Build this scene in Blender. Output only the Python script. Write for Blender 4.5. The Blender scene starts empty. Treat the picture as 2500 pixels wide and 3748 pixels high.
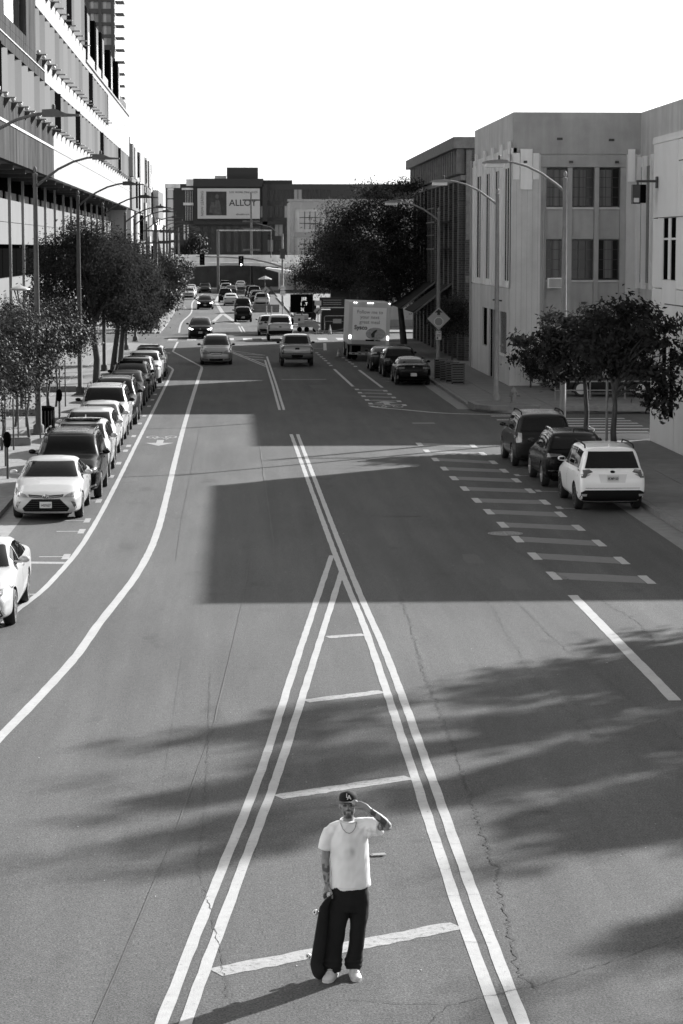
import bpy, bmesh, math, random
import numpy as np
from mathutils import Vector, Matrix
from mathutils.bvhtree import BVHTree

random.seed(7)
rng = np.random.default_rng(7)
scene = bpy.context.scene
COL = scene.collection
rad = math.radians

# ------------------------------------------------------------------ camera
cam = bpy.data.cameras.new('street_camera')
cam_ob = bpy.data.objects.new('street_camera', cam)
COL.objects.link(cam_ob)
PITCH = math.atan(966 / 8500)
YAW = math.atan(400 / 8500 * math.cos(PITCH))
cam_ob.location = (0, 0, 7.0)
cam_ob.rotation_euler = (math.pi / 2 - PITCH, 0, -YAW)
cam.sensor_fit = 'VERTICAL'
cam.sensor_height = 36.0
cam.sensor_width = 24.0
cam.lens = 8500 / 3748 * 36.0
cam.clip_start = 0.5
cam.clip_end = 6000
cam.dof.use_dof = True
cam.dof.focus_distance = 34
cam.dof.aperture_fstop = 9
scene.camera = cam_ob
scene.render.resolution_x = 683
scene.render.resolution_y = 1024

# ------------------------------------------------------------------ sky and sun
SUN_ELEV = math.atan2(10.65, 20.8)
SUN_AZ = math.atan2(15.3, 14.1)            # from +Y towards +X
world = bpy.data.worlds.new('World')
scene.world = world
world.use_nodes = True
nt = world.node_tree
nt.nodes.clear()
sky = nt.nodes.new('ShaderNodeTexSky')
sky.sky_type = 'NISHITA'
sky.sun_disc = False
sky.sun_elevation = SUN_ELEV
sky.sun_rotation = SUN_AZ
sky.air_density = 1.0
sky.dust_density = 1.6
sky.ozone_density = 1.0
bw = nt.nodes.new('ShaderNodeRGBToBW')
bg = nt.nodes.new('ShaderNodeBackground')
bg.inputs['Strength'].default_value = 0.088
wo = nt.nodes.new('ShaderNodeOutputWorld')
nt.links.new(sky.outputs[0], bw.inputs[0])
nt.links.new(bw.outputs[0], bg.inputs['Color'])
nt.links.new(bg.outputs[0], wo.inputs['Surface'])

sun = bpy.data.lights.new('sun', 'SUN')
sun.energy = 4.9
sun.angle = rad(0.7)
sun.color = (1, 1, 1)
sun_ob = bpy.data.objects.new('sun', sun)
COL.objects.link(sun_ob)
sv = Vector((math.sin(SUN_AZ) * math.cos(SUN_ELEV), math.cos(SUN_AZ) * math.cos(SUN_ELEV), math.sin(SUN_ELEV)))
sun_ob.rotation_euler = sv.to_track_quat('Z', 'Y').to_euler()
sun_ob.location = (60, 60, 60)

scene.view_settings.view_transform = 'Standard'
scene.view_settings.look = 'None'
scene.view_settings.gamma = 1
scene.view_settings.exposure = 1.4
scene.view_settings.use_curve_mapping = False

# ------------------------------------------------------------------ materials
MATS = {}
def mat(name, base, rough=0.7, metal=0.0, var=0.0, scale=3.0, detail=6.0, bump=0.0, bscale=None,
        coat=0.0, spec=0.5, trans=0.0, streak=None, emit=0.0, worn=0.0, stretch=(1, 1, 1), var2=0.0, scale2=0.3):
    """grey procedural material; var = relative brightness variation from noise"""
    if name in MATS:
        return MATS[name]
    m = bpy.data.materials.new(name)
    m.use_nodes = True
    t = m.node_tree
    p = t.nodes['Principled BSDF']
    p.inputs['Base Color'].default_value = (base, base, base, 1)
    p.inputs['Roughness'].default_value = rough
    p.inputs['Metallic'].default_value = metal
    p.inputs['Coat Weight'].default_value = coat
    p.inputs['Coat Roughness'].default_value = 0.04
    p.inputs['Specular IOR Level'].default_value = spec
    p.inputs['Transmission Weight'].default_value = trans
    if emit:
        p.inputs['Emission Color'].default_value = (1, 1, 1, 1)
        p.inputs['Emission Strength'].default_value = emit
    tc = t.nodes.new('ShaderNodeTexCoord')
    mp = t.nodes.new('ShaderNodeMapping')
    mp.inputs['Scale'].default_value = stretch
    t.links.new(tc.outputs['Object'], mp.inputs[0])
    def noise(sc, lo, hi, vec):
        n = t.nodes.new('ShaderNodeTexNoise')
        n.inputs['Scale'].default_value = sc
        n.inputs['Detail'].default_value = detail
        n.inputs['Roughness'].default_value = 0.62
        t.links.new(vec, n.inputs['Vector'])
        r = t.nodes.new('ShaderNodeMapRange')
        r.inputs['From Min'].default_value = 0.28
        r.inputs['From Max'].default_value = 0.72
        r.inputs['To Min'].default_value = lo
        r.inputs['To Max'].default_value = hi
        t.links.new(n.outputs['Fac'], r.inputs['Value'])
        return r.outputs[0]
    out = None
    if var:
        out = noise(scale, 1 - var, 1 + var, mp.outputs[0])
    if var2:
        o2 = noise(scale2, 1 - var2, 1 + var2, mp.outputs[0])
        if out is None:
            out = o2
        else:
            mm = t.nodes.new('ShaderNodeMath'); mm.operation = 'MULTIPLY'
            t.links.new(out, mm.inputs[0]); t.links.new(o2, mm.inputs[1]); out = mm.outputs[0]
    if streak:                                     # vertical weather stains; on curtains the painted shade of folds
        m2 = t.nodes.new('ShaderNodeMapping')
        m2.inputs['Scale'].default_value = (streak[0], streak[0], streak[1])
        t.links.new(tc.outputs['Object'], m2.inputs[0])
        o3 = noise(1.0, 1 - streak[2], 1 + streak[2] * 0.6, m2.outputs[0])
        if out is None:
            out = o3
        else:
            mm = t.nodes.new('ShaderNodeMath'); mm.operation = 'MULTIPLY'
            t.links.new(out, mm.inputs[0]); t.links.new(o3, mm.inputs[1]); out = mm.outputs[0]
    if worn:
        n1 = t.nodes.new('ShaderNodeTexNoise'); n1.inputs['Scale'].default_value = 16; n1.inputs['Detail'].default_value = 8; n1.inputs['Roughness'].default_value = 0.75
        t.links.new(tc.outputs['Object'], n1.inputs['Vector'])
        r1 = t.nodes.new('ShaderNodeMapRange'); r1.inputs['From Min'].default_value = 0.60 - worn * 0.2; r1.inputs['From Max'].default_value = 0.66 - worn * 0.2
        r1.inputs['To Min'].default_value = 1.0; r1.inputs['To Max'].default_value = 0.45
        t.links.new(n1.outputs['Fac'], r1.inputs['Value'])
        mm = t.nodes.new('ShaderNodeMath'); mm.operation = 'MULTIPLY'
        t.links.new(out, mm.inputs[0]); t.links.new(r1.outputs[0], mm.inputs[1]); out = mm.outputs[0]
    if out is not None:
        mm = t.nodes.new('ShaderNodeMath'); mm.operation = 'MULTIPLY'
        mm.inputs[1].default_value = base
        t.links.new(out, mm.inputs[0])
        cc = t.nodes.new('ShaderNodeCombineColor')
        for i in range(3):
            t.links.new(mm.outputs[0], cc.inputs[i])
        t.links.new(cc.outputs[0], p.inputs['Base Color'])
    if bump:
        n = t.nodes.new('ShaderNodeTexNoise')
        n.inputs['Scale'].default_value = bscale or scale * 4
        n.inputs['Detail'].default_value = 8
        t.links.new(tc.outputs['Object'], n.inputs['Vector'])
        b = t.nodes.new('ShaderNodeBump')
        b.inputs['Strength'].default_value = bump
        b.inputs['Distance'].default_value = 0.02
        t.links.new(n.outputs['Fac'], b.inputs['Height'])
        t.links.new(b.outputs[0], p.inputs['Normal'])
    MATS[name] = m
    return m

def attr_mat(name, rough=0.6, spec=0.4, bump=0.0, bscale=200):
    """colour from the mesh's own colour attribute (skin, beard, tattoo, painted eye shade, stains)"""
    m = bpy.data.materials.new(name); m.use_nodes = True
    t = m.node_tree; p = t.nodes['Principled BSDF']
    a = t.nodes.new('ShaderNodeAttribute'); a.attribute_name = 'Col'
    t.links.new(a.outputs['Color'], p.inputs['Base Color'])
    p.inputs['Roughness'].default_value = rough
    p.inputs['Specular IOR Level'].default_value = spec
    if bump:
        tc = t.nodes.new('ShaderNodeTexCoord')
        n = t.nodes.new('ShaderNodeTexNoise'); n.inputs['Scale'].default_value = bscale
        t.links.new(tc.outputs['Object'], n.inputs['Vector'])
        b = t.nodes.new('ShaderNodeBump'); b.inputs['Strength'].default_value = bump; b.inputs['Distance'].default_value = 0.004
        t.links.new(n.outputs['Fac'], b.inputs['Height']); t.links.new(b.outputs[0], p.inputs['Normal'])
    return m

def asphalt_mat():
    m = bpy.data.materials.new('asphalt'); m.use_nodes = True
    t = m.node_tree; p = t.nodes['Principled BSDF']
    tc = t.nodes.new('ShaderNodeTexCoord')
    def N(scale, stretch, lo, hi, detail=6, a=0.3, b=0.7, rough=0.6):
        mp = t.nodes.new('ShaderNodeMapping'); mp.inputs['Scale'].default_value = stretch
        t.links.new(tc.outputs['Object'], mp.inputs[0])
        n = t.nodes.new('ShaderNodeTexNoise'); n.inputs['Scale'].default_value = scale
        n.inputs['Detail'].default_value = detail; n.inputs['Roughness'].default_value = rough
        t.links.new(mp.outputs[0], n.inputs['Vector'])
        r = t.nodes.new('ShaderNodeMapRange')
        for k, v in zip(('From Min', 'From Max', 'To Min', 'To Max'), (a, b, lo, hi)):
            r.inputs[k].default_value = v
        t.links.new(n.outputs['Fac'], r.inputs['Value'])
        return r.outputs[0]
    fs = [N(42, (1, 1, 1), 0.30, 1.75, 3, 0.30, 0.70),            # aggregate
          N(9, (1, 1, 1), 0.84, 1.16, 4),
          N(0.7, (1, 0.16, 1), 0.80, 1.17, 5),                     # long worn strips along the lanes
          N(0.12, (1, 0.6, 1), 0.88, 1.1, 3),
          N(2.2, (1, 0.025, 1), 0.88, 1.10, 3)]
    out = fs[0]
    for o in fs[1:]:
        mm = t.nodes.new('ShaderNodeMath'); mm.operation = 'MULTIPLY'
        t.links.new(out, mm.inputs[0]); t.links.new(o, mm.inputs[1]); out = mm.outputs[0]
    # oil spots
    o = N(0.9, (1, 0.5, 1), 1.0, 0.66, 3, 0.62, 0.76)
    mm = t.nodes.new('ShaderNodeMath'); mm.operation = 'MULTIPLY'
    t.links.new(out, mm.inputs[0]); t.links.new(o, mm.inputs[1]); out = mm.outputs[0]
    mm = t.nodes.new('ShaderNodeMath'); mm.operation = 'MULTIPLY'; mm.inputs[1].default_value = 0.063
    t.links.new(out, mm.inputs[0])
    cc = t.nodes.new('ShaderNodeCombineColor')
    for i in range(3):
        t.links.new(mm.outputs[0], cc.inputs[i])
    t.links.new(cc.outputs[0], p.inputs['Base Color'])
    p.inputs['Roughness'].default_value = 0.88
    p.inputs['Specular IOR Level'].default_value = 0.25
    n = t.nodes.new('ShaderNodeTexNoise'); n.inputs['Scale'].default_value = 70; n.inputs['Detail'].default_value = 3
    t.links.new(tc.outputs['Object'], n.inputs['Vector'])
    b = t.nodes.new('ShaderNodeBump'); b.inputs['Strength'].default_value = 0.55; b.inputs['Distance'].default_value = 0.012
    t.links.new(n.outputs['Fac'], b.inputs['Height']); t.links.new(b.outputs[0], p.inputs['Normal'])
    return m

def leaf_mat(name, base, transl=0.35, rough=0.45, spec=0.0):
    m = bpy.data.materials.new(name); m.use_nodes = True
    t = m.node_tree; p = t.nodes['Principled BSDF']
    oi = t.nodes.new('ShaderNodeNewGeometry')
    r = t.nodes.new('ShaderNodeMapRange')
    r.inputs['To Min'].default_value = base * 0.55; r.inputs['To Max'].default_value = base * 1.5
    t.links.new(oi.outputs['Random Per Island'], r.inputs['Value'])
    cc = t.nodes.new('ShaderNodeCombineColor')
    for i in range(3):
        t.links.new(r.outputs[0], cc.inputs[i])
    t.links.new(cc.outputs[0], p.inputs['Base Color'])
    p.inputs['Roughness'].default_value = rough
    p.inputs['Specular IOR Level'].default_value = spec
    tr = t.nodes.new('ShaderNodeBsdfTranslucent')
    t.links.new(cc.outputs[0], tr.inputs['Color'])
    mx = t.nodes.new('ShaderNodeMixShader'); mx.inputs[0].default_value = transl
    out = t.nodes['Material Output']
    t.links.new(p.outputs[0], mx.inputs[1]); t.links.new(tr.outputs[0], mx.inputs[2])
    t.links.new(mx.outputs[0], out.inputs['Surface'])
    return m

ASPH = asphalt_mat()
PAINT = mat('road_paint', 0.29, 0.6, worn=0.08, var=0.12, scale=9, var2=0.10, scale2=1.2, bump=0.25, bscale=70)
PAINTY = mat('road_paint_worn', 0.24, 0.6, worn=0.35, var=0.2, scale=14, var2=0.12, scale2=1.0, bump=0.25, bscale=70)
GREENP = mat('green_lane_paint', 0.105, 0.75, var=0.15, scale=6, bump=0.3, bscale=60)
PATCH = mat('asphalt_patch', 0.055, 0.9, var=0.2, scale=20, bump=0.4, bscale=60)
CRACK = mat('crack_filler', 0.018, 0.9)
WALK = mat('pavement_concrete', 0.20, 1.0, spec=0.05, var=0.12, scale=2.5, var2=0.12, scale2=0.4, bump=0.2, bscale=40)
KERB = mat('kerb_concrete', 0.15, 0.85, var=0.25, scale=3, bump=0.3, bscale=30)
GUTTER = mat('gutter_concrete', 0.17, 0.85, var=0.2, scale=3, bump=0.2, bscale=30)
DIRT = mat('bare_soil', 0.12, 0.95, var=0.3, scale=4, bump=0.5, bscale=20)
WHITEW = mat('white_wall', 0.31, 1.0, spec=0.0, var=0.04, scale=0.8, streak=(0.5, 0.06, 0.05))
STUCCO = mat('grey_stucco', 0.60, 0.85, var=0.08, scale=1.2, streak=(1.1, 0.10, 0.20), bump=0.15, bscale=30)
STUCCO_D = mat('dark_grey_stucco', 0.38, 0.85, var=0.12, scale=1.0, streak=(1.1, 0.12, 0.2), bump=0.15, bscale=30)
STUCCO_L = mat('light_stucco', 0.84, 0.85, var=0.05, scale=1.2, streak=(1.1, 0.10, 0.18), bump=0.12, bscale=30)
CONC = mat('stained_concrete', 0.07, 1.0, spec=0.0, var=0.12, scale=0.7, streak=(1.3, 0.12, 0.6))
FIN = mat('grey_fin_metal', 0.155, 1.0, spec=0.0, var=0.04, scale=0.6, streak=(2.5, 0.02, 0.06))
BLACK = mat('black_panel', 0.004, 1.0, spec=0.0)
DARK = mat('dark_metal', 0.03, 0.5)
POLE = mat('lamp_pole_steel', 0.07, 0.7, metal=0.0, spec=0.25, var=0.15, scale=3)
POLEL = mat('galvanised_steel', 0.20, 0.7, metal=0.1, spec=0.25, var=0.15, scale=4)
GLASS = mat('dark_window_glass', 0.008, 0.08, spec=0.3)
GLASSB = mat('window_glass', 0.022, 0.12, spec=0.3)
CURTAIN = mat('curtain_cloth', 0.35, 0.9, streak=(9, 0.1, 0.35))  # streaks paint the shade between cloth folds
SIGNW = mat('sign_white', 0.5, 0.5)
SIGNG = mat('sign_grey', 0.30, 0.5, var=0.06, scale=3)
INK = mat('sign_ink', 0.02, 0.6)
BARK = mat('bark', 0.05, 0.9, var=0.4, scale=9, bump=0.6, bscale=25, stretch=(1, 1, 0.25))

def brick_mat():
    m = bpy.data.materials.new('dark_brick'); m.use_nodes = True
    t = m.node_tree; p = t.nodes['Principled BSDF']
    tc = t.nodes.new('ShaderNodeTexCoord')
    sx = t.nodes.new('ShaderNodeSeparateXYZ'); t.links.new(tc.outputs['Object'], sx.inputs[0])
    ad = t.nodes.new('ShaderNodeMath'); ad.operation = 'ADD'
    t.links.new(sx.outputs[0], ad.inputs[0]); t.links.new(sx.outputs[1], ad.inputs[1])
    cx = t.nodes.new('ShaderNodeCombineXYZ')
    t.links.new(ad.outputs[0], cx.inputs[0]); t.links.new(sx.outputs[2], cx.inputs[1])
    b = t.nodes.new('ShaderNodeTexBrick')
    b.inputs['Color1'].default_value = (0.10, 0.10, 0.10, 1)
    b.inputs['Color2'].default_value = (0.055, 0.055, 0.055, 1)
    b.inputs['Mortar'].default_value = (0.16, 0.16, 0.16, 1)
    b.inputs['Scale'].default_value = 1.0
    b.inputs['Brick Width'].default_value = 0.42
    b.inputs['Row Height'].default_value = 0.14
    b.inputs['Mortar Size'].default_value = 0.015
    t.links.new(cx.outputs[0], b.inputs['Vector'])
    n = t.nodes.new('ShaderNodeTexNoise'); n.inputs['Scale'].default_value = 0.6
    t.links.new(tc.outputs['Object'], n.inputs['Vector'])
    mx = t.nodes.new('ShaderNodeMix'); mx.data_type = 'RGBA'; mx.blend_type = 'MULTIPLY'
    mx.inputs[0].default_value = 0.6
    t.links.new(b.outputs['Color'], mx.inputs[6]); t.links.new(n.outputs['Fac'], mx.inputs[7])
    t.links.new(mx.outputs[2], p.inputs['Base Color'])
    p.inputs['Roughness'].default_value = 0.9
    bp = t.nodes.new('ShaderNodeBump'); bp.inputs['Strength'].default_value = 0.5; bp.inputs['Distance'].default_value = 0.02
    t.links.new(b.outputs['Fac'], bp.inputs['Height']); bp.invert = True
    t.links.new(bp.outputs[0], p.inputs['Normal'])
    return m
BRICK = brick_mat()

# ------------------------------------------------------------------ mesh helpers
def tag(o, label=None, cat=None, group=None, kind=None):
    if label: o['label'] = label
    if cat: o['category'] = cat
    if group: o['group'] = group
    if kind: o['kind'] = kind
    return o

def link(name, me, parent=None, m=None):
    o = bpy.data.objects.new(name, me)
    COL.objects.link(o)
    if parent is not None:
        o.parent = parent
    if m is not None and me is not None:
        me.materials.clear()
        for k in (m if isinstance(m, (list, tuple)) else [m]):
            me.materials.append(k)
    return o

def thing(name, label, cat, loc=(0, 0, 0), rotz=0, group=None):
    o = bpy.data.objects.new(name, None)
    COL.objects.link(o)
    o.empty_display_size = 0.2
    o.location = loc
    o.rotation_euler = (0, 0, rotz)
    return tag(o, label, cat, group)

def copy_tree(o, parent=None):
    c = o.copy(); COL.objects.link(c); c.parent = parent
    for ch in list(o.children):
        copy_tree(ch, c)
    return c

class MB:
    def __init__(s):
        s.v = []; s.f = []; s.m = []; s.k = 0
    def add(s, vs, fs):
        b = len(s.v); s.v += [tuple(v) for v in vs]
        for f in fs:
            s.f.append(tuple(b + i for i in f)); s.m.append(s.k)
        return s
    def box(s, x0, x1, y0, y1, z0, z1):
        v = [(x, y, z) for z in (z0, z1) for y in (y0, y1) for x in (x0, x1)]
        return s.add(v, [(0, 2, 3, 1), (4, 5, 7, 6), (0, 1, 5, 4), (2, 6, 7, 3), (0, 4, 6, 2), (1, 3, 7, 5)])
    def obox(s, c, size, rot=None):
        hx, hy, hz = [q / 2 for q in size]
        M = rot if rot is not None else Matrix.Identity(3)
        v = [Vector(c) + M @ Vector((x, y, z)) for z in (-hz, hz) for y in (-hy, hy) for x in (-hx, hx)]
        return s.add(v, [(0, 2, 3, 1), (4, 5, 7, 6), (0, 1, 5, 4), (2, 6, 7, 3), (0, 4, 6, 2), (1, 3, 7, 5)])
    def tube(s, pts, rs, n=8, caps=True, ratio=None):
        pts = [Vector(p) for p in pts]
        if not isinstance(rs, (list, tuple)):
            rs = [rs] * len(pts)
        base = len(s.v); prev = None
        for i, p in enumerate(pts):
            a = pts[max(i - 1, 0)]; b = pts[min(i + 1, len(pts) - 1)]
            d = (b - a).normalized()
            if prev is None:
                ref = Vector((0, 0, 1)) if abs(d.z) < 0.9 else Vector((0, -1, 0))
                u = d.cross(ref).normalized()
            else:
                u = (prev - d * prev.dot(d)).normalized()
            prev = u
            w = d.cross(u)
            r = rs[i]
            ru, rw = (r if isinstance(r, (list, tuple)) else (r, r))
            for k in range(n):
                a_ = 2 * math.pi * k / n
                s.v.append(tuple(p + u * (ru * math.cos(a_)) + w * (rw * math.sin(a_))))
        for i in range(len(pts) - 1):
            for k in range(n):
                k2 = (k + 1) % n
                s.f.append((base + i * n + k, base + i * n + k2, base + (i + 1) * n + k2, base + (i + 1) * n + k)); s.m.append(s.k)
        if caps:
            s.f.append(tuple(base + k for k in range(n))[::-1]); s.m.append(s.k)
            e = base + (len(pts) - 1) * n
            s.f.append(tuple(e + k for k in range(n))); s.m.append(s.k)
        return s
    def lathe(s, prof, n=16, c=(0, 0, 0), axis='z', caps=True):
        base = len(s.v)
        for r, h in prof:
            for k in range(n):
                a = 2 * math.pi * k / n
                x, y = r * math.cos(a), r * math.sin(a)
                q = (x, y, h) if axis == 'z' else ((h, x, y) if axis == 'x' else (x, h, y))
                s.v.append((c[0] + q[0], c[1] + q[1], c[2] + q[2]))
        for i in range(len(prof) - 1):
            for k in range(n):
                k2 = (k + 1) % n
                f = (base + i * n + k, base + i * n + k2, base + (i + 1) * n + k2, base + (i + 1) * n + k)
                s.f.append(f if axis != 'y' else f[::-1]); s.m.append(s.k)
        if caps:
            s.f.append(tuple(base + k for k in range(n))[::-1]); s.m.append(s.k)
            e = base + (len(prof) - 1) * n
            s.f.append(tuple(e + k for k in range(n))); s.m.append(s.k)
        return s
    def prism(s, poly, h0, h1, axis='z'):
        """poly of 2D points extruded; axis z: (x,y)->z, axis x: (y,z)->x, axis y: (x,z)->y"""
        n = len(poly)
        def P(a, b, h):
            return (a, b, h) if axis == 'z' else ((h, a, b) if axis == 'x' else (a, h, b))
        v = [P(a, b, h0) for a, b in poly] + [P(a, b, h1) for a, b in poly]
        fs = [tuple(range(n))[::-1], tuple(range(n, 2 * n))]
        fs += [(i, (i + 1) % n, n + (i + 1) % n, n + i) for i in range(n)]
        return s.add(v, fs)
    def sphere(s, c, r, n=12, m=8, sq=(1, 1, 1)):
        prof = [(r * math.sin(math.pi * i / m) + 1e-5, -r * math.cos(math.pi * i / m)) for i in range(m + 1)]
        b = len(s.v)
        s.lathe(prof, n, (0, 0, 0))
        for i in range(b, len(s.v)):
            x, y, z = s.v[i]
            s.v[i] = (c[0] + x * sq[0], c[1] + y * sq[1], c[2] + z * sq[2])
        return s
    def mesh(s, name, smooth=False, angle=40, fix=True):
        me = bpy.data.meshes.new(name)
        me.from_pydata(s.v, [], s.f)
        me.polygons.foreach_set('material_index', s.m)
        if fix:
            bm = bmesh.new(); bm.from_mesh(me)
            bmesh.ops.recalc_face_normals(bm, faces=bm.faces)
            bm.to_mesh(me); bm.free()
        if smooth:
            me.polygons.foreach_set('use_smooth', [True] * len(me.polygons))
            me.set_sharp_from_angle(angle=rad(angle))
        me.update()
        return me
    def build(s, name, m, parent=None, smooth=False, angle=40):
        return link(name, s.mesh(name, smooth, angle), parent, m)

def part_box(name, m, parent, x0, x1, y0, y1, z0, z1):
    return MB().box(x0, x1, y0, y1, z0, z1).build(name, m, parent)

def eval_mesh(o, name):
    dg = bpy.context.evaluated_depsgraph_get()
    dg.update()
    me = bpy.data.meshes.new_from_object(o.evaluated_get(dg), depsgraph=dg)
    me.name = name
    return me

def text_mesh(body, size, extrude=0.003, align='CENTER', space=1.0, bold=0.0, line=1.0):
    cu = bpy.data.curves.new('lettering', 'FONT')
    cu.body = body; cu.size = size; cu.extrude = extrude
    cu.align_x = align; cu.align_y = 'CENTER'; cu.space_character = space; cu.offset = bold; cu.space_line = line
    cu.resolution_u = 3
    o = bpy.data.objects.new('tmp_text', cu); COL.objects.link(o)
    me = eval_mesh(o, 'lettering')
    bpy.data.objects.remove(o); bpy.data.curves.remove(cu)
    return me

def text(name, body, size, m, parent, loc, rot=(math.pi / 2, 0, 0), **k):
    me = text_mesh(body, size, **k)
    o = link(name, me, parent, m)
    o.location = loc; o.rotation_euler = rot
    return o

def lerp(a, b, t):
    return a + (b - a) * t
def interp(tab, x):
    xs = [p[0] for p in tab]; zs = [p[1] for p in tab]
    return float(np.interp(x, xs, zs))

# ================================================================== the ground, the road and its markings
MB().box(-1500, 1500, -300, 3000, -1.0, -0.06).build('ground', DIRT).__setitem__('kind', 'structure')
road = MB()
nx, ny = 1, 1
road.box(-70, 90, -40, 900, -0.3, 0.0)
road = road.build('road', ASPH); tag(road, kind='structure')

def strip(pts, w, jag=0.006, step=0.35):
    """flat ribbon following pts (x,y) of width w with slightly ragged edges"""
    P = [Vector((a, b)) for a, b in pts]
    q = [P[0]]
    for a, b in zip(P[:-1], P[1:]):
        n = max(1, int((b - a).length / step))
        for i in range(1, n + 1):
            q.append(a + (b - a) * i / n)
    vs = []; fs = []
    for i, p in enumerate(q):
        d = (q[min(i + 1, len(q) - 1)] - q[max(i - 1, 0)]).normalized()
        n = Vector((-d.y, d.x))
        a = p + n * (w / 2 + random.uniform(-jag, jag)); b = p - n * (w / 2 + random.uniform(-jag, jag))
        vs += [(a.x, a.y, 0), (b.x, b.y, 0)]
        if i:
            fs.append((2 * i - 2, 2 * i - 1, 2 * i + 1, 2 * i))
    return vs, fs

def mark(name, pts, w, m=PAINT, z=0.005, jag=0.006, step=0.35):
    vs, fs = strip(pts, w, jag, step)
    me = bpy.data.meshes.new(name); me.from_pydata(vs, [], fs); me.update()
    bm = bmesh.new(); bm.from_mesh(me); bmesh.ops.recalc_face_normals(bm, faces=bm.faces)
    if bm.faces and sum(f.normal.z for f in bm.faces) < 0:
        bmesh.ops.reverse_faces(bm, faces=bm.faces)
    bm.to_mesh(me); bm.free()
    o = link(name, me, road, m); o.location.z = z
    return o

def smooth_path(pts, n=6):
    P = [Vector(p) for p in pts]; out = []
    for i in range(len(P) - 1):
        p0 = P[max(i - 1, 0)]; p1 = P[i]; p2 = P[i + 1]; p3 = P[min(i + 2, len(P) - 1)]
        for k in range(n):
            t = k / n
            out.append(0.5 * ((2 * p1) + (p2 - p0) * t + (2 * p0 - 5 * p1 + 4 * p2 - p3) * t * t + (3 * p1 - p0 - 3 * p2 + p3) * t ** 3))
    out.append(P[-1])
    return [tuple(p) for p in out]

# bike-lane lines on the left
mark('lane_line', smooth_path([(-4.34, 42.9), (-4.23, 44.81), (-3.95, 47.37), (-3.72, 51.37), (-3.59, 55.3), (-3.52, 61.47), (-3.49, 70.42), (-3.48, 81.8), (-3.46, 98.4), (-3.44, 122), (-3.46, 134.6)]), 0.13)
mark('lane_line', [(-3.46, 134.65), (-3.55, 136.3), (-4.2, 142.4)], 0.12)
mark('lane_line', smooth_path([(-6.2, 14), (-4.9, 22), (-3.9, 29), (-3.38, 33.04), (-2.78, 39.06), (-2.55, 42.9), (-2.34, 46), (-2.12, 49.3), (-1.96, 53.4), (-1.89, 58), (-1.89, 65.2), (-1.92, 74.9), (-1.94, 86), (-1.93, 101), (-1.87, 122), (-1.82, 136)]), 0.17)
mark('lane_line', [(-1.82, 136.05), (-1.86, 138.3), (-2.2, 141.4), (-4.08, 158.7)], 0.14)
mark('lane_line', [(-4.08, 158.7), (-4.13, 175.3)], 0.14)
mark('lane_line', smooth_path([(-4.46, 194), (-4.8, 221.6), (-4.5, 255), (-5.2, 308), (-4.5, 360)]), 0.16, step=2)
# double centre lines
mark('centre_line', smooth_path([(2.19, 87.6), (2.33, 52.7), (2.42, 42), (2.39, 30.3), (2.37, 24), (2.4, 20.3), (2.42, 10)]), 0.125)
mark('centre_line', smooth_path([(2.43, 87.6), (2.53, 51.6), (2.63, 39.7), (2.61, 29.6), (2.59, 25), (2.6, 20.3), (2.62, 10)]), 0.125)
mark('centre_line', smooth_path([(2.24, 52.7), (1.05, 39), (0.35, 30.7), (-0.2, 25.3), (-0.69, 20.4), (-1.7, 10)]), 0.12, z=0.006)
mark('centre_line', smooth_path([(2.36, 50.2), (1.3, 38.5), (0.58, 30.6), (0.02, 25.2), (-0.47, 20.4), (-1.48, 10)]), 0.12, z=0.007)
for a, b, w in (((1.68, 41.48), (2.36, 41.73), 0.26), ((1.10, 35.52), (2.35, 36.25), 0.27), ((0.55, 29.2), (2.31, 30.23), 0.28), ((-0.2, 21.96), (2.30, 23.42), 0.29)):
    mark('hatch_bar', [a, b], w, PAINTY, z=0.004, jag=0.02, step=0.12)
mark('centre_line', [(2.02, 146), (2.04, 118.6), (2.02, 100.9)], 0.11)
mark('centre_line', [(2.21, 151), (2.23, 118.6), (2.21, 100.9)], 0.11)
mark('centre_line', [(-0.4, 160), (1.96, 138.2)], 0.09, z=0.0042)
mark('centre_line', [(-0.2, 160), (2.0, 140)], 0.09, z=0.0034)
mark('centre_line', [(-0.2, 160.4), (2.1, 152.8)], 0.10, z=0.0026)
for y in (146, 149.5, 153):
    mark('hatch_bar', [(1.0 - (y - 146) * 0.08, y + 2), (2.0, y)], 0.25, PAINTY)
mark('centre_line', [(-1.94, 366), (-2.16, 304.6), (-1.05, 252.3), (0.07, 225.6), (0.58, 215.2)], 0.42, PAINTY, step=2)
mark('centre_line', [(-1.05, 252), (-1.85, 223.5)], 0.40, PAINTY, step=2, z=0.01)
mark('centre_line', [(-1.75, 223.5), (0.55, 215.2)], 0.35, PAINTY, step=2, z=0.015)
mark('centre_line', [(0.55, 209.5), (0.78, 194.7)], 0.12)
mark('centre_line', [(0.80, 209.5), (1.03, 194.7)], 0.12)
mark('stop_line', [(-1.9, 202.5), (0.1, 203.2)], 0.3, step=0.5)
mark('stop_line', [(-0.2, 169.5), (1.9, 168.6)], 0.3, step=0.5)
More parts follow.
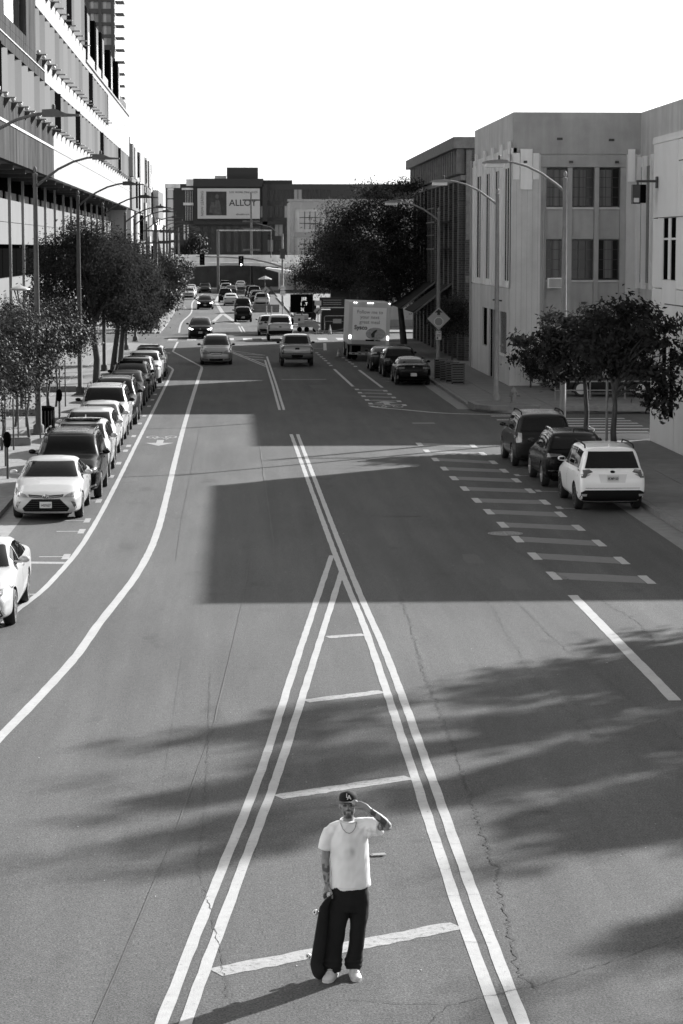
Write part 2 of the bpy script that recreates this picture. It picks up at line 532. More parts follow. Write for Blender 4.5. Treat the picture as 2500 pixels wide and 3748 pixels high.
# right-hand bike lane: solid line, dashes, painted bands
mark('lane_line', [(6.86, 46.35), (6.85, 35.3)], 0.20)
mark('lane_line', [(9.35, 46.0), (9.35, 40)], 0.14)
mark('lane_line', [(9.28, 46.0), (10.3, 45.8)], 0.14)
DL = [(6.68, 82.89), (6.71, 80.01), (6.72, 76.83), (6.73, 73.6), (6.74, 70.49), (6.76, 67.38), (6.78, 64.19), (6.81, 61.38), (6.84, 58.43), (6.86, 55.49), (6.87, 52.37), (6.87, 49.17)]
DR = [(8.53, 82.06), (8.53, 78.9), (8.54, 75.7), (8.55, 72.79), (8.57, 69.73), (8.60, 66.68), (8.62, 63.65), (8.64, 60.68), (8.67, 57.7), (8.71, 54.65), (8.73, 51.54), (8.76, 48.49)]
for (a, b), (c, d) in zip(DL, DR):
    mark('lane_dash', [(a, b - 0.62), (a, b + 0.62)], 0.20)
    mark('lane_dash', [(c, d - 0.62), (c, d + 0.62)], 0.20)
    hb_ = 0.52
    me = bpy.data.meshes.new('painted_band'); rj = lambda: random.uniform(-0.03, 0.03)
    me.from_pydata([(a + 0.11, b - hb_ + rj(), 0), (lerp(a, c, .5), (b + d) / 2 - hb_ + rj(), 0), (c - 0.11, d - hb_ + rj(), 0), (c - 0.11, d + hb_ + rj(), 0), (lerp(a, c, .5), (b + d) / 2 + hb_ + rj(), 0), (a + 0.11, b + hb_ + rj(), 0)], [], [(0, 1, 4, 5), (1, 2, 3, 4)])
    link('painted_band', me, road, GREENP).location.z = 0.003
for pts in ([(5.89, 135), (6.1, 118)], [(7.28, 134), (7.53, 117)]):
    mark('lane_line', pts, 0.15)
for a, b in [(6.17, 115.5), (6.18, 112.85), (6.2, 110.2), (6.21, 107.4), (6.22, 104.85), (5.87, 139.3), (5.85, 142.1), (5.8, 145.2), (5.78, 147.8), (5.73, 150.4), (5.68, 153.4), (5.65, 156.3),
             (7.5, 114.3), (7.54, 111.7), (7.56, 109.1), (7.62, 106.4), (7.67, 103.75), (7.28, 138.1), (7.26, 141.1), (7.21, 143.5), (7.15, 146), (7.1, 149)]:
    mark('lane_dash', [(a, b - 0.5), (a, b + 0.5)], 0.2)
for b in (104.9, 107.5, 110.2, 112.9, 115.5):
    mark('painted_band', [(6.3, b - 0.2), (7.5, b - 1.0)], 0.9, GREENP, z=0.003)
mark('lane_line', smooth_path([(6.13, 103.4), (6.4, 102.3), (7.3, 101.0), (9.2, 98.45), (12.5, 97.3)]), 0.22)
mark('lane_line', [(6.8, 172), (6.35, 160)], 0.22)
for (x0, x1, y) in ((2.6, 5.0, 124.5), (7.2, 8.1, 93.0), (4.3, 6.6, 163)):
    mark('utility_patch', [(x0, y), (x1, y)], 0.7, GREENP, z=0.003, jag=0.03)

def bike_symbol(x, y, s, flip):
    o = MB()
    def ring(cx_, cy_, r, w, n=18):
        vs = []; fs = []
        for k in range(n):
            a = 2 * math.pi * k / n
            vs += [(cx_ + r * math.cos(a), cy_ + 2.4 * r * math.sin(a), 0), (cx_ + (r - w) * math.cos(a), cy_ + 2.4 * (r - w) * math.sin(a), 0)]
        for k in range(n):
            fs.append((2 * k, 2 * k + 1, (2 * k + 3) % (2 * n), (2 * k + 2) % (2 * n)))
        o.add(vs, fs)
    def bar(a, b, w=0.06):
        v, f = strip([a, b], w, 0, 5); o.add(v, f)
    ring(-0.33, 0, 0.22, 0.06); ring(0.33, 0, 0.22, 0.06)
    for a, b in (((-0.33, 0), (-0.05, 0.1)), ((-0.05, 0.1), (0.2, 0.75)), ((0.2, 0.75), (-0.22, 0.7)), ((-0.33, 0), (-0.2, 0.9)), ((-0.22, 0.7), (-0.05, 0.1)), ((0.33, 0), (0.17, 1.0)), ((0.17, 1.0), (0.28, 1.05)), ((-0.28, 0.92), (-0.1, 0.92))):
        bar(a, b)
    me = o.mesh('bike_symbol')
    ob = link('bike_symbol', me, road, PAINTY)
    ob.location = (x, y, 0.006); ob.scale = (s, s * flip, 1)
    a = MB(); a.add([(-0.5, 0, 0), (0.5, 0, 0), (0, 1.2, 0)], [(0, 1, 2)]); a.add([(-0.12, -1.2, 0), (0.12, -1.2, 0), (0.12, 0, 0), (-0.12, 0, 0)], [(0, 1, 2, 3)])
    b = a.build('arrow_marking', PAINTY, road)
    b.location = (x, y + 2.6 * flip, 0.006); b.scale = (s, s * flip, 1)
bike_symbol(-2.66, 86.5, 1.05, -1)
bike_symbol(6.95, 102.7, 1.1, 1)
# parking stall ticks
for x, y in [(-3.82, 52.8), (-3.78, 57.57), (-3.78, 59.89), (-3.75, 64.56), (-3.76, 71.5), (-3.75, 76), (-3.74, 80.7), (-3.72, 82.7), (-3.72, 87), (-3.74, 93.3), (-3.72, 97.6), (-3.74, 103.6), (-3.74, 108), (-3.74, 112), (-3.72, 117), (-3.72, 122), (-3.72, 127)]:
    mark('stall_tick', [(x - 0.0, y - 0.45), (x, y + 0.45)], 0.16, PAINTY, z=0.003)
    mark('stall_tick', [(x - 0.08, y), (x - 0.62, y)], 0.10, PAINTY, z=0.003)
mark('stall_line', [(-5.4, 51.9), (-3.72, 51.72)], 0.32, PAINTY, z=0.003)
mark('stall_tick', [(-4.0, 47.0), (-4.55, 47.0)], 0.12, PAINTY, z=0.003)
for x, y in [(8.83, 66.66), (8.82, 62.25), (8.79, 71.35)]:
    mark('stall_tick', [(x, y - 0.3), (x, y + 0.3)], 0.16, PAINTY)
    mark('stall_tick', [(x + 0.08, y - 0.1), (x + 0.6, y - 0.3)], 0.08, PAINTY)
for x, y in [(7.9, 131), (7.95, 127.5), (8.0, 125.3), (8.05, 122.3)]:
    mark('stall_tick', [(x, y), (x + 0.6, y)], 0.12, PAINTY)
# crossings
for x in (-4.6, -3.15, -1.72, -0.28, 1.15, 2.6, 4.05, 5.5, 6.95, 8.4, 9.8):
    mark('crosswalk_bar', [(x, 178.0), (x, 182.2)], 0.72, PAINT, step=1)
mark('crosswalk_line', [(-5, 176.6), (10.2, 176.0)], 0.35, PAINTY, step=1)
for i, (y, x1) in enumerate(((86.9, 15.2), (88.3, 15.9), (89.75, 16.2), (91.25, 16.2), (92.6, 16.25), (93.95, 16.2), (95.2, 16.15))):
    mark('crosswalk_bar', [(12.3 - 0.02 * i, y), (x1, y - 0.1)], 0.52, PAINT, step=0.6)
for y in (93.0, 95.2):
    mark('crosswalk_bar', [(10.8, y + 1.6), (12.0, y + 1.6)], 0.4, PAINT, step=0.6)

def crack(pts, w=0.012, jit=0.022, step=0.07, m=CRACK, z=0.0035):
    P = [Vector((a, b)) for a, b in pts]; q = [P[0]]
    for a, b in zip(P[:-1], P[1:]):
        n = max(1, int((b - a).length / step)); d = (b - a).normalized(); nn = Vector((-d.y, d.x))
        for i in range(1, n + 1):
            q.append(a + (b - a) * i / n + nn * random.gauss(0, jit))
    vs = []; fs = []
    for i, p in enumerate(q):
        d = (q[min(i + 1, len(q) - 1)] - q[max(i - 1, 0)]).normalized(); n = Vector((-d.y, d.x))
        ww = w * random.uniform(0.3, 1.4) / 2
        vs += [tuple(p + n * ww) + (0,), tuple(p - n * ww) + (0,)]
        if i: fs.append((2 * i - 2, 2 * i - 1, 2 * i + 1, 2 * i))
    me = bpy.data.meshes.new('crack'); me.from_pydata(vs, [], fs)
    o = link('crack', me, road, m); o.location.z = z + 0.006
    return o
crack([(3.35, 46.4), (3.30, 43.1), (3.2, 40), (3.13, 38), (3.11, 34), (3.05, 30.5), (2.98, 28.3), (2.95, 25.6), (2.87, 24.2), (2.8, 23.1), (2.73, 21.7), (2.85, 21.3)], 0.016, 0.028)
crack([(-0.4, 38), (-0.38, 31), (-0.42, 25.8), (-0.3, 24.4), (-0.15, 22.6), (-0.1, 21.2)], 0.008, 0.012)
crack([(-0.9, 40), (-0.93, 33), (-0.95, 28)], 0.004, 0.006)
crack([(0.36, 52.8), (0.18, 46), (-0.3, 34), (-0.75, 27), (-1.25, 21), (-1.6, 17)], 0.018, 0.003, 1.0, PATCH)
crack([(6.3, 58), (6.45, 54), (6.9, 50.5), (7.2, 47), (7.6, 43), (7.5, 40)], 0.015, 0.035)
crack([(5.1, 47), (5.0, 42.5), (4.9, 38), (5.0, 35.2), (5.2, 33)], 0.010, 0.035)
crack([(5.6, 46), (5.8, 40), (6.3, 34), (6.5, 31.2)], 0.010, 0.03)
crack([(2.0, 20.9), (2.85, 21.4), (4.0, 22.4), (5.5, 23.8)], 0.010, 0.014)
crack([(1.0, 21.1), (1.5, 20.95), (2.0, 20.9), (1.7, 20.3)], 0.009, 0.012)
for (a, b, c, d) in ((1.2, 29.8, 3.0, 30), (1.6, 27.1, 3.0, 26.6), (1.3, 24.4, 2.9, 24.6), (1.0, 34, 3.1, 33.8), (1.4, 26.0, 2.6, 25.5), (2.6, 61.5, 6.3, 60.5), (0.6, 38.2, 2.4, 38), (-1.5, 25.9, 0.0, 26.1), (3.4, 28.3, 6, 28), (1.5, 23.0, 2.6, 22.8)):
    crack([(a, b), (c, d)], 0.006, 0.012, 0.1)
for i in range(9):
    y = 66.5 + i * 1.05
    crack([(3.3, y), (5.2, y - 0.15)], 0.03, 0.05, 0.3, PATCH)
crack([(3.6, 60.6), (4.9, 60.3)], 0.08, 0.06, 0.2)
crack([(0.95, 90), (0.95, 56), (0.9, 50)], 0.05, 0.004, 1.2, PATCH)
crack([(-1.3, 90), (-1.35, 60), (-1.3, 52)], 0.02, 0.004, 1.2, PATCH)
for x, y, a, b in ((5.9, 48, 0.5, 1.6), (5.4, 52, 0.35, 1.6), (4.4, 118, 0.9, 3), (2.9, 112, 0.25, 6)):
    mark('asphalt_patch', [(x, y - b / 2), (x, y + b / 2)], a, PATCH, z=0.0015, jag=0.05)
# manhole cover with rings
mh = MB(); mh.lathe([(0.0001, 0.004), (0.40, 0.004), (0.40, 0.0)], 28, caps=False)
mh = mh.build('manhole_cover', mat('iron_cover', 0.09, 0.6, metal=0.3, var=0.2, scale=8), road); mh.location = (6.69, 56.6, 0.002)
for r in (0.12, 0.2, 0.28, 0.36, 0.43):
    q = MB(); q.lathe([(r - 0.018, 0.0), (r - 0.018, 0.006), (r, 0.006), (r, 0.0)], 28, caps=False)
    q = q.build('cover_ring', mat('iron_ring', 0.22, 0.6, metal=0.2), mh); q.location.z = 0.003
for k in range(2):
    q = MB().box(-0.38, 0.38, -0.015, 0.015, 0.003, 0.008).build('cover_rib', MATS['iron_ring'], mh); q.rotation_euler.z = k * math.pi / 2

# ---- pavements
SLABS = {}
def slab_mesh(a, b):
    if (a, b) not in SLABS:
        m = MB(); g = 0.012
        e = 0.012
        m.add([(g, g, 0), (a - g, g, 0), (a - g, b - g, 0), (g, b - g, 0), (g + e, g + e, 0.03), (a - g - e, g + e, 0.03), (a - g - e, b - g - e, 0.03), (g + e, b - g - e, 0.03)],
              [(4, 5, 6, 7), (0, 1, 5, 4), (1, 2, 6, 5), (2, 3, 7, 6), (3, 0, 4, 7)])
        SLABS[(a, b)] = m.mesh('paving_slab')
        for k in range(1):
            SLABS[(a, b)].materials.append(WALK)
    return SLABS[(a, b)]

def pavement(name, poly, kerb_pts, slabs):
    o = MB().prism(poly, -0.1, 0.115).build(name, WALK); tag(o, kind='structure')
    for pts in kerb_pts:
        for (a, b) in zip(pts[:-1], pts[1:]):
            d = Vector(b) - Vector(a); n = max(1, round(d.length / 6.0))
            for i in range(n):
                p = Vector(a) + d * (i / n); q = Vector(a) + d * ((i + 1) / n)
                e = d.normalized() * 0.008
                mid = (p + q) / 2; L = (q - p).length - 0.016
                k = MB().box(-L / 2, L / 2, -0.086, 0.086, -0.1, 0.14).build('kerb_stone', KERB, o)
                k.location = (mid.x, mid.y, 0); k.rotation_euler.z = math.atan2(d.y, d.x)
    for (x0, y0, nx, ny, a, b) in slabs:
        me = slab_mesh(a, b)
        for i in range(nx):
            for j in range(ny):
                s = link('paving_slab', me, o); s.location = (x0 + i * a, y0 + j * b, 0.105)
    return o

arc = lambda cx_, cy_, r, a0, a1, n=8: [(cx_ + r * math.cos(rad(lerp(a0, a1, i / n))), cy_ + r * math.sin(rad(lerp(a0, a1, i / n)))) for i in range(n + 1)]
c1 = arc(13.6, 83.6, 2.5, 180, 90)
pavement('pavement_right_near', [(11.1, -30)] + c1 + [(70, 86.1), (70, -30)], [[(11.18, 20), (11.18, 83.6)], arc(13.6, 83.6, 2.42, 180, 90, 6), [(13.6, 86.02), (40, 86.02)]],
         [(11.27, 57.2, 2, 16, 1.83, 1.65)])
c2 = arc(12.6, 100.7, 2.2, 180, 270)
pavement('pavement_right_far', c2 + [(70, 98.5), (70, 172), (12.6, 172)] + [(10.4, 170)], [[(10.48, 103.6), (10.48, 170)], [(13.2, 98.58), (40, 98.58)]],
         [(10.6, 101.5, 2, 34, 1.6, 2.0), (13.9, 100.2, 3, 7, 2.0, 2.0)])
# raised island with the hydrant at the corner
isl = MB().prism([(10.35, 101.9), (10.42, 99.6), (11.0, 98.75), (12.9, 98.55), (13.2, 99.2), (12.4, 101.2), (11.2, 102.6)], 0.1, 0.30).build('corner_island', KERB); tag(isl, kind='structure')
MB().prism([(10.6, 101.6), (10.7, 99.9), (11.2, 99.1), (12.7, 98.9), (12.9, 99.3), (12.2, 101.0), (11.2, 102.2)], 0.3, 0.305).build('planting_bed', DIRT, isl)
isl2 = MB().prism([(13.9, 98.3), (17.8, 97.8), (18.2, 98.6), (17.5, 99.6), (14.2, 99.9)], 0.1, 0.32).build('kerb_island', KERB); tag(isl2, kind='structure')
pavement('pavement_right_beyond', [(10.6, 192), (70, 192), (70, 420), (6.8, 420), (6.4, 330), (6.2, 265), (6.2, 238), (8.6, 212)], [[(8.6, 212), (10.6, 192)], [(6.28, 238), (6.28, 330)]], [])
pavement('pavement_left', [(-6.1, -30), (-6.1, 150), (-5.4, 156), (-5.4, 168), (-7.5, 171), (-70, 171), (-70, -30)], [[(-6.18, 45), (-6.18, 150)], [(-5.48, 156), (-5.48, 168)]],
         [(-13.0, 58, 3, 52, 2.25, 2.1)])
pavement('pavement_left_beyond', [(-6.4, 192), (-70, 192), (-70, 420), (-8.5, 420), (-7.0, 320), (-6.3, 250), (-6.0, 215)], [[(-6.08, 192), (-6.08, 215)], [(-6.38, 250), (-7.08, 320)]], [])
# pale gutter strips
mark('gutter', [(10.78, 20), (10.78, 86)], 0.62, GUTTER, z=0.0025, jag=0.01, step=3)
mark('gutter', [(10.1, 101), (10.1, 168)], 0.56, GUTTER, z=0.0025, jag=0.01, step=3)
mark('gutter', [(-5.8, 42), (-5.8, 150)], 0.56, GUTTER, z=0.0025, jag=0.01, step=3)

# scattered dry leaves and scraps on the asphalt
lm = MB()
for i in range(190):
    x = random.uniform(-3.5, 10.6); y = random.uniform(19, 70) if i % 3 else random.uniform(19, 40)
    s = random.uniform(0.010, 0.026); a = random.uniform(0, 6.28)
    c, d = math.cos(a) * s, math.sin(a) * s
    lm.add([(x - c, y - d, 0.006), (x + d * 0.5, y - c * 0.5, 0.012), (x + c, y + d, 0.007), (x - d * 0.5, y + c * 0.5, 0.014)], [(0, 1, 2, 3)])
lm = lm.build('leaf_litter', mat('dry_leaf', 0.22, 0.8)); tag(lm, 'tiny pale dry leaves scattered over the asphalt', 'leaves', kind='stuff')

# ================================================================== buildings
def windows_grid(name_root, m_glass, parent, plane, fixed, rects, frame=None, fr=0.06, mull=(0, 0), depth=0.12, curtain=None):
    """plane 'x': rect=(y0,y1,z0,z1) on x=fixed facing -x (right side) or +x; plane 'y': rect=(x0,x1,z0,z1) facing -y"""
    for r in rects:
        a0, a1, z0, z1 = r[:4]
        if plane == 'y':
            g = part_box(name_root, m_glass, parent, a0, a1, fixed + depth, fixed + depth + 0.02, z0, z1)
        else:
            g = part_box(name_root, m_glass, parent, min(fixed + depth, fixed + depth * 1.2), max(fixed + depth, fixed + depth * 1.2), a0, a1, z0, z1)
        if frame:
            q = MB()
            nv, nh = mull
            w = fr / 2
            def bar(u0, u1, v0, v1):
                if plane == 'y': q.box(u0, u1, fixed + depth - 0.05, fixed + depth - 0.003, v0, v1)
                else: q.box(min(fixed + depth * 0.55, fixed + depth * 0.95), max(fixed + depth * 0.55, fixed + depth * 0.95), u0, u1, v0, v1)
            bar(a0, a0 + fr, z0, z1); bar(a1 - fr, a1, z0, z1); bar(a0 + fr, a1 - fr, z0, z0 + fr); bar(a0 + fr, a1 - fr, z1 - fr, z1)
            for i in range(nv):
                u = lerp(a0, a1, (i + 1) / (nv + 1)); bar(u - w / 2, u + w / 2, z0 + fr, z1 - fr)
            for i in range(nh):
                v = lerp(z0, z1, (i + 1) / (nh + 1))
                us = [a0 + fr] + [lerp(a0, a1, (k + 1) / (nv + 1)) for k in range(nv)] + [a1 - fr]
                for ua, ub in zip(us[:-1], us[1:]):
                    bar(ua + w / 2, ub - w / 2, v - w / 2, v + w / 2)
            q.build('window_frame', frame, g)

# ---------------------------------------------------------------- long finned building on the left
B = thing('finned_building', 'long pale building with sawtooth grey fins and dark overhang along the left', 'building', (-11, 100, 0))
FX = 0.0   # local x of the facade plane, local y = world y - 100
def wy(y): return y - 100.0
def lb(name, m, x0, x1, y0, y1, z0, z1, par=None):
    return part_box(name, m, par or B, x0, x1, wy(y0), wy(y1), z0, z1)
# podium: white panels, dark glazing bands, bright fins at each bay
bays = [84, 92.9, 101.8, 110.7, 119.6, 128.4, 137.0, 145.6, 154.5, 163.0, 171.8, 180.4, 189, 198, 207, 216, 225, 234, 243, 252]
podm = mat('podium_panel', 0.19, 1.0, spec=0.0, var=0.05, scale=0.6, streak=(0.5, 0.05, 0.08))
for a, b in zip(bays[:-1], bays[1:]):
    lb('wall_panel', podm, -2.25, -2.0, a + 0.02, b - 0.02, 7.22, 8.48)
    lb('wall_panel', podm, -2.25, -2.0, a + 0.02, b - 0.02, 8.51, 9.80)
    lb('wall_panel', podm, -2.25, -2.0, a + 0.02, b - 0.02, 2.72, 5.28)
    lb('wall_panel', podm, -2.25, -2.0, a + 0.02, b - 0.02, 0.1, 2.69)
    lb('window_band', BLACK, -2.6, -2.45, a + 0.02, b - 0.02, 9.82, 11.3)
    lb('window_band', BLACK, -2.5, -2.35, a + 0.02, b - 0.02, 5.3, 7.2)
    lb('wall_fin', WHITEW, -2.0, -1.84, b - 0.07, b + 0.07, 0.1, 11.2)
    lb('blind', podm, -2.35, -2.28, a + 1.5, b - 0.4, 9.82, 10.3)
# overhang soffit and beams
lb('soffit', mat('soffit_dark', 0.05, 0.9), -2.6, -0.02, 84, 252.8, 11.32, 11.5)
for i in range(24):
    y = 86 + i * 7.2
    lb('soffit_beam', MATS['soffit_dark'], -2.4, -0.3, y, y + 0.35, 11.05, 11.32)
# spandrel bands of the upper floors
def band(y0, y1, z0, z1, m, seg=7.3, x=0.0):
    n = max(1, round((y1 - y0) / seg)); s = (y1 - y0) / n
    for i in range(n):
        lb('spandrel_panel', m, x - 0.35, x, y0 + i * s + 0.012, y0 + (i + 1) * s - 0.012, z0, z1)
band(84, 145.8, 11.3, 13.05, CONC); band(84, 145.8, 13.2, 14.25, CONC)
band(146, 253, 11.3, 13.05, WHITEW); band(146, 253, 13.2, 14.25, WHITEW)
lb('ledge', STUCCO_D, -0.34, 0.05, 84, 145.8, 13.06, 13.19)
lb('ledge', WHITEW, -0.34, 0.03, 146, 253, 13.06, 13.19)
band(84, 139.6, 16.75, 17.85, CONC); lb('ledge', STUCCO_D, -0.34, 0.05, 84, 139.6, 17.3, 17.36)
band(139.8, 253, 16.75, 17.85, WHITEW)
# concrete wall round the recessed balcony
lb('wall_panel', CONC, -0.35, 0, 84, 115.4, 17.86, 26); lb('wall_panel', CONC, -0.35, 0, 127.6, 133.6, 17.86, 26)
lb('wall_panel', CONC, -0.35, 0, 115.42, 127.58, 17.86, 18.3)
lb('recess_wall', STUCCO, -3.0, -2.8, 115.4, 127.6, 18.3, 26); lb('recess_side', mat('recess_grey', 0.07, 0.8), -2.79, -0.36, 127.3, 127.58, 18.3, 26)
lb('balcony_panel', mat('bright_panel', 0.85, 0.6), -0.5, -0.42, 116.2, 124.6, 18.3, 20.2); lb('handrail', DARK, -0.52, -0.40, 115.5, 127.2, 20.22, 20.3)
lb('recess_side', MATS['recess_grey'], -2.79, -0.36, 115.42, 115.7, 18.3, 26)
# white upper walls
band(133.8, 211, 20.6, 21.9, WHITEW)
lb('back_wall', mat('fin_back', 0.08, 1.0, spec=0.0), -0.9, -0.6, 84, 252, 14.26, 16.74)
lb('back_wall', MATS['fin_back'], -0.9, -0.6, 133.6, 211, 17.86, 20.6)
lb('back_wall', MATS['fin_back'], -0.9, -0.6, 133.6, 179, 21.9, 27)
lb('wall_panel', WHITEW, -0.35, 0, 211.02, 253, 17.86, 21.0)
for y0, y1, z0, z1 in ((228.5, 232.6, 18.25, 20.0), (242.8, 247.5, 18.1, 19.7)):
    lb('window', GLASS, -0.02, 0.015, y0, y1, z0, z1)
# fin modules: one sawtooth panel, its bright cap and its bracket
def fin_mesh(L, h, off, name, mats):
    q = MB()
    t = 0.05
    a = Vector((0.0, 0.0)); b = Vector((off, L)); n = Vector((-(b - a).y, (b - a).x)).normalized() * t
    pts = [a, b, b + n, a + n]
    q.prism([(p.x, p.y) for p in pts], 0, h)
    q.prism([(off - 0.6, L), (off, L), (off, L + 0.05), (off - 0.6, L + 0.05)], 0, h)
    me = q.mesh(name)
    me.materials.append(mats)
    return me
FIN2 = mat('grey_fin_metal_b', 0.135, 1.0, spec=0.0, var=0.04, scale=0.6, streak=(2.5, 0.02, 0.06))
capm = mat('bracket_plate', 0.22, 0.6)
br = MB().box(-0.05, 0.62, -0.06, 0.5, -0.05, 0.0).mesh('bracket'); br.materials.append(capm)
lamp = MB().sphere((0.12, 0.1, 0.12), 0.11, 8, 6).mesh('wall_lamp', smooth=True); lamp.materials.append(SIGNW)
bracket_tri = MB().prism([(0.0, -0.5), (0.0, 0.0), (0.3, 0.0)], -0.03, 0.03, 'y'); 
bracket_tri = bracket_tri.mesh('shadow_wedge'); bracket_tri.materials.append(DARK)  # dark wedge added to draw the triangular shadow below each bracket
def fins(ys, z0, h, blacks=(), brk=True):
    pitch = ys[1] - ys[0]
    me = fin_mesh(1.5, h, 0.33, 'fin_panel', FIN); me2 = fin_mesh(1.35, h, 0.36, 'fin_panel', FIN2)
    me3 = fin_mesh(1.5, h, 0.34, 'fin_panel', mat('grey_fin_metal_c', 0.175, 1.0, spec=0.0, streak=(2.5, 0.02, 0.06)))
    mb = fin_mesh(1.2, h, 0.45, 'black_fin_panel', BLACK)  # black panel paints the darkness of an opening between fins
    for i, y in enumerate(ys):
        blk = any(abs(y - k) < pitch / 2 for k in blacks)
        f = link('fin_panel', mb if blk else (me, me2, me3, me, me3, me2)[(i * 7 + i // 3) % 6], B); f.location = (-0.28, wy(y), z0)
        if blk: f['label'] = 'black panel standing in for a dark opening'
        if brk:
            k = link('bracket', br, f); k.location = (0.2, 0.1, -0.02)
            k = link('shadow_wedge', bracket_tri, f); k.location = (0.28, 0.1, -0.07); k.scale = (1, 1, 1) if y < 146 else (0.5, 1, 0.42)
            if y < 146:
                k = link('wall_lamp', lamp, f); k.location = (0.28, -0.3, -0.05)
fins([84 + 3.82 * i for i in range(44)], 14.3, 2.42, (109, 149, 169, 200, 230))
fins([134.2 + 3.82 * i for i in range(20)], 17.95, 2.6, (183,))
fins([126 + 3.82 * i for i in range(14)], 22.0, 4.2, (162,))
# roof volumes with black fins and a parapet ledge
lb('roof_ledge', WHITEW, -0.6, 0.12, 179, 253, 21.0, 21.16)
lb('roof_wall', mat('roof_wall_grey', 0.17, 1.0, spec=0.0), -3.5, -0.55, 180.5, 236, 21.17, 24.6)
for y, z in ((179.2, 25.2), (191, 25.2), (200, 25.1), (214, 24.8), (228, 24.9)):
    lb('black_fin_panel', BLACK, -0.54, 0.02, y, y + 2.2, 21.17, z)
    lb('roof_panel', MATS['roof_wall_grey'], -0.54, -0.06, y + 2.22, y + 6.4, 21.17, z - 0.2)
    lb('window', mat('bright_pane', 0.8, 0.3), -0.06, -0.03, y + 4.2, y + 5.0, 21.6, 23.6)  # pale strip paints a vertical highlight on the roof face
lb('roof_slab', STUCCO, -24, -0.62, 84, 179, 26.9, 27.1)
for i in range(9):
    lb('rail_post', DARK, -0.3, -0.25, 237 + i * 1.9, 237.06 + i * 1.9, 21.17, 22.4)
lb('rail_panel', mat('dark_mesh', 0.03, 0.7), -0.3, -0.27, 236.9, 252.9, 21.3, 22.35)
lb('end_wall', WHITEW, -24, -0.36, 252.82, 253.1, 0.1, 21.0)
lb('core_wall', STUCCO_D, -24, -2.7, 84, 179, 0.1, 26.8); lb('core_wall', STUCCO_D, -24, -3.6, 179.1, 252.7, 0.1, 21.0)

# ---------------------------------------------------------------- second and third pale buildings further on
B2 = thing('panelled_building', 'white panelled building with grey recesses and black slots beyond the finned one', 'building', (-11, 256, 0))
def b2(name, m, x0, x1, y0, y1, z0, z1):
    return part_box(name, m, B2, x0, x1, y0, y1, z0, z1)
b2('core_wall', WHITEW, -20, -0.3, 0, 62, 0.1, 18.2)
rr = random.Random(3)
for r in range(5):
    y = 0.0
    z0, z1 = 0.4 + r * 3.6, 0.4 + r * 3.6 + 3.5
    while y < 61:
        L = rr.choice((3.5, 5, 6.5, 8)); y1 = min(61.9, y + L)
        m = rr.choice((WHITEW, WHITEW, FIN, FIN, MATS['roof_wall_grey']))
        b2('wall_panel', m, -0.3, rr.choice((0.0, 0.12, 0.25)), y + 0.03, y1 - 0.03, z0, min(z1, 18.4))
        if rr.random() < 0.45:
            b2('window', BLACK, -0.2, 0.3, y1 - 1.0, y1 - 0.05, z0 + 0.3, min(z1, 18.2) - 0.2)
        y = y1
for y, z in ((12, 3), (30, 8), (44, 4)):
    b2('bay_window', mat('grey_bay', 0.2, 0.6), 0.26, 0.5, y, y + 4, z, z + 4.5)
b2('roof_box', STUCCO, -6, -0.5, 12, 17, 18.25, 19.6)
q = MB().prism([(0.4, 0.1), (0.4, 12.0), (2.6, 0.1)], 61.5, 62.2, 'y').build('raking_wall', mat('raking_dark', 0.10, 0.8), B2)
b2('ground_wall', MATS['raking_dark'], -0.2, 0.38, 54, 61.4, 0.1, 5.4)

B3 = thing('corner_building', 'pale corner building with small windows and a rooftop mast at left distance', 'building', (-11.6, 326, 0))
def b3(name, m, x0, x1, y0, y1, z0, z1):
    return part_box(name, m, B3, x0, x1, y0, y1, z0, z1)
b3('wall', STUCCO_L, -20, 0.0, 0, 62, 0.1, 17.6)
for z in (3.5, 7, 10.5, 14):
    for y in (6, 16, 26, 36, 46):
        b3('window', GLASSB, 0.0, 0.04, y, y + 4.5, z, z + 1.9)
b3('window', GLASS, -1.5, -0.9, -0.04, 0, 13.6, 15.8); b3('window', GLASS, -0.7, -0.2, -0.04, 0, 9.5, 11.2)
for z0, z1 in ((11.4, 15.4), (5.5, 9.5)):
    b3('bay_window', MATS['roof_wall_grey'], 0.05, 0.9, 16, 40, z0, z1)
MB().tube([(-4, 6, 17.6), (-4, 6, 19.4)], 0.05, 6).build('roof_mast', DARK, B3)

# ---------------------------------------------------------------- tower far behind on the left
T = thing('tower_block', 'tall gridded tower with small balconies rising behind the finned building', 'building', (-46, 650, 0))
part_box('core_wall', mat('tower_glass', 0.34, 0.35, var=0.25, scale=0.35), T, -14, 14, 0.6, 24, 0, 98)
for i in range(30):
    z = 2.6 + 3.25 * i
    if z < 48: continue
    part_box('floor_slab', mat('tower_frame', 0.10, 0.8), T, -14.2, 14.2, -0.1, 0.59, z, z + (0.9 if i % 3 else 1.3))
    part_box('balcony', MATS['tower_frame'], T, 14.21, 16.6, 1.0, 8, z, z + 0.3)
    part_box('balcony_rail', mat('pale_rail', 0.5, 0.5), T, 16.3, 16.4, 1.0, 8, z + 0.35, z + 1.3)
for i in range(9):
    x = -14 + i * 3.45
    part_box('column', MATS['tower_frame'], T, x - 0.45, x + 0.45, -0.3, -0.11, 0, 98)
    if i < 8:
        part_box('light_strip', mat('pale_strip', 0.55, 0.6), T, x + 0.9, x + 1.7, 0.3, 0.59, 40, 98)

# ---------------------------------------------------------------- stepped stucco building on the right
O = thing('stucco_building', 'grey stucco building with fluted pilasters and tall slot windows at the right corner', 'building', (13.9, 116.5, 0))
def ob(name, m, x0, x1, y0, y1, z0, z1, par=None):
    return part_box(name, m, par or O, x0, x1, y0, y1, z0, z1)
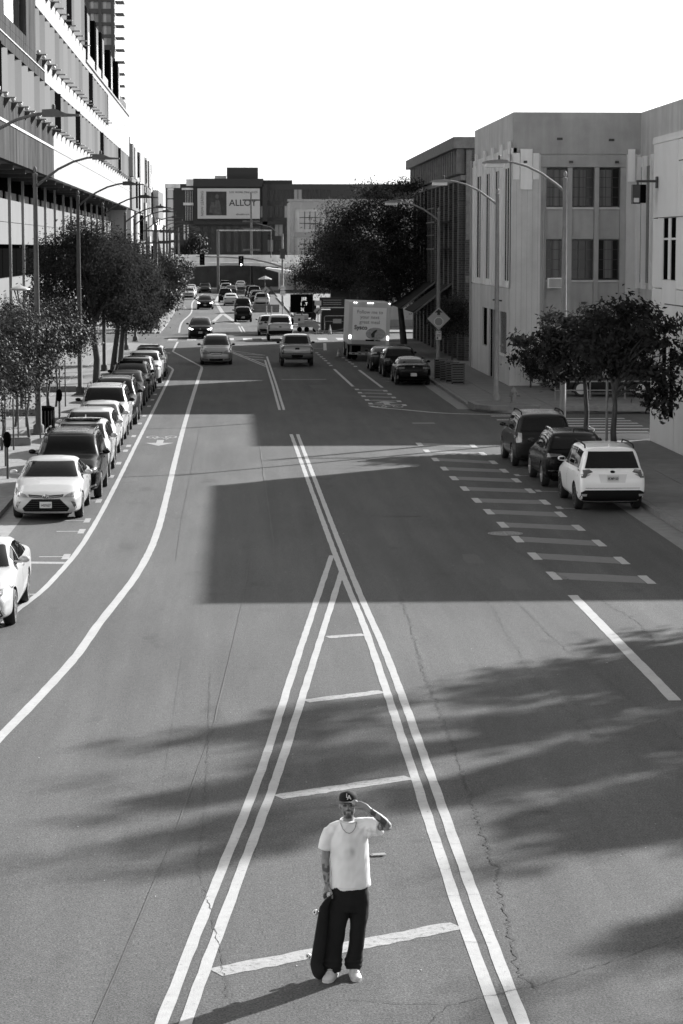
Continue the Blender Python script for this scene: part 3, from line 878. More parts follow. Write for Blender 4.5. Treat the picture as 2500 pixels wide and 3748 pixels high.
# street face (x=0), 18.6 m long
ob('parapet', STUCCO, 0.12, 6.4, 0.12, 18.6, 12.0, 13.72)
ob('wall', STUCCO, 0.3, 6.4, 0.4, 18.6, 0.1, 11.98)
slots = [(0.8, 2.6), (5.0, 6.9), (9.4, 11.4), (13.9, 16.2)]
edges = [0.0] + [v for s in slots for v in s] + [18.6]
for a, b in zip(edges[0::2], edges[1::2]):
    ob('pilaster', STUCCO_L, 0.02, 0.3, a, b, 5.0, 11.0)
    c = (a + b) / 2
    if b - a > 2:
        for k in (-0.75, 0.75):
            ob('pilaster_fin', STUCCO_L, -0.04, 0.02, c + k - 0.3, c + k + 0.3, 5.05, 11.6)
    ob('lintel_block', STUCCO_L, 0.02, 0.3, a, b, 11.0, 11.97)
for a, b in slots:
    ob('slot_lintel', STUCCO_L, 0.0, 0.3, a + 0.01, b - 0.01, 11.0, 11.97)
    ob('window', BLACK, 0.05, 0.29, a + 0.01, b - 0.01, 5.35, 11.0)
    ob('window_mullion', STUCCO, 0.02, 0.049, (a + b) / 2 - 0.2, (a + b) / 2 + 0.2, 5.35, 10.99)
    ob('window_sill', STUCCO_L, -0.03, 0.29, a + 0.01, b - 0.01, 5.0, 5.34)
for y in (0.5, 3.9, 7.9, 11.9, 16.2):
    ob('pilaster_cap', STUCCO_L, -0.10, 0.0, y - 0.25, y + 0.25, 11.65, 12.3)
# ground floor of the street face with doorway and tall windows
for y0, y1 in ((0.0, 1.2), (4.2, 6.0), (9.2, 10.2), (12.5, 18.6)):
    ob('wall_panel', STUCCO, -0.02, 0.29, y0 + 0.01, y1 - 0.01, 0.1, 4.98)
for y0, y1 in ((1.2, 4.2), (6.0, 9.2), (10.2, 12.5)):
    ob('wall_panel', STUCCO, -0.02, 0.29, y0, y1, 3.75, 4.98)
ob('window', BLACK, 0.06, 0.29, 1.2, 4.2, 1.6, 3.74); ob('wall_panel', STUCCO, -0.02, 0.29, 1.2, 4.2, 0.1, 1.5); ob('window_sill', STUCCO_L, -0.12, 0.28, 1.1, 4.3, 1.51, 1.6)
for k in range(5):
    ob('window_bar', STUCCO_D, 0.02, 0.055, 1.5 + k * 0.55, 1.55 + k * 0.55, 1.62, 3.72)
ob('door', BLACK, 0.08, 0.29, 6.0, 9.2, 0.1, 3.74); ob('door_frame', STUCCO_D, 0.0, 0.075, 7.5, 7.65, 0.1, 3.74)
ob('window', BLACK, 0.06, 0.29, 10.2, 12.5, 1.7, 3.74); ob('wall_panel', STUCCO, -0.02, 0.29, 10.2, 12.5, 0.1, 1.65)
MB().tube([(-0.02, 3.2, 4.3), (-0.5, 3.2, 4.35)], 0.04, 6).build('wall_bracket', DARK, O)
# court face (y=0) with three window bays
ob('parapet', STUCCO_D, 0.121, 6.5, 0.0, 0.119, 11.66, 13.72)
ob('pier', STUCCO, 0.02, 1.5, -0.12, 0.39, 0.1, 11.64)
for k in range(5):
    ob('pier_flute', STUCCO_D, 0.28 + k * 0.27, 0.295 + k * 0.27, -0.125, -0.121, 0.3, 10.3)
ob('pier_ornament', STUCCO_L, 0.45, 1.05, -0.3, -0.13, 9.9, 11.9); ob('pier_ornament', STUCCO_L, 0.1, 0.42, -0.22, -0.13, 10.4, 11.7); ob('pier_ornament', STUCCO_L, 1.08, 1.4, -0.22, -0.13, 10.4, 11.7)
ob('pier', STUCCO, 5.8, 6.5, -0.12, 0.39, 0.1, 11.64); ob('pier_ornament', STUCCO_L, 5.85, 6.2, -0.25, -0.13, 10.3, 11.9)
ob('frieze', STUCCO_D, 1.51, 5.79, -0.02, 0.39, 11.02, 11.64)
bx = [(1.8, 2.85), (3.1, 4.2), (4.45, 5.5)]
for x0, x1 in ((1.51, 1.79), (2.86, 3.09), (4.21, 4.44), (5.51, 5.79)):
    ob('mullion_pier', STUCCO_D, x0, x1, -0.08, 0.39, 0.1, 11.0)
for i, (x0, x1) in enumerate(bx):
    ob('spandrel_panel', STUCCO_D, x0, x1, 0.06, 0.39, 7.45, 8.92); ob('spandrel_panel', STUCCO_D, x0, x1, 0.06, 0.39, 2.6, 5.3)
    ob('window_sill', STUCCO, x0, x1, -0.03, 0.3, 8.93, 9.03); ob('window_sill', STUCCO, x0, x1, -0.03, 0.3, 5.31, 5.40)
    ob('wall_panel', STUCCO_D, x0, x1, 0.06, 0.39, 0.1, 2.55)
    cm = mat('pale_curtain', 0.16, 0.9, streak=(7, 0.1, 0.5))  # vertical streaks put fold shade into the curtain colour
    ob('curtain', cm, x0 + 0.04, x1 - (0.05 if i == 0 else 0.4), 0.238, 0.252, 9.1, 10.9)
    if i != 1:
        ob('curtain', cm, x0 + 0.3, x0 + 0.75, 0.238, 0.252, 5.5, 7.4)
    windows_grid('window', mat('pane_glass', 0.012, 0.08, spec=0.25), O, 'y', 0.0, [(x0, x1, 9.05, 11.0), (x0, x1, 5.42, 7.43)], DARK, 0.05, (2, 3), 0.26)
ac = thing('air_conditioner', 'boxy window air conditioner below the stucco building window', 'air conditioner', (16.1, 116.4, 5.0))
part_box('casing', STUCCO_L, ac, -0.36, 0.36, -0.5, -0.03, 0.02, 0.52); part_box('grille', STUCCO_D, ac, -0.31, 0.31, -0.52, -0.505, 0.06, 0.47)
MB().tube([(-0.12, 18.2, 0.2), (-0.12, 18.2, 12.0)], 0.06, 6).build('drain_pipe', STUCCO_D, O)
MB().tube([(1.66, -0.14, 0.2), (1.66, -0.14, 11.0)], 0.05, 6).build('drain_pipe', STUCCO_D, O)
for x, z in ((2.3, 12.35), (4.9, 12.3), (3.6, 4.2)): ob('vent', DARK, x, x + 0.28, -0.03, -0.001, z, z + 0.12)
for k in range(3): ob('floodlight', DARK, 0.6 + k * 2.3, 0.78 + k * 2.3, -0.32, -0.14, 11.2, 11.32)
# recessed wing face further right (x = 6.5) coming towards the side street
ob('wing_wall', STUCCO, 6.52, 20, -16.0, 0.4, 0.1, 13.72)
for y in (-15, -12.5, -10, -7.5, -5, -2.8, -1.2):
    ob('window', GLASS, 6.46, 6.515, y, y + 0.7, 5.3, 11.0)
    ob('pilaster', STUCCO_L, 6.3, 6.515, y + 0.8, y + 1.2, 5.0, 11.5)

# ---------------------------------------------------------------- brick building behind it
K = thing('brick_building', 'dark brick building with a heavy cornice and awnings behind the big tree', 'building', (13.8, 142, 0))
def kb(name, m, x0, x1, y0, y1, z0, z1):
    return part_box(name, m, K, x0, x1, y0, y1, z0, z1)
kb('wall', BRICK, 0.4, 22, 0.0, 39, 0.1, 13.0)
kb('cornice', mat('cornice_stone', 0.16, 0.9, var=0.3, scale=3), -0.35, 22, -0.1, 39.2, 13.02, 13.7)
kb('frieze_course', MATS['cornice_stone'], 0.1, 0.39, 0, 39, 11.1, 11.4)
for i in range(24):
    kb('corbel', MATS['cornice_stone'], -0.1, 0.38, 0.5 + i * 1.6, 1.2 + i * 1.6, 11.5, 13.0)
for i in range(12):
    y = 0.6 + i * 3.2
    kb('pilaster', BRICK, 0.05, 0.39, y, y + 1.0, 0.1, 11.05)
    if i < 11:
        kb('window', GLASS, 0.3, 0.38, y + 1.2, y + 3.0, 4.9, 10.6)
        kb('window_frame', DARK, 0.2, 0.29, y + 2.05, y + 2.15, 4.9, 10.6)
        kb('shop_window', GLASS, 0.3, 0.38, y + 1.2, y + 3.0, 0.7, 3.9)
kb('corner_quoin', MATS['cornice_stone'], 0.42, 0.75, -0.06, -0.01, 7.5, 12.9); kb('stone_band', MATS['cornice_stone'], 0.42, 2.0, -0.06, -0.01, 4.9, 5.3)
aw = mat('awning_cloth', 0.03, 0.9, spec=0.1)
for y0, y1 in ((6, 13), (17, 26)):
    a = MB(); a.add([(0.3, y0, 4.8), (0.3, y1, 4.8), (-2.3, y1, 3.0), (-2.3, y0, 3.0), (0.3, y0, 4.7), (0.3, y1, 4.7), (-2.3, y1, 2.9), (-2.3, y0, 2.9)], [(0, 1, 2, 3), (4, 7, 6, 5), (0, 3, 7, 4), (1, 5, 6, 2), (3, 2, 6, 7)])
    a.build('awning', aw, K)
    a = MB().prism([(-2.35, 2.88), (-2.1, 2.95), (0.35, 4.85), (0.3, 4.95)], y0 - 0.1, y0 - 0.01, 'y').build('awning_edge', KERB, K)
# fire-escape shelves
for z in (8.6, 6.9):
    kb('fire_escape', DARK, -1.0, 0.04, 6.0, 12.0, z, z + 0.08); kb('fire_escape_rail', DARK, -1.0, -0.95, 6.0, 12.0, z + 0.9, z + 0.95)

# ---------------------------------------------------------------- white corner building at the right edge
W = thing('white_building', 'white scored concrete building with slim windows at the right edge', 'building', (15, 60, 0))
wm = mat('white_concrete', 0.60, 0.75, var=0.04, scale=1.5, streak=(0.6, 0.08, 0.06), bump=0.08, bscale=20)
def wb(name, m, x0, x1, y0, y1, z0, z1):
    return part_box(name, m, W, x0, x1, y0, y1, z0, z1)
wb('core_wall', wm, 0.25, 24, 0.1, 22.9, 0.1, 10.6)
ys = [0.0, 5.9, 9.0, 12.2, 15.4, 18.4]
zs = [0.1, 3.1, 5.6, 8.05, 10.65]
wins = [(18.55, 19.45), (19.95, 20.85)]
for z0, z1 in zip(zs[:-1], zs[1:]):
    for y0, y1 in zip(ys[:-1], ys[1:]):
        wb('wall_panel', wm, 0.0, 0.24, y0 + 0.015, y1 - 0.015, z0 + 0.015, z1 - 0.015)
wb('wall_panel', wm, 0.0, 0.24, 21.0, 22.9, 0.1, 5.58); wb('wall_panel', wm, 0.0, 0.24, 21.0, 22.9, 5.62, 8.03); wb('wall_panel', wm, 0.0, 0.24, 18.42, 22.9, 8.07, 10.65)
wb('wall_panel', wm, 0.0, 0.24, 18.42, 20.98, 0.1, 1.2); wb('wall_panel', wm, 0.0, 0.24, 18.42, 20.98, 3.6, 5.9)
for y0, y1 in wins:
    for z0, z1 in ((1.22, 3.58), (5.92, 8.03)):
        wb('window', BLACK, 0.03, 0.2, y0, y1, z0, z1); wb('window_frame', wm, 0.01, 0.029, y0, y1, z1 - 0.75, z1 - 0.68)
for y0, y1 in ((18.42, 18.53), (19.47, 19.93), (20.87, 20.98)):
    for z0, z1 in ((1.22, 3.58), (5.92, 8.03)):
        wb('window_jamb', wm, 0.0, 0.24, y0, y1, z0, z1)
wb('score_line', INK, -0.004, -0.001, 14.2, 17.4, 9.35, 9.39); wb('score_line', INK, -0.004, -0.001, 16.0, 20.4, 5.05, 5.09); wb('score_line', INK, -0.004, -0.001, 15.6, 18.2, 9.9, 9.94)
wb('parapet', wm, -0.02, 24, -0.02, 22.95, 10.66, 10.9)
wb('end_panel', wm, 0.25, 24, 22.905, 22.95, 0.1, 10.6)

# wall lantern on a bracket at the white building's corner
LN = thing('wall_lantern', 'dark boxy signal lantern on a bracket at the white building corner', 'lantern', (14.98, 82.0, 9.0))
part_box('bracket', DARK, LN, -0.75, 0.0, -0.06, 0.06, 0.30, 0.38); part_box('wall_plate', DARK, LN, -0.06, -0.005, -0.12, 0.12, 0.1, 0.5)
MB().box(-0.9, -0.63, -0.16, 0.16, -0.45, 0.22).build('housing', DARK, LN); MB().box(-0.6, -0.42, -0.14, 0.14, -0.42, 0.22).build('housing', BLACK, LN)
MB().box(-0.86, -0.68, -0.2, -0.165, -0.40, -0.25).build('lens', SIGNW, LN); MB().tube([(-0.7, 0, 0.22), (-0.7, 0, 0.34)], 0.04, 6).build('hanger', DARK, LN)
# utility pole behind the white building
UP = thing('utility_pole', 'weathered utility pole top with a crossarm above the white building roof', 'utility pole', (18.35, 92.6, 0))
MB().tube([(0, 0, 0), (0, 0, 11.9)], [0.17, 0.13], 10).build('pole', BARK, UP); part_box('crossarm', BARK, UP, -0.2, 2.2, -0.2, -0.14, 11.2, 11.32)
for x in (0.5, 1.2, 1.9):
    MB().lathe([(0.05, 11.32), (0.06, 11.42), (0.03, 11.5)], 8, (x, -0.17, 0)).build('insulator', SIGNG, UP)

# ---------------------------------------------------------------- far end of the street: bridge, billboard block, loft block
BR = thing('road_bridge', 'concrete arched road bridge with panelled parapet crossing the end of the street', 'bridge', (0, 372, 0))
bc = mat('bridge_concrete', 0.62, 0.9, var=0.15, scale=0.4, streak=(0.3, 0.1, 0.2))
arch = [(-16 + 32 * i / 16, 3.2 + 1.05 * math.sin(math.pi * i / 16)) for i in range(17)]
poly = [(-40, 4.7), (-40, 0), (-16, 0)] + arch + [(16, 0), (46, 0), (46, 4.7)]
MB().prism(poly[::-1], 0, 12, 'y').build('deck', bc, BR)
MB().prism([(-40, 5.7), (46, 5.35), (46, 5.75), (-40, 6.1)], -0.35, 0, 'y').build('coping', STUCCO, BR)
part_box('parapet', bc, BR, -40, 46, -0.2, 0.0, 4.72, 5.6)
for i in range(22):
    part_box('parapet_post', STUCCO, BR, -22 + i * 2.6, -21.7 + i * 2.6, -0.28, -0.205, 4.72, 5.55)
part_box('clearance_sign', SIGNG, BR, -1.9, 1.0, -0.3, -0.2, 4.3, 4.65); part_box('name_sign', STUCCO, BR, 3.6, 7.0, -0.3, -0.205, 4.85, 5.4)
MB().prism([(8.6, 2.9), (30, 2.9), (30, 3.3), (11, 3.3), (5.4, 4.0), (5.2, 3.8)], -14, -0.5, 'y').build('canopy_roof', STUCCO, BR)
for x in (9.5, 14, 20):
    part_box('canopy_post', DARK, BR, x, x + 0.3, -13.5, -13.2, 0.1, 2.88)

A = thing('billboard_block', 'dark modern apartment block carrying a large leasing billboard', 'building', (0, 462, 0))
dk = mat('dark_cladding', 0.035, 0.7, var=0.1, scale=0.3)
dk2 = mat('dark_cladding_b', 0.05, 0.7)
def ab(name, m, x0, x1, y0, y1, z0, z1, par=None):
    return part_box(name, m, par or A, x0, x1, y0, y1, z0, z1)
ab('wall', dk, -7.6, 6.2, 0.3, 20, 0.0, 20.6)
ab('wall', dk, -11.5, -7.62, 2.0, 20, 0, 19.6); ab('wall', dk2, 6.22, 40, 2.0, 22, 0, 19.6)
ab('roof_box', dk, -1.0, 5.2, 4, 14, 20.62, 22.9); ab('roof_box', dk, 5.8, 12.0, 4, 14, 19.62, 20.4); ab('roof_plant', STUCCO, -3.4, -1.1, 5, 9, 20.62, 21.3)
ab('roof_edge', STUCCO_L, -13.2, -10.2, 1.9, 8, 18.8, 19.6); ab('roof_edge', STUCCO_L, -9.0, -7.65, 1.5, 1.98, 19.2, 20.5)
ab('balcony_slab', STUCCO_L, -9.6, -7.62, 1.2, 1.98, 15.4, 15.9); ab('balcony_slab', STUCCO_L, -9.9, -7.62, 1.2, 1.98, 18.4, 18.8)
ab('glazed_bay', mat('bright_glass', 0.75, 0.3), -12.8, -11.6, 2.4, 6, 10.0, 18.6)
for z in (12.4, 14.6, 16.6):
    ab('bay_rail', dk, -13.0, -11.52, 2.25, 2.38, z, z + 0.18)
ab('bay_post', dk, -13.1, -12.82, 2.0, 6, 6, 18.8)
for k in range(5):
    ab('fin', STUCCO, -9.2 + k * 0.33, -9.1 + k * 0.33, 1.6, 1.95, 12.4, 18.3)
for i in range(9):                                   # lower floors
    x = -7.2 + i * 1.5
    ab('window', GLASSB, x, x + 0.9, 0.24, 0.295, 6.2, 11.2); ab('window', GLASSB, x, x + 0.9, 0.24, 0.295, 2, 5.6)
for x, m in ((-9.6, 'bright_glass'), (-8.9, 'bright_glass')):
    ab('window', MATS[m], x, x + 0.35, 1.9, 1.98, 8.5, 11.6)
ab('window', MATS['bright_glass'], -8.9, -8.55, 1.9, 1.98, 4.5, 7.2)
for i in range(7):
    for j, z in enumerate((6.3, 9.4, 13.0, 16.2)):
        x = 6.6 + i * 1.9
        m = mat('bright_glass_b', 0.30, 0.25) if (i * 3 + j * 5) % 4 == 0 and i < 4 else GLASSB
        ab('window', m, x, x + 1.5, 1.9, 1.98, z, z + 2.3)
        ab('window_mullion', dk, x + 0.7, x + 0.8, 1.82, 1.895, z, z + 2.3)
ab('window', MATS['bright_glass_b'], 5.6, 6.15, 0.2, 0.295, 13.0, 15.2)
ab('frame_beam', dk, -7.6, 16, -0.3, 0.2, 11.6, 12.2); ab('frame_beam', dk, -7.6, 6.2, -0.3, 0.2, 19.0, 20.55); ab('frame_post', dk, 6.0, 7.0, -0.3, 1.8, 0, 19.6)
BB = thing('billboard', 'pale billboard reading ALLOY with a dark portrait panel on the dark block', 'billboard', (-0.62, 461.4, 15.7))
MB().box(-6.15, 6.1, -0.05, 0.25, -2.95, 2.95).build('panel', mat('billboard_paper', 0.55, 0.6), BB)
MB().box(-4.45, -0.45, -0.09, -0.051, -2.3, 2.35).build('portrait_panel', mat('portrait_dark', 0.035, 0.7, var=0.5, scale=0.8), BB)
fg = MB(); fg.tube([(-2.3, -0.12, -2.2), (-2.25, -0.12, -0.3), (-2.3, -0.12, 0.7)], [(0.9, 0.03), (0.6, 0.03), (0.35, 0.03)], 8); fg.sphere((-2.3, -0.12, 1.35), 0.36, 10, 6, (1, 0.08, 1.3))
fg.tube([(-3.4, -0.11, -1.8), (-3.2, -0.11, 0.3)], [(0.5, 0.02), (0.3, 0.02)], 8)
fg.build('portrait_figure', mat('portrait_grey', 0.085, 0.7, var=0.4, scale=1.5), BB)
bt = lambda s, size, x, z, **k: text('lettering', s, size, mat('billboard_ink', 0.02, 0.7), BB, (x, -0.1, z), **k)
bt('ALLOY', 1.75, 2.75, 0.1, bold=0.015); [bt(w_, 0.5, 0.55 + k_ * 1.5, 2.2) for k_, w_ in enumerate(('LIVE', 'WORK', 'DINE', 'SHOP'))]; bt('alloydtla.com', 0.5, 2.75, -2.1)
text('lettering', 'NOW LEASING', 0.72, MATS['billboard_ink'], BB, (-5.2, -0.1, 0), rot=(math.pi / 2, -math.pi / 2, 0))

LOFT = mat('loft_concrete', 0.24, 0.9, var=0.06, scale=0.5)
LF = thing('loft_block', 'grey concrete loft block with gridded windows left of the big tree', 'building', (9.8, 400, 0))
def lf(name, m, x0, x1, y0, y1, z0, z1):
    return part_box(name, m, LF, x0, x1, y0, y1, z0, z1)
lf('wall', STUCCO_D, 0.05, 26, 0.3, 20, 0, 14.9)
for x0, x1 in ((0, 0.75), (6.4, 7.2), (12.8, 13.6)):
    lf('pier', LOFT, x0, x1, 0, 0.29, 0, 14.9)
for z0, z1 in ((13.6, 14.9), (8.8, 9.7), (4.4, 5.4)):
    for x0, x1 in ((0.76, 6.39), (7.21, 12.79)):
        lf('floor_band', LOFT, x0, x1, 0, 0.29, z0, z1)
for z0, z1 in ((10.2, 13.2), (6.0, 8.6)):
    for x0 in (1.7, 8.3):
        g = lf('window', mat('loft_glass', 0.30, 0.2), x0, x0 + 3.6, 0.2, 0.29, z0, z1)
        for k in (0.9, 1.8, 2.7):
            lf('window_bar', DARK, x0 + k - 0.06, x0 + k + 0.06, 0.12, 0.19, z0, z1)
        for k in (0.33, 0.66):
            lf('window_bar', DARK, x0, x0 + 3.6, 0.06, 0.115, lerp(z0, z1, k) - 0.06, lerp(z0, z1, k) + 0.06)
lf('roof_edge', LOFT, -0.3, 26, -0.2, 3, 14.92, 15.3)
MB().tube([(5.9, -0.3, 3.5), (5.9, -0.3, 14.5)], 0.18, 6).build('drain_pipe', STUCCO_D, LF)
LW = thing('low_shed', 'low pale roofed shed beside the bridge under the loft block', 'building', (7.8, 386, 0))
part_box('wall', STUCCO, LW, 0, 22, 0, 8, 0, 4.9); part_box('roof', STUCCO_L, LW, -0.6, 23, -0.5, 9, 4.92, 5.5); part_box('door', STUCCO_D, LW, 4, 10, -0.05, -0.005, 0, 3.6)
# dark mottled wall behind the bridge
UB = thing('retaining_wall', 'dark mottled wall behind the bridge arch', 'wall', (0, 420, 0))
part_box('wall', mat('mottled_dark', 0.035, 0.95, var=0.5, scale=0.5), UB, -40, 30, 0, 2, 0, 5.2)

# ---------------------------------------------------------------- unseen pale buildings added beside and behind the viewpoint to bounce sunlight
for nm, lab, x0, x1, y0, y1, h, face in (('bounce_terrace', 'unseen pale terrace added on the left before the finned building to bounce sunlight', -40, -11.5, -45, 82, 19, 'x'), ('bounce_building', 'unseen pale building added behind the viewpoint to bounce sunlight', -9, 60, -75, -45, 26, 'y')):
    E_ = thing(nm, lab, 'building', (x0, y0, 0))
    part_box('wall', STUCCO, E_, 0, x1 - x0, 0, y1 - y0, 0.1, h)
    part_box('parapet', WHITEW, E_, -0.1, x1 - x0 + 0.15, -0.1, y1 - y0 + 0.15, h + 0.01, h + 0.8)
    for r in range(5):
        if face == 'x':
            for k in range(14): part_box('window', GLASS, E_, x1 - x0 + 0.005, x1 - x0 + 0.06, 3 + k * 8.8, 6.5 + k * 8.8, 2.2 + r * 3.5, 4.0 + r * 3.5)
        else:
            for k in range(8): part_box('window', GLASS, E_, 3 + k * 8.2, 6.5 + k * 8.2, y1 - y0 + 0.005, y1 - y0 + 0.06, 2.5 + r * 4.6, 4.9 + r * 4.6)

# ================================================================== street lamps
def lamp_post(flip, boxy):
    r = thing('street_lamp', 'x', 'street lamp')
    s = -1 if flip else 1
    m = POLEL if flip else POLE
    p = MB(); p.lathe([(0.20, 0.0), (0.20, 0.35), (0.115, 0.42), (0.11, 3.2), (0.075, 9.5), (0.09, 9.52), (0.09, 9.6), (0.03, 9.62), (0.075, 9.72), (0.06, 9.8), (0.02, 9.85)], 12)
    p.build('pole', m, r, smooth=True, angle=50)
    pts = [(0.0, 0, 9.1), (0.35 * s, 0, 9.38), (0.85 * s, 0, 9.75), (1.4 * s, 0, 10.02), (1.9 * s, 0, 10.16), (2.3 * s, 0, 10.2)]
    MB().tube(pts, [0.05, 0.05, 0.045, 0.042, 0.04, 0.04], 8).build('arm', m, r, smooth=True)
    h = MB()
    if boxy:
        h.prism([(2.1 * s, 10.13), (2.1 * s, 10.24), (2.35 * s, 10.27), (2.85 * s, 10.22), (3.0 * s, 10.17), (3.0 * s, 10.12)], -0.17, 0.17, 'y')
        hd = h.build('lamp_head', POLEL, r)
        part_box('lens', mat('lamp_lens', 0.45, 0.2), hd, min(2.25 * s, 2.9 * s), max(2.25 * s, 2.9 * s), -0.14, 0.14, 9.98, 10.115)
    else:
        h.prism([(2.1 * s, 10.1), (2.1 * s, 10.28), (2.45 * s, 10.3), (2.75 * s, 10.18), (3.1 * s, 10.16), (3.1 * s, 10.12), (2.5 * s, 10.1)], -0.16, 0.16, 'y')
        hd = h.build('lamp_head', POLE, r)
    MB().lathe([(0.05, 10.27), (0.05, 10.4), (0.03, 10.42)], 8, (2.4 * s, 0, 0)).build('photocell', DARK, hd)
    MB().lathe([(0.27, 0), (0.27, 0.06), (0.2, 0.09)], 10).build('base_plate', m, r)
    return r
LL = [(54.8 + 9.0, 1.03, 'nearest of the row at the frame edge'), (86.3, 1.0, 'second of the row behind the saplings'),
      (110, 0.97, 'third of the row before the dark tree'), (131, 0.955, 'fourth of the row above the dark tree'),
      (158, 0.945, 'beyond the big dark tree, fifth of the row'), (173, 0.94, 'beyond the big dark tree, sixth of the row'), (198, 0.93, 'past the crossing, seventh of the row'),
      (224, 0.92, 'past the crossing, eighth of the row'), (246, 0.92, 'past the crossing, ninth of the row'), (268, 0.92, 'far down the street, tenth of the row'),
      (292, 0.92, 'far down the street, eleventh of the row'), (318, 0.92, 'far down the street, last of the row')]
proto = lamp_post(False, False)
for i, (y, sc, w) in enumerate(LL):
    o = proto if i == 0 else copy_tree(proto)
    o.location = (-7.2, y, 0.12); o.scale = (1, 1, sc)
    tag(o, 'curved arm street lamp on the left, ' + w, 'street lamp', 'street lamps along the left pavement')
protor = lamp_post(True, True)
for i, (x, y, sc, w) in enumerate([(12.05, 84.4, 0.98, 'nearest of the three, behind the parked dark car'), (11.75, 103.3, 0.965, 'on the corner island beside the hydrant'), (11.15, 126, 0.92, 'carrying the diamond sign, farthest of the three')]):
    o = protor if i == 0 else copy_tree(protor)
    o.location = (x, y, 0.12); o.scale = (1, 1, sc)
    tag(o, 'grey street lamp on the right, ' + w, 'street lamp', 'street lamps along the right pavement')

# ---- stop-ahead sign on the far right lamp pole
SG = thing('warning_sign', 'diamond stop ahead warning sign on the right lamp pole', 'sign', (11.15, 125.8, 3.2))
d = 0.62
MB().prism([(0, -d), (d, 0), (0, d), (-d, 0)], -0.03, 0, 'y').build('plate', SIGNG, SG)
MB().prism([(0, -d * 1.05), (d * 1.05, 0), (0, d * 1.05), (-d * 1.05, 0)], 0.002, 0.01, 'y').build('border', DARK, SG)
oc = lambda r: [(r * math.cos(rad(22.5 + 45 * k)), r * math.sin(rad(22.5 + 45 * k)) - 0.16) for k in range(8)]
MB().prism(oc(0.27), -0.042, -0.032, 'y').build('octagon_edge', SIGNW, SG); MB().prism(oc(0.225), -0.05, -0.043, 'y').build('octagon', mat('octagon_red', 0.2, 0.5), SG)
MB().prism([(-0.08, 0.2), (0.08, 0.2), (0.08, 0.33), (0.22, 0.33), (0, 0.52), (-0.22, 0.33), (-0.08, 0.33)], -0.045, -0.032, 'y').build('arrow', INK, SG)
SP = thing('parking_sign', 'small white parking sign below the diamond sign on the lamp pole', 'sign', (11.15, 125.8, 2.3))
part_box('plate', SIGNW, SP, -0.15, 0.15, -0.03, 0, -0.24, 0.24)
for z in (0.02, -0.05): part_box('printed_line', INK, SP, -0.11, 0.11, -0.034, -0.031, z, z + 0.03)
part_box('printed_box', INK, SP, -0.11, -0.02, -0.034, -0.031, -0.19, -0.1)
text('lettering', '2 HR', 0.14, INK, SP, (0, -0.034, 0.16), extrude=0.001)

# ---- slatted bins by the kerb
for i in range(4):
    b = thing('slatted_bin', 'dark slatted bin %s of the row of four beside the lamp pole' % ('nearest', 'second', 'third', 'farthest')[i], 'litter bin', (11.42 - i * 0.16, 117.6 + i * 1.5, 0.135), 0, 'slatted bins by the kerb')
    for x in (-0.32, 0.28): part_box('post', DARK, b, x, x + 0.05, -0.03, 0.03, 0, 1.0)
    for k in range(7): part_box('slat', mat('bin_slat', 0.07, 0.6), b, -0.34, 0.35, -0.06, -0.035, 0.12 + k * 0.125, 0.21 + k * 0.125)
    part_box('lid', DARK, b, -0.36, 0.37, -0.1, 0.3, 1.0, 1.05); part_box('body', BLACK, b, -0.3, 0.31, 0.035, 0.28, 0.05, 0.99)

# ---- fire hydrant
H = thing('fire_hydrant', 'grey fire hydrant on the corner island', 'hydrant', (12.2, 100.6, 0.3))
hm = mat('hydrant_paint', 0.14, 0.5, var=0.15, scale=10)
MB().lathe([(0.17, 0), (0.17, 0.05), (0.12, 0.07), (0.115, 0.42), (0.15, 0.44), (0.15, 0.5), (0.13, 0.52), (0.11, 0.6), (0.05, 0.65), (0.04, 0.7), (0.0001, 0.71)], 14).build('barrel', hm, H, smooth=True)
for ax, c in (('x', (-0.1, 0, 0.34)), ('x', (0.22, 0, 0.34)), ('y', (0, -0.2, 0.32))):
    q = MB(); q.lathe([(0.06, -0.08), (0.075, 0.02), (0.075, 0.05)], 10, c, ax); q.build('outlet_cap', hm, H, smooth=True)

# ---- thin sign post on the near right pavement
PS = thing('sign_post', 'thin grey steel sign post beside the near right street tree', 'post', (12.85, 79.3, 0.13))
MB().tube([(0, 0, 0), (0, 0, 3.0)], 0.045, 8).build('post', POLEL, PS); part_box('plate', SIGNG, PS, -0.16, 0.16, 0.05, 0.065, 2.45, 2.95)

# ---- pipe rail in the court
RL = thing('pipe_rail', 'low grey pipe rail in front of the court parking', 'railing', (14.6, 104.8, 0.13))
for z in (0.45, 0.85): MB().tube([(0, 0, z), (4.9, 0, z)], 0.035, 6).build('rail', POLEL, RL)
for x in (0.0, 1.6, 3.2, 4.9): MB().tube([(x, 0, 0), (x, 0, 0.9)], 0.04, 6).build('post', POLEL, RL)

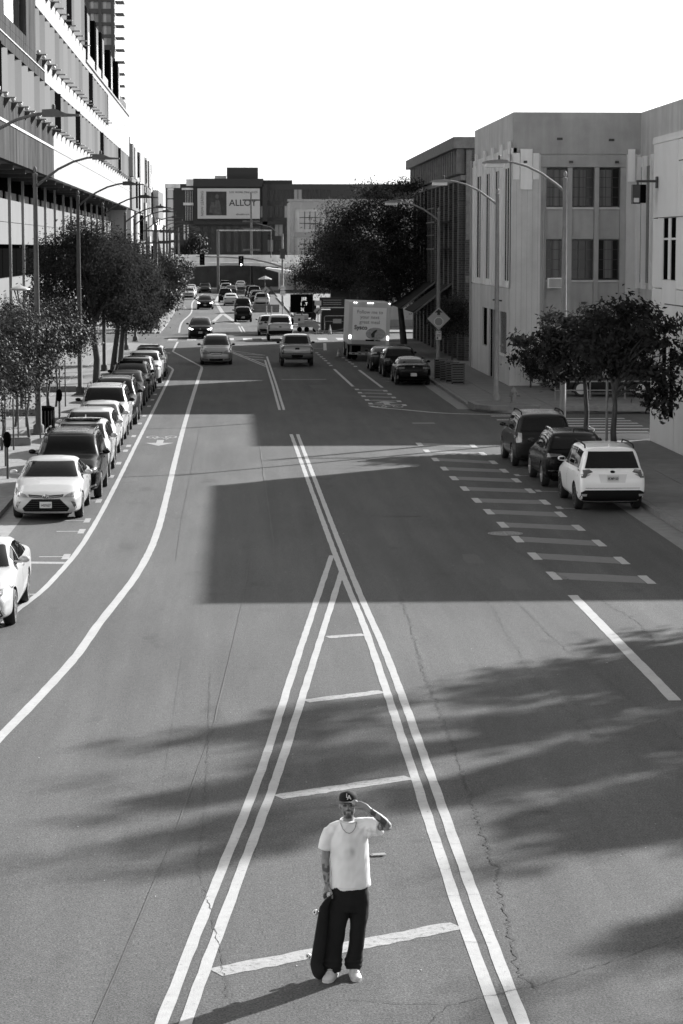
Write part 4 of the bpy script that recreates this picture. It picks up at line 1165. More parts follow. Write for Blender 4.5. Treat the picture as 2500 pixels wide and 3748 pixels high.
# ---- left pavement furniture
bn = thing('litter_bin', 'black cylindrical slatted litter bin on the left pavement by the saplings', 'litter bin', (-7.0, 87.2, 0.13))
MB().lathe([(0.27, 0), (0.3, 0.05), (0.3, 0.8), (0.33, 0.85), (0.33, 0.95), (0.2, 1.0)], 16).build('body', BLACK, bn)
for k in range(16):
    a = 2 * math.pi * k / 16; part_box('slat', DARK, bn, 0.31 * math.cos(a) - 0.02, 0.31 * math.cos(a) + 0.02, 0.31 * math.sin(a) - 0.02, 0.31 * math.sin(a) + 0.02, 0.06, 0.84)
for (x, y, w) in ((-6.75, 90.6, 'beside the litter bin'), (-6.75, 69.6, 'beside the dark front parked car')):
    mt = thing('parking_meter', 'black double headed parking meter on the left kerb ' + w, 'parking meter', (x, y, 0.13))
    MB().tube([(0, 0, 0), (0, 0, 0.95)], 0.035, 8).build('post', DARK, mt)
    MB().lathe([(0.05, 0.95), (0.10, 1.02), (0.125, 1.2), (0.11, 1.34), (0.04, 1.42)], 12).build('head', BLACK, mt, smooth=True)
PLM = thing('plaza_lamp', 'saucer topped plaza lamp with splayed struts before the white podium', 'lamp', (-9.05, 100, 0.13))
MB().tube([(0, 0, 0), (0, 0, 4.35)], 0.07, 8).build('pole', POLE, PLM)
MB().lathe([(0.02, 5.3), (0.42, 5.16), (0.44, 5.12), (0.40, 5.08), (0.05, 5.06)], 20).build('saucer', SIGNG, PLM, smooth=True)
for k in range(3):
    a = k * 2.09 + 0.3; MB().tube([(0, 0, 4.3), (0.36 * math.cos(a), 0.36 * math.sin(a), 5.08)], 0.03, 6).build('strut', POLE, PLM)
MB().tube([(0, 0, 4.3), (0, 0, 4.75)], 0.09, 8).build('bulb', SIGNW, PLM)
for (x, y, w) in ((-9.2, 75.5, 'beside the saplings nearest the white front car'), (-8.0, 81.5, 'among the saplings'), (-8.8, 96, 'behind the saplings'), (-8.4, 112, 'before the big dark tree')):
    pb = thing('wheel_stop', 'low dark concrete block on the left pavement ' + w, 'concrete block', (x, y, 0.13), rad(8))
    part_box('block', KERB, pb, -0.9, 0.9, -0.2, 0.2, 0, 0.25); part_box('cap', DARK, pb, -0.86, 0.86, -0.18, 0.18, 0.252, 0.27)
for i, y in enumerate((191, 194, 197, 200, 204)):
    bo = thing('bollard', 'short dark bollard on the far left kerb, %s from the crossing' % ('first', 'second', 'third', 'fourth', 'fifth')[i], 'bollard', (-6.7 - 0.05 * i, y, 0.13), 0, 'bollards on the far left kerb')
    MB().lathe([(0.1, 0), (0.1, 0.85), (0.06, 0.95)], 8).build('post', DARK, bo); MB().lathe([(0.105, 0.6), (0.105, 0.7)], 8).build('band', SIGNW, bo)

# ---- traffic signals over the far crossing
def signal_head(x, y, z, w, lit):
    s = thing('traffic_signal', w, 'traffic signal', (x, y, z))
    part_box('housing', BLACK, s, -0.24, 0.24, -0.12, 0.12, -0.6, 0.6); part_box('backplate', BLACK, s, -0.3, 0.3, 0.125, 0.15, -0.66, 0.66)
    for k in (-0.38, 0.0, 0.38):
        q = MB(); q.lathe([(0.12, -0.13), (0.12, -0.122)], 12, (0, 0, k), 'y'); q.build('lens', GLASS, s)
        q = MB(); q.prism([(-0.14, k + 0.02), (-0.1, k + 0.13), (0.1, k + 0.13), (0.14, k + 0.02), (0.12, k + 0.02), (0.09, k + 0.11), (-0.09, k + 0.11), (-0.12, k + 0.02)], -0.3, -0.135, 'y'); q.build('visor', BLACK, s)
    if lit:
        q = MB().prism([(-0.045, -0.52), (0.045, -0.52), (0.045, -0.40), (0.11, -0.40), (0, -0.26), (-0.11, -0.40), (-0.045, -0.40)], -0.16, -0.14, 'y')
        q.build('lit_arrow', mat('signal_light', 0.8, 0.5, emit=6.0), s)
    return s
MS = thing('signal_mast', 'grey traffic signal mast with a long curved arm over the far crossing', 'mast', (6.1, 284, 0.13))
MB().lathe([(0.22, 0), (0.2, 0.3), (0.15, 0.4), (0.11, 8.6)], 10).build('pole', POLEL, MS, smooth=True)
MB().tube([(0, 0, 4.6), (-1.6, 0, 5.1), (-3.6, 0, 5.55), (-6.4, 0, 5.75), (-10.5, 0, 5.9)], [0.12, 0.11, 0.1, 0.08, 0.06], 8).build('arm', POLEL, MS, smooth=True)
MB().tube([(0, 0, 8.2), (-1.4, 0, 9.4), (-3.2, 0, 9.9)], 0.05, 6).build('lamp_arm', POLEL, MS); part_box('control_box', DARK, MS, -0.3, 0.3, -0.45, -0.12, 5.6, 6.8)
signal_head(1.07, 283.7, 5.4, 'black traffic signal with a lit up arrow hanging over the street centre', True)
signal_head(-3.65, 283.7, 5.6, 'black traffic signal hanging over the oncoming lane, unlit', False)
for z, w in ((2.2, 'upper'), (1.55, 'lower')):
    s = thing('street_sign', 'small white sign on the signal mast pole, %s of the two' % w, 'sign', (6.12, 283.6, z)); part_box('plate', SIGNW, s, -0.32, 0.32, -0.03, 0, -0.28, 0.28); part_box('printed_line', SIGNG, s, -0.2, 0.2, -0.036, -0.032, -0.05, 0.05)
GN = thing('sign_gantry', 'tall grey pole gantry with a bright horizontal beam before the bridge', 'gantry', (-2.2, 362, 0))
MB().tube([(0, 0, 0), (0, 0, 9.75)], 0.2, 8).build('pole', POLE, GN); MB().tube([(8.2, 0, 5.5), (8.2, 0, 9.6)], 0.08, 8).build('hanger', POLE, GN); part_box('beam', STUCCO_D, GN, -0.2, 8.3, -0.1, 0.1, 9.62, 9.82)
WP = thing('wire_pole', 'thin dark wire pole with crossarms in front of the billboard', 'pole', (3.1, 380, 0))
MB().tube([(0, 0, 0), (0, 0, 16)], [0.2, 0.14], 8).build('pole', DARK, WP)
for z in (11.2, 10.0, 6.6, 14.6):
    part_box('crossarm', DARK, WP, -1.4, 1.4, -0.3, -0.22, z, z + 0.25)
for (y, h) in ((214, 9.0), (238, 9.2), (262, 9.2), (300, 9.5)):
    wp2 = thing('wire_pole', 'dark utility pole with crossarms on the far left kerb, %s' % {214: 'nearest of four', 238: 'second of four', 262: 'third of four', 300: 'farthest of four'}[y], 'pole', (-6.9, y, 0.1), 0, 'utility poles on the far left kerb')
    MB().tube([(0, 0, 0), (0, 0, h)], [0.12, 0.09], 6).build('pole', DARK, wp2)
    for z in (h - 0.6, h - 1.7): part_box('crossarm', DARK, wp2, -1.2, 1.2, -0.18, -0.12, z, z + 0.14)

# ---- road-works clutter past the crossing on the right
V = thing('message_board', 'black trailer message board with bright partial letters at the road works', 'message board', (6.35, 214, 0.0))
part_box('panel', BLACK, V, -1.0, 1.0, -0.1, 0.1, 1.15, 2.75); part_box('panel_rim', DARK, V, -1.05, 1.05, 0.105, 0.2, 1.1, 2.8)
lg = mat('led_letters', 0.6, 0.5, emit=0.3)
text('lettering', 'JSE', 0.40, lg, V, (0.22, -0.12, 2.36), bold=0.002, extrude=0.005); text('lettering', 'I  .T', 0.40, lg, V, (0.22, -0.12, 1.88), bold=0.002, extrude=0.005); text('lettering', '3(', 0.40, lg, V, (0.05, -0.12, 1.4), bold=0.002, extrude=0.005)
MB().tube([(0, 0, 0.4), (0, 0, 1.2)], 0.08, 8).build('mast', DARK, V); part_box('trailer_frame', DARK, V, -0.7, 0.9, -0.5, 1.2, 0.35, 0.5); part_box('battery_box', SIGNG, V, -0.6, 0.6, -0.2, 0.6, 0.51, 0.95)
for x in (-0.85, 0.92):
    q = MB(); q.lathe([(0.2, -0.09), (0.32, -0.08), (0.32, 0.08), (0.2, 0.09)], 14, (x, 0.2, 0.32), 'x'); q.build('wheel', BLACK, V)
part_box('solar_panel', GLASS, V, -0.5, 0.6, -0.1, 0.9, 2.82, 2.86)
def diamond(x, y, z, d, w, arrow=True, base=0.0):
    s = thing('diamond_sign', w, 'sign', (x, y, base))
    MB().tube([(0, 0.04, 0), (0, 0.04, z + 0.2)], 0.035, 6).build('post', POLEL, s)
    MB().prism([(0, z - d), (d, z), (0, z + d), (-d, z)], -0.03, 0, 'y').build('plate', SIGNG, s)
    if arrow:
        a = MB(); c = Matrix.Rotation(rad(45), 3, 'Y')
        pts = [(-0.035, 0.22), (0.035, 0.22), (0.035, -0.08), (0.11, -0.08), (0, -0.26), (-0.11, -0.08), (-0.035, -0.08)]
        a.prism([(p[0] * math.cos(rad(-40)) - p[1] * math.sin(rad(-40)), z + p[0] * math.sin(rad(-40)) + p[1] * math.cos(rad(-40))) for p in pts], -0.04, -0.032, 'y'); a.build('arrow', INK, s)
    return s
s = diamond(7.0, 191, 1.85, 0.36, 'diamond sign with a black slanting arrow at the road works'); part_box('small_plate', SIGNW, s, -0.27, 0.27, -0.03, 0, 2.32, 2.72)
part_box('base', DARK, s, -0.35, 0.35, -0.2, 0.3, 0, 0.08)
diamond(6.8, 189.5, 0.62, 0.34, 'plain pale diamond sign low beside the road works trailer', False)
diamond(3.85, 268, 2.15, 0.5, 'diamond arrow sign beside the far parked cars on the right')
for (x, y, h, w) in ((7.95, 190.2, 0.78, 'striped traffic cone beside the road works fence'), (6.85, 150.5, 0.5, 'small traffic cone on the road beside the box truck')):
    c = thing('traffic_cone', w, 'cone', (x, y, 0.0))
    MB().lathe([(0.14, 0.03), (0.03, h)], 12).build('cone', SIGNG, c, smooth=True); part_box('base', DARK, c, -0.18, 0.18, -0.18, 0.18, 0.0, 0.035)
    MB().lathe([(0.108, h * 0.35), (0.08, h * 0.6)], 12).build('band', SIGNW, c)
TB = thing('equipment_trailer', 'small equipment trailer with a white panel at the road works', 'trailer', (5.7, 195, 0.0))
part_box('tank', SIGNG, TB, -0.2, 1.3, 0, 1.2, 0.5, 0.95); part_box('panel', SIGNW, TB, -0.55, 0.3, -0.1, -0.05, 0.75, 1.35); part_box('panel_mark', INK, TB, -0.22, -0.05, -0.12, -0.105, 0.95, 1.15); part_box('chassis', POLEL, TB, -0.9, 1.5, 0.1, 0.2, 0.4, 0.48)
for x in (-0.1, 0.5, 1.2):
    q = MB(); q.lathe([(0.08, -0.06), (0.22, -0.06), (0.22, 0.06), (0.08, 0.06)], 12, (x, 0.1, 0.22), 'y'); q.build('wheel', BLACK, TB)
part_box('jack', POLEL, TB, -0.92, -0.82, 0.1, 0.2, 0, 0.75)
FNC = thing('site_fence', 'pipe framed site fence with a dark banner at the road works', 'fence', (7.3, 193, 0.0))
for x in (0.0, 2.05): MB().tube([(x, 0, 0), (x, 0, 2.6)], 0.04, 6).build('post', POLEL, FNC)
part_box('banner', mat('dark_banner', 0.02, 0.7), FNC, -0.1, 2.1, -0.06, -0.02, 2.0, 2.95); part_box('banner_strip', SIGNW, FNC, 0.0, 1.95, -0.08, -0.065, 2.07, 2.14)
for z in (2.5, 2.35, 2.7): part_box('banner_print', SIGNG, FNC, 0.2, 1.7, -0.075, -0.062, z, z + 0.04)
part_box('backing', mat('shade_cloth', 0.02, 0.9), FNC, 0.05, 2.9, 0.6, 0.65, 0.2, 1.9)
HO = thing('site_hoarding', 'dark cloth covered hoarding in the shade behind the road works', 'fence', (8.4, 199, 0.1))
for k in range(3): part_box('panel', MATS['shade_cloth'], HO, k * 1.65, k * 1.65 + 1.6, 0, 0.06, 0, 3.3)
for k in range(4): part_box('post', DARK, HO, k * 1.65 - 0.05, k * 1.65 - 0.001, 0.0, 0.1, 0, 3.4)
GW = thing('garden_wall', 'pale grey rendered wall across the side street behind the tall tree', 'wall', (13.4, 206, 0.1))
part_box('wall', STUCCO, GW, 0, 30, 0, 0.4, 0, 6.4); part_box('coping', STUCCO_D, GW, -0.1, 30.1, -0.08, 0.48, 6.41, 6.6); part_box('plinth', STUCCO_D, GW, 0, 30, -0.05, -0.001, 0, 0.6)
GT = thing('pipe_gate', 'pipe gate with a small plaque at the road works behind the cone', 'gate', (7.55, 191.6, 0))
MB().tube([(0, 0, 0.1), (0, 0, 1.35), (0.1, 0, 1.45), (1.9, 0, 1.45)], 0.035, 6).build('frame', POLEL, GT); MB().tube([(0, 0, 1.0), (1.9, 0, 1.0)], 0.03, 6).build('rail', POLEL, GT); part_box('plaque', SIGNG, GT, 0.7, 1.4, -0.05, -0.02, 0.85, 1.2); part_box('foot', DARK, GT, -0.1, 2.0, -0.1, 0.1, 0, 0.08); MB().tube([(0.02, 0, 0.05), (1.9, 0, 0.45)], 0.03, 6).build('brace', POLEL, GT)
UMB = thing('market_umbrella', 'white open parasol above the far right pavement', 'umbrella', (4.6, 330, 0))
MB().lathe([(1.0, 2.6), (0.97, 2.68), (0.05, 3.1)], 8, (0, 0, 0), caps=False).build('canopy', WHITEW, UMB); MB().tube([(0, 0, 0), (0, 0, 3.08)], 0.05, 6).build('pole', DARK, UMB)
for i, (x, y) in enumerate(((3.6, 248), (4.1, 246), (5.3, 245), (6.0, 244))):
    b = thing('delineator_post', 'short pale delineator post by the far right kerb, %s from the left' % ('first', 'second', 'third', 'fourth')[i], 'post', (x, y, 0), 0, 'delineator posts by the far right kerb')
    MB().lathe([(0.16, 0), (0.16, 0.05), (0.07, 0.07), (0.06, 0.9)], 8).build('post', SIGNG, b)
JB = thing('jersey_barrier', 'pale concrete barrier beside the far right parked car', 'barrier', (3.7, 256, 0), rad(80)); MB().prism([(-0.3, 0), (0.3, 0), (0.15, 0.35), (0.1, 0.85), (-0.1, 0.85), (-0.15, 0.35)], -1.5, 1.5, 'y').build('block', WALK, JB)
# litter on the road behind the person
LT = MB(); LT.box(-0.11, 0.09, -0.05, 0.05, 0.004, 0.03); LT.prism([(-0.12, 0.03), (0.1, 0.03), (0.16, 0.05), (-0.08, 0.05)], -0.06, 0.05, 'y')
LT = LT.build('flattened_wrapper', mat('wrapper_foil', 0.22, 0.35, metal=0.2, var=0.3, scale=20)); LT.location = (1.64, 26.25, 0.0); LT.scale = (0.62, 0.8, 0.45); LT.rotation_euler = (0, 0, rad(10)); tag(LT, 'flattened wrapper lying on the asphalt behind the person', 'wrapper')

# ================================================================== trees
LEAF = leaf_mat('leaf_dark', 0.036, 0.32, 0.8)
LEAF2 = leaf_mat('leaf_mid', 0.030, 0.16, 0.5, 0.06)
LEAF3 = leaf_mat('leaf_big_tree', 0.055, 0.5, 0.8)

def leaf_mesh(name, blobs, nclump, per, size, cr, seed, m, shell=0.55, droop=0.3):
    r = np.random.default_rng(seed)
    vol = np.array([b[3] * b[4] * b[5] for b in blobs]) ** 0.75
    pick = r.choice(len(blobs), nclump, p=vol / vol.sum())
    B_ = np.array(blobs)[pick]
    d = r.normal(size=(nclump, 3)); d /= np.linalg.norm(d, axis=1)[:, None]
    rr = (shell + (1 - shell) * r.random(nclump)) ** 1.0
    rr *= 1 + 0.16 * r.normal(size=nclump)
    cc = B_[:, :3] + d * rr[:, None] * B_[:, 3:6]
    c = np.repeat(cc, per, 0) + r.normal(size=(nclump * per, 3)) * cr * np.array([1, 1, 0.65])
    n = len(c)
    # leaves of one clump share a rough outward-and-up facing, so clumps catch or miss the light together
    outw = d * np.array([1, 1, 0.6]); outw[:, 2] += 0.55
    nr = np.repeat(outw, per, 0) + r.normal(size=(n, 3)) * 0.42
    nr /= np.linalg.norm(nr, axis=1)[:, None]
    u = np.cross(nr, r.normal(size=(n, 3))); u[:, 2] -= droop * 0.5; u /= np.linalg.norm(u, axis=1)[:, None]
    w = np.cross(nr, u); w /= np.linalg.norm(w, axis=1)[:, None]
    s = size * (0.6 + 0.8 * r.random(n))[:, None]
    nrm = nr
    v = np.empty((n, 4, 3))
    v[:, 0] = c - u * s; v[:, 1] = c + w * s * 0.45 + nrm * s * 0.12; v[:, 2] = c + u * s; v[:, 3] = c - w * s * 0.45 + nrm * s * 0.12
    me = bpy.data.meshes.new(name)
    me.vertices.add(n * 4); me.vertices.foreach_set('co', v.reshape(-1))
    me.loops.add(n * 4); me.loops.foreach_set('vertex_index', np.arange(n * 4, dtype=np.int32))
    me.polygons.add(n); me.polygons.foreach_set('loop_start', np.arange(0, n * 4, 4, dtype=np.int32))
    me.materials.append(m)
    me.update(calc_edges=True)
    me.validate()
    return me, cc

def tree(name, label, loc, trunk, blobs, nclump=220, per=26, size=0.075, cr=0.26, seed=1, m=None, rad0=0.1, group=None, limbs=16, shell=0.5, cat='tree'):
    t = thing(name, label, cat, loc, 0, group)
    me, cc = leaf_mesh('crown', blobs, nclump, per, size, cr, seed, m or LEAF, shell)
    rr = random.Random(seed)
    q = MB()
    n = len(trunk)
    q.tube(trunk, [lerp(rad0, rad0 * 0.55, i / (n - 1)) for i in range(n)], 9)
    top = Vector(trunk[-1])
    for k in range(limbs):
        e = Vector(cc[rr.randrange(len(cc))])
        st = top.lerp(Vector(trunk[-2]), rr.random() * 0.7)
        mid = st.lerp(e, 0.5) + Vector((rr.uniform(-.3, .3), rr.uniform(-.3, .3), rr.uniform(0.0, 0.5)))
        q.tube([st, st.lerp(mid, 0.5), mid, e], [rad0 * 0.45, rad0 * 0.36, rad0 * 0.24, rad0 * 0.06], 6)
    q.build('trunk', BARK, t, smooth=True)
    link('crown', me, t)
    return t

def blobset(r0, n, cx_, cz, rx, rz, seed, k=0.5):
    rr = random.Random(seed); out = []
    for i in range(n):
        a = rr.uniform(0, 6.28); d_ = rr.random() ** 0.5
        out.append((cx_[0] + math.cos(a) * d_ * rx * 0.7, cx_[1] + math.sin(a) * d_ * rx * 0.7, cz + rr.uniform(-0.7, 0.7) * rz * 0.75, rx * rr.uniform(0.35, k), rx * rr.uniform(0.35, k), rz * rr.uniform(0.35, 0.55)))
    return out

# two small trees on the near right pavement
tree('street_tree', 'small dark street tree on the right pavement, left one of the pair', (12.45, 81.6, 0.13), [(0, 0, 0), (0.06, 0, 1.0), (0.0, 0.05, 2.0), (-0.1, 0, 2.7)],
     [(-0.5, 0, 3.9, 1.4, 1.3, 0.85), (-1.6, 0, 3.5, 0.9, 0.8, 0.55), (-2.2, 0.1, 3.65, 0.55, 0.5, 0.4), (0.6, 0, 3.9, 1.2, 1.1, 0.9), (-0.9, 0, 2.7, 0.9, 0.8, 0.6), (-1.3, 0.1, 2.0, 0.35, 0.35, 0.3), (0.3, 0, 2.9, 1.0, 0.9, 0.6), (-2.5, 0, 3.35, 0.4, 0.3, 0.16), (-2.2, 0, 3.0, 0.5, 0.3, 0.16), (-1.7, 0, 2.3, 0.3, 0.3, 0.3)],
     210, 26, 0.105, 0.17, 11, LEAF, 0.10, 'young trees on the near right pavement')
tree('street_tree', 'small dark street tree on the right pavement, right one overlapping the white building', (12.45, 75.0, 0.13), [(0, 0, 0), (-0.08, 0, 0.9), (-0.02, 0.05, 1.8), (-0.1, 0, 2.5)],
     [(0.0, 0, 4.5, 1.3, 1.2, 0.75), (1.0, 0, 4.2, 1.0, 0.9, 0.8), (1.7, 0.2, 3.7, 0.6, 0.6, 0.55), (1.3, 0, 2.7, 0.85, 0.8, 0.85), (-0.7, 0, 3.7, 1.1, 1.0, 0.8), (0.3, 0, 3.2, 1.2, 1.0, 0.8), (1.5, 0.1, 1.9, 0.5, 0.5, 0.45), (1.9, 0, 4.4, 0.5, 0.3, 0.2), (2.2, 0, 3.3, 0.4, 0.3, 0.2), (2.1, 0, 2.4, 0.4, 0.3, 0.3), (0.3, 0, 5.1, 0.7, 0.5, 0.25)],
     230, 26, 0.10, 0.17, 12, LEAF, 0.115, 'young trees on the near right pavement')
# saplings along the left pavement
sap = [(-8.0, 66.5, 0.9, 'at the frame edge, behind the white front car'), (-7.6, 73.5, 1.0, 'second from the frame edge'), (-7.9, 79.5, 1.05, 'third from the frame edge'), (-7.4, 84.5, 1.0, 'fourth from the frame edge, by the litter bin'),
       (-8.4, 90, 1.1, 'fifth from the frame edge'), (-7.5, 95.5, 0.95, 'sixth, beside the white parked cars'), (-7.7, 101.5, 1.05, 'last before the big dark tree')]
for i, (x, y, s, w) in enumerate(sap):
    bl = blobset(0, 9, (0, 0), 3.25 * s, 1.75 * s, 1.5 * s, 30 + i, 0.6)
    t = tree('sapling', 'slender leafy sapling on the left pavement ' + w, (x, y, 0.13), [(0, 0, 0), (0.08 * (-1) ** i, 0, 0.8), (0.02, 0.05, 1.5), (0.1 * (-1) ** i, 0, 2.2)], bl, 330, 26, 0.062, 0.24, 40 + i, LEAF2, 0.055, 'saplings along the left pavement', limbs=22, shell=0.25)
    st = MB()
    for k in (-0.4, 0.4): st.tube([(k, 0.1, 0), (k, 0.1, 2.0)], 0.03, 6)
    st.build('stake', DARK, t)
# big dark trees on the left
tree('broad_tree', 'big dark broad tree on the left pavement, nearest and tallest of its row', (-7.0, 119.5, 0.13), [(0, 0, 0), (0.05, 0, 1.2), (-0.1, 0.1, 2.4), (-0.2, 0, 3.4)],
     [(-1.2, 0, 6.3, 2.0, 2.0, 1.6), (0.6, 0, 5.6, 2.0, 2.0, 1.6), (-2.4, 0, 5.0, 1.3, 1.3, 1.2), (-0.6, 0, 7.6, 1.2, 1.2, 0.9), (1.0, 0, 4.0, 1.7, 1.7, 1.1), (-1.5, 0, 3.6, 1.6, 1.6, 1.0), (-2.6, 0, 6.4, 0.8, 0.8, 0.6)],
     640, 44, 0.075, 0.30, 21, LEAF, 0.2, 'broad trees on the left pavement')
tree('broad_tree', 'big dark broad tree on the left pavement, leaning over the parked cars', (-6.6, 128, 0.13), [(0, 0, 0), (0.15, 0, 1.2), (0.3, 0.1, 2.4), (0.3, 0, 3.2)],
     [(-0.1, 0, 6.3, 2.1, 2.2, 1.5), (1.0, 0, 5.0, 1.8, 1.8, 1.5), (0.2, 0, 4.0, 2.2, 2.0, 1.3), (1.6, 0, 3.2, 1.2, 1.2, 0.9), (-1.4, 0, 5.4, 1.6, 1.6, 1.4)],
     580, 42, 0.078, 0.32, 22, LEAF, 0.19, 'broad trees on the left pavement')
tree('broad_tree', 'big dark broad tree on the left pavement, behind the two nearest', (-6.7, 139, 0.13), [(0, 0, 0), (0.1, 0, 1.2), (0.2, 0, 2.4), (0.2, 0, 3.2)],
     [(0.2, 0, 6.0, 2.0, 2.0, 1.4), (1.0, 0, 4.8, 1.6, 1.7, 1.4), (0.7, 0, 3.2, 1.7, 1.8, 1.1), (-0.4, 0, 7.0, 1.2, 1.2, 0.8)], 480, 40, 0.08, 0.33, 23, LEAF, 0.18, 'broad trees on the left pavement')
for i, (x, y, h, w) in enumerate(((-6.5, 200, 5.9, 'first past the crossing'), (-6.9, 214, 6.2, 'second past the crossing'), (-7.1, 230, 6.3, 'third past the crossing'), (-7.2, 250, 6.0, 'fourth past the crossing'), (-7.6, 275, 6.0, 'fifth past the crossing'))):
    tree('street_tree', 'grey green street tree on the far left kerb, ' + w, (x, y, 0.13), [(0, 0, 0), (0.1, 0, 1), (0, 0, 2.2), (0.1, 0, 2.8)], blobset(0, 6, (0.3, 0), h * 0.62, 2.3, h * 0.42, 60 + i, 0.6), 240, 24, 0.14, 0.36, 60 + i, LEAF2, 0.13, 'street trees on the far left kerb', limbs=10)
# big tree on the right in front of the brick building
tree('broad_tree', 'tall broad tree in front of the brick building on the right', (12.3, 167, 0.13), [(0, 0, 0), (-0.15, 0, 1.5), (-0.3, 0, 3.0), (-0.6, 0, 4.4)],
     [(-1.9, 0, 9.2, 2.4, 2.4, 1.9), (-4.4, 0, 8.6, 1.7, 2.0, 1.8), (0.4, 0, 8.3, 2.2, 2.4, 2.0), (-2.2, 0, 6.4, 3.0, 3.0, 2.0), (-4.9, 0, 6.2, 1.4, 1.8, 1.3), (0.2, 0, 5.6, 2.0, 2.2, 2.0), (-0.4, 0, 11.2, 1.2, 1.2, 0.5), (0.6, 0, 11.3, 0.7, 0.7, 0.4), (-2.6, 0, 11.0, 0.9, 1.0, 0.5), (-1.2, 0, 4.2, 2.4, 2.2, 1.2), (1.1, 0, 3.2, 0.8, 1.2, 1.0)],
     1050, 46, 0.085, 0.38, 24, LEAF3, 0.26, limbs=26)
tree('broad_tree', 'lower dark tree left of the tall one, above the road works banner', (9.2, 200, 0.13), [(0, 0, 0), (0, 0, 1.5), (-0.3, 0, 2.8), (-0.4, 0, 3.4)],
     [(-1.5, 0, 5.2, 2.6, 2.6, 2.1), (1.0, 0, 5.6, 2.8, 2.6, 2.4), (-0.6, 0, 7.4, 1.8, 2.0, 1.4), (-2.6, 0, 4.4, 1.6, 1.8, 1.2), (1.5, 0, 3.8, 2.4, 2.2, 1.2)], 620, 42, 0.095, 0.42, 25, LEAF, 0.22)
tree('shop_tree', 'slim pale leaved tree before the awnings on the right pavement', (13.0, 137.5, 0.13), [(0, 0, 0), (0, 0, 1.0), (0.05, 0, 1.8), (0, 0, 2.3)],
     [(0, 0, 3.2, 1.0, 1.0, 1.0), (-0.4, 0, 2.4, 0.8, 0.8, 0.7), (0.4, 0, 2.6, 0.8, 0.8, 0.8)], 170, 24, 0.075, 0.25, 26, LEAF2, 0.06)
tree('court_shrub', 'dark round shrub against the stucco building in the court', (14.75, 114.6, 0.13), [(0, 0, 0), (0, 0, 0.5), (0, 0, 0.8), (0, 0, 1.0)], [(0, 0, 1.35, 0.5, 0.5, 0.5), (0.2, 0, 0.8, 0.4, 0.4, 0.4)], 90, 26, 0.06, 0.16, 27, LEAF, 0.05, cat='shrub', limbs=8)
sp_ = thing('spiky_plant', 'spiky leaved plant beside the court shrub', 'plant', (15.55, 115.0, 0.13))
q = MB(); rr = random.Random(5)
for k in range(34):
    a = rr.uniform(0, 6.28); e = rr.uniform(0.3, 1.0); L = rr.uniform(0.8, 1.4); b = (math.cos(a) * e * 0.7 * L, math.sin(a) * e * 0.7 * L, L * (1.1 - 0.5 * e)); w_ = 0.03
    q.add([(-w_ * math.sin(a), w_ * math.cos(a), 0), (w_ * math.sin(a), -w_ * math.cos(a), 0), b], [(0, 1, 2)])
q.build('leaves', LEAF, sp_)
tree('hedge_tree', 'dark foliage rising behind the bridge parapet at left', (-8.5, 430, 0), [(0, 0, 0), (0, 0, 3), (0, 0, 5), (0, 0, 6)], blobset(0, 6, (0, 0), 7.0, 3.0, 2.5, 77, 0.6), 160, 24, 0.25, 0.6, 28, LEAF2, 0.2)
# trees standing right of the frame; their crowns shade the foreground
off = [((20.3, 50.8), 1.0, [(0, 0), (-0.9, 0.5), (0.8, -0.7)], 15.2, 210), ((19.8, 47.6), 0.85, [(0.2, 0.2), (-0.8, -0.5)], 15.0, 170), ((22.6, 47.0), 1.1, [(0, 0.8), (0.9, -0.8), (-0.8, -0.2)], 14.6, 230),
       ((19.4, 44.6), 0.7, [(0, 0), (-0.7, 0.5)], 15.0, 120), ((25.2, 50.5), 1.25, [(0, 0.5), (1.2, -0.6)], 14.0, 260), ((26.4, 45.5), 1.25, [(0, 0.4), (-1.2, -0.8)], 13.2, 260), ((21.6, 38.6), 0.6, [(0, 0), (0.6, 0.4)], 13.8, 110), ((29.5, 48.0), 1.3, [(0, 0)], 13.5, 240), ((20.2, 42.0), 0.95, [(0.3, -0.4)], 13.0, 190), ((22.4, 43.6), 1.1, [(0, 0)], 13.2, 200), ((22.0, 35.9), 0.65, [(0, 0), (-0.7, 0.3)], 13.2, 110)]
for i, ((x, y), k_, lead, top_, nc) in enumerate(off):
    bl = [(0, 0, 8.8, 2.3 * k_, 2.0 * k_, 1.7), (0.3, 0.2, 10.8, 1.5 * k_, 1.3 * k_, 1.2), (-0.6 * k_, -0.9 * k_, 7.6, 1.5 * k_, 1.2 * k_, 0.8)]
    bl += [(dx, dy, top_ - 2.1, 0.42, 0.42, 2.1) for dx, dy in lead for rep in (0, 1)]
    tree('roadside_tree', 'tall roadside tree right of the view, %s of the grove' % ('first', 'second', 'third', 'fourth', 'fifth', 'sixth', 'seventh', 'eighth', 'ninth', 'tenth', 'eleventh')[i], (x, y, 0.12), [(0, 0, 0), (0.1, 0, 3), (0, 0.1, 6), (0, 0, 9.5)],
         bl, int(nc * 0.8), 22, 0.17, 0.26, 90 + i, LEAF3, 0.2, 'roadside trees right of the view', limbs=10, shell=0.1)

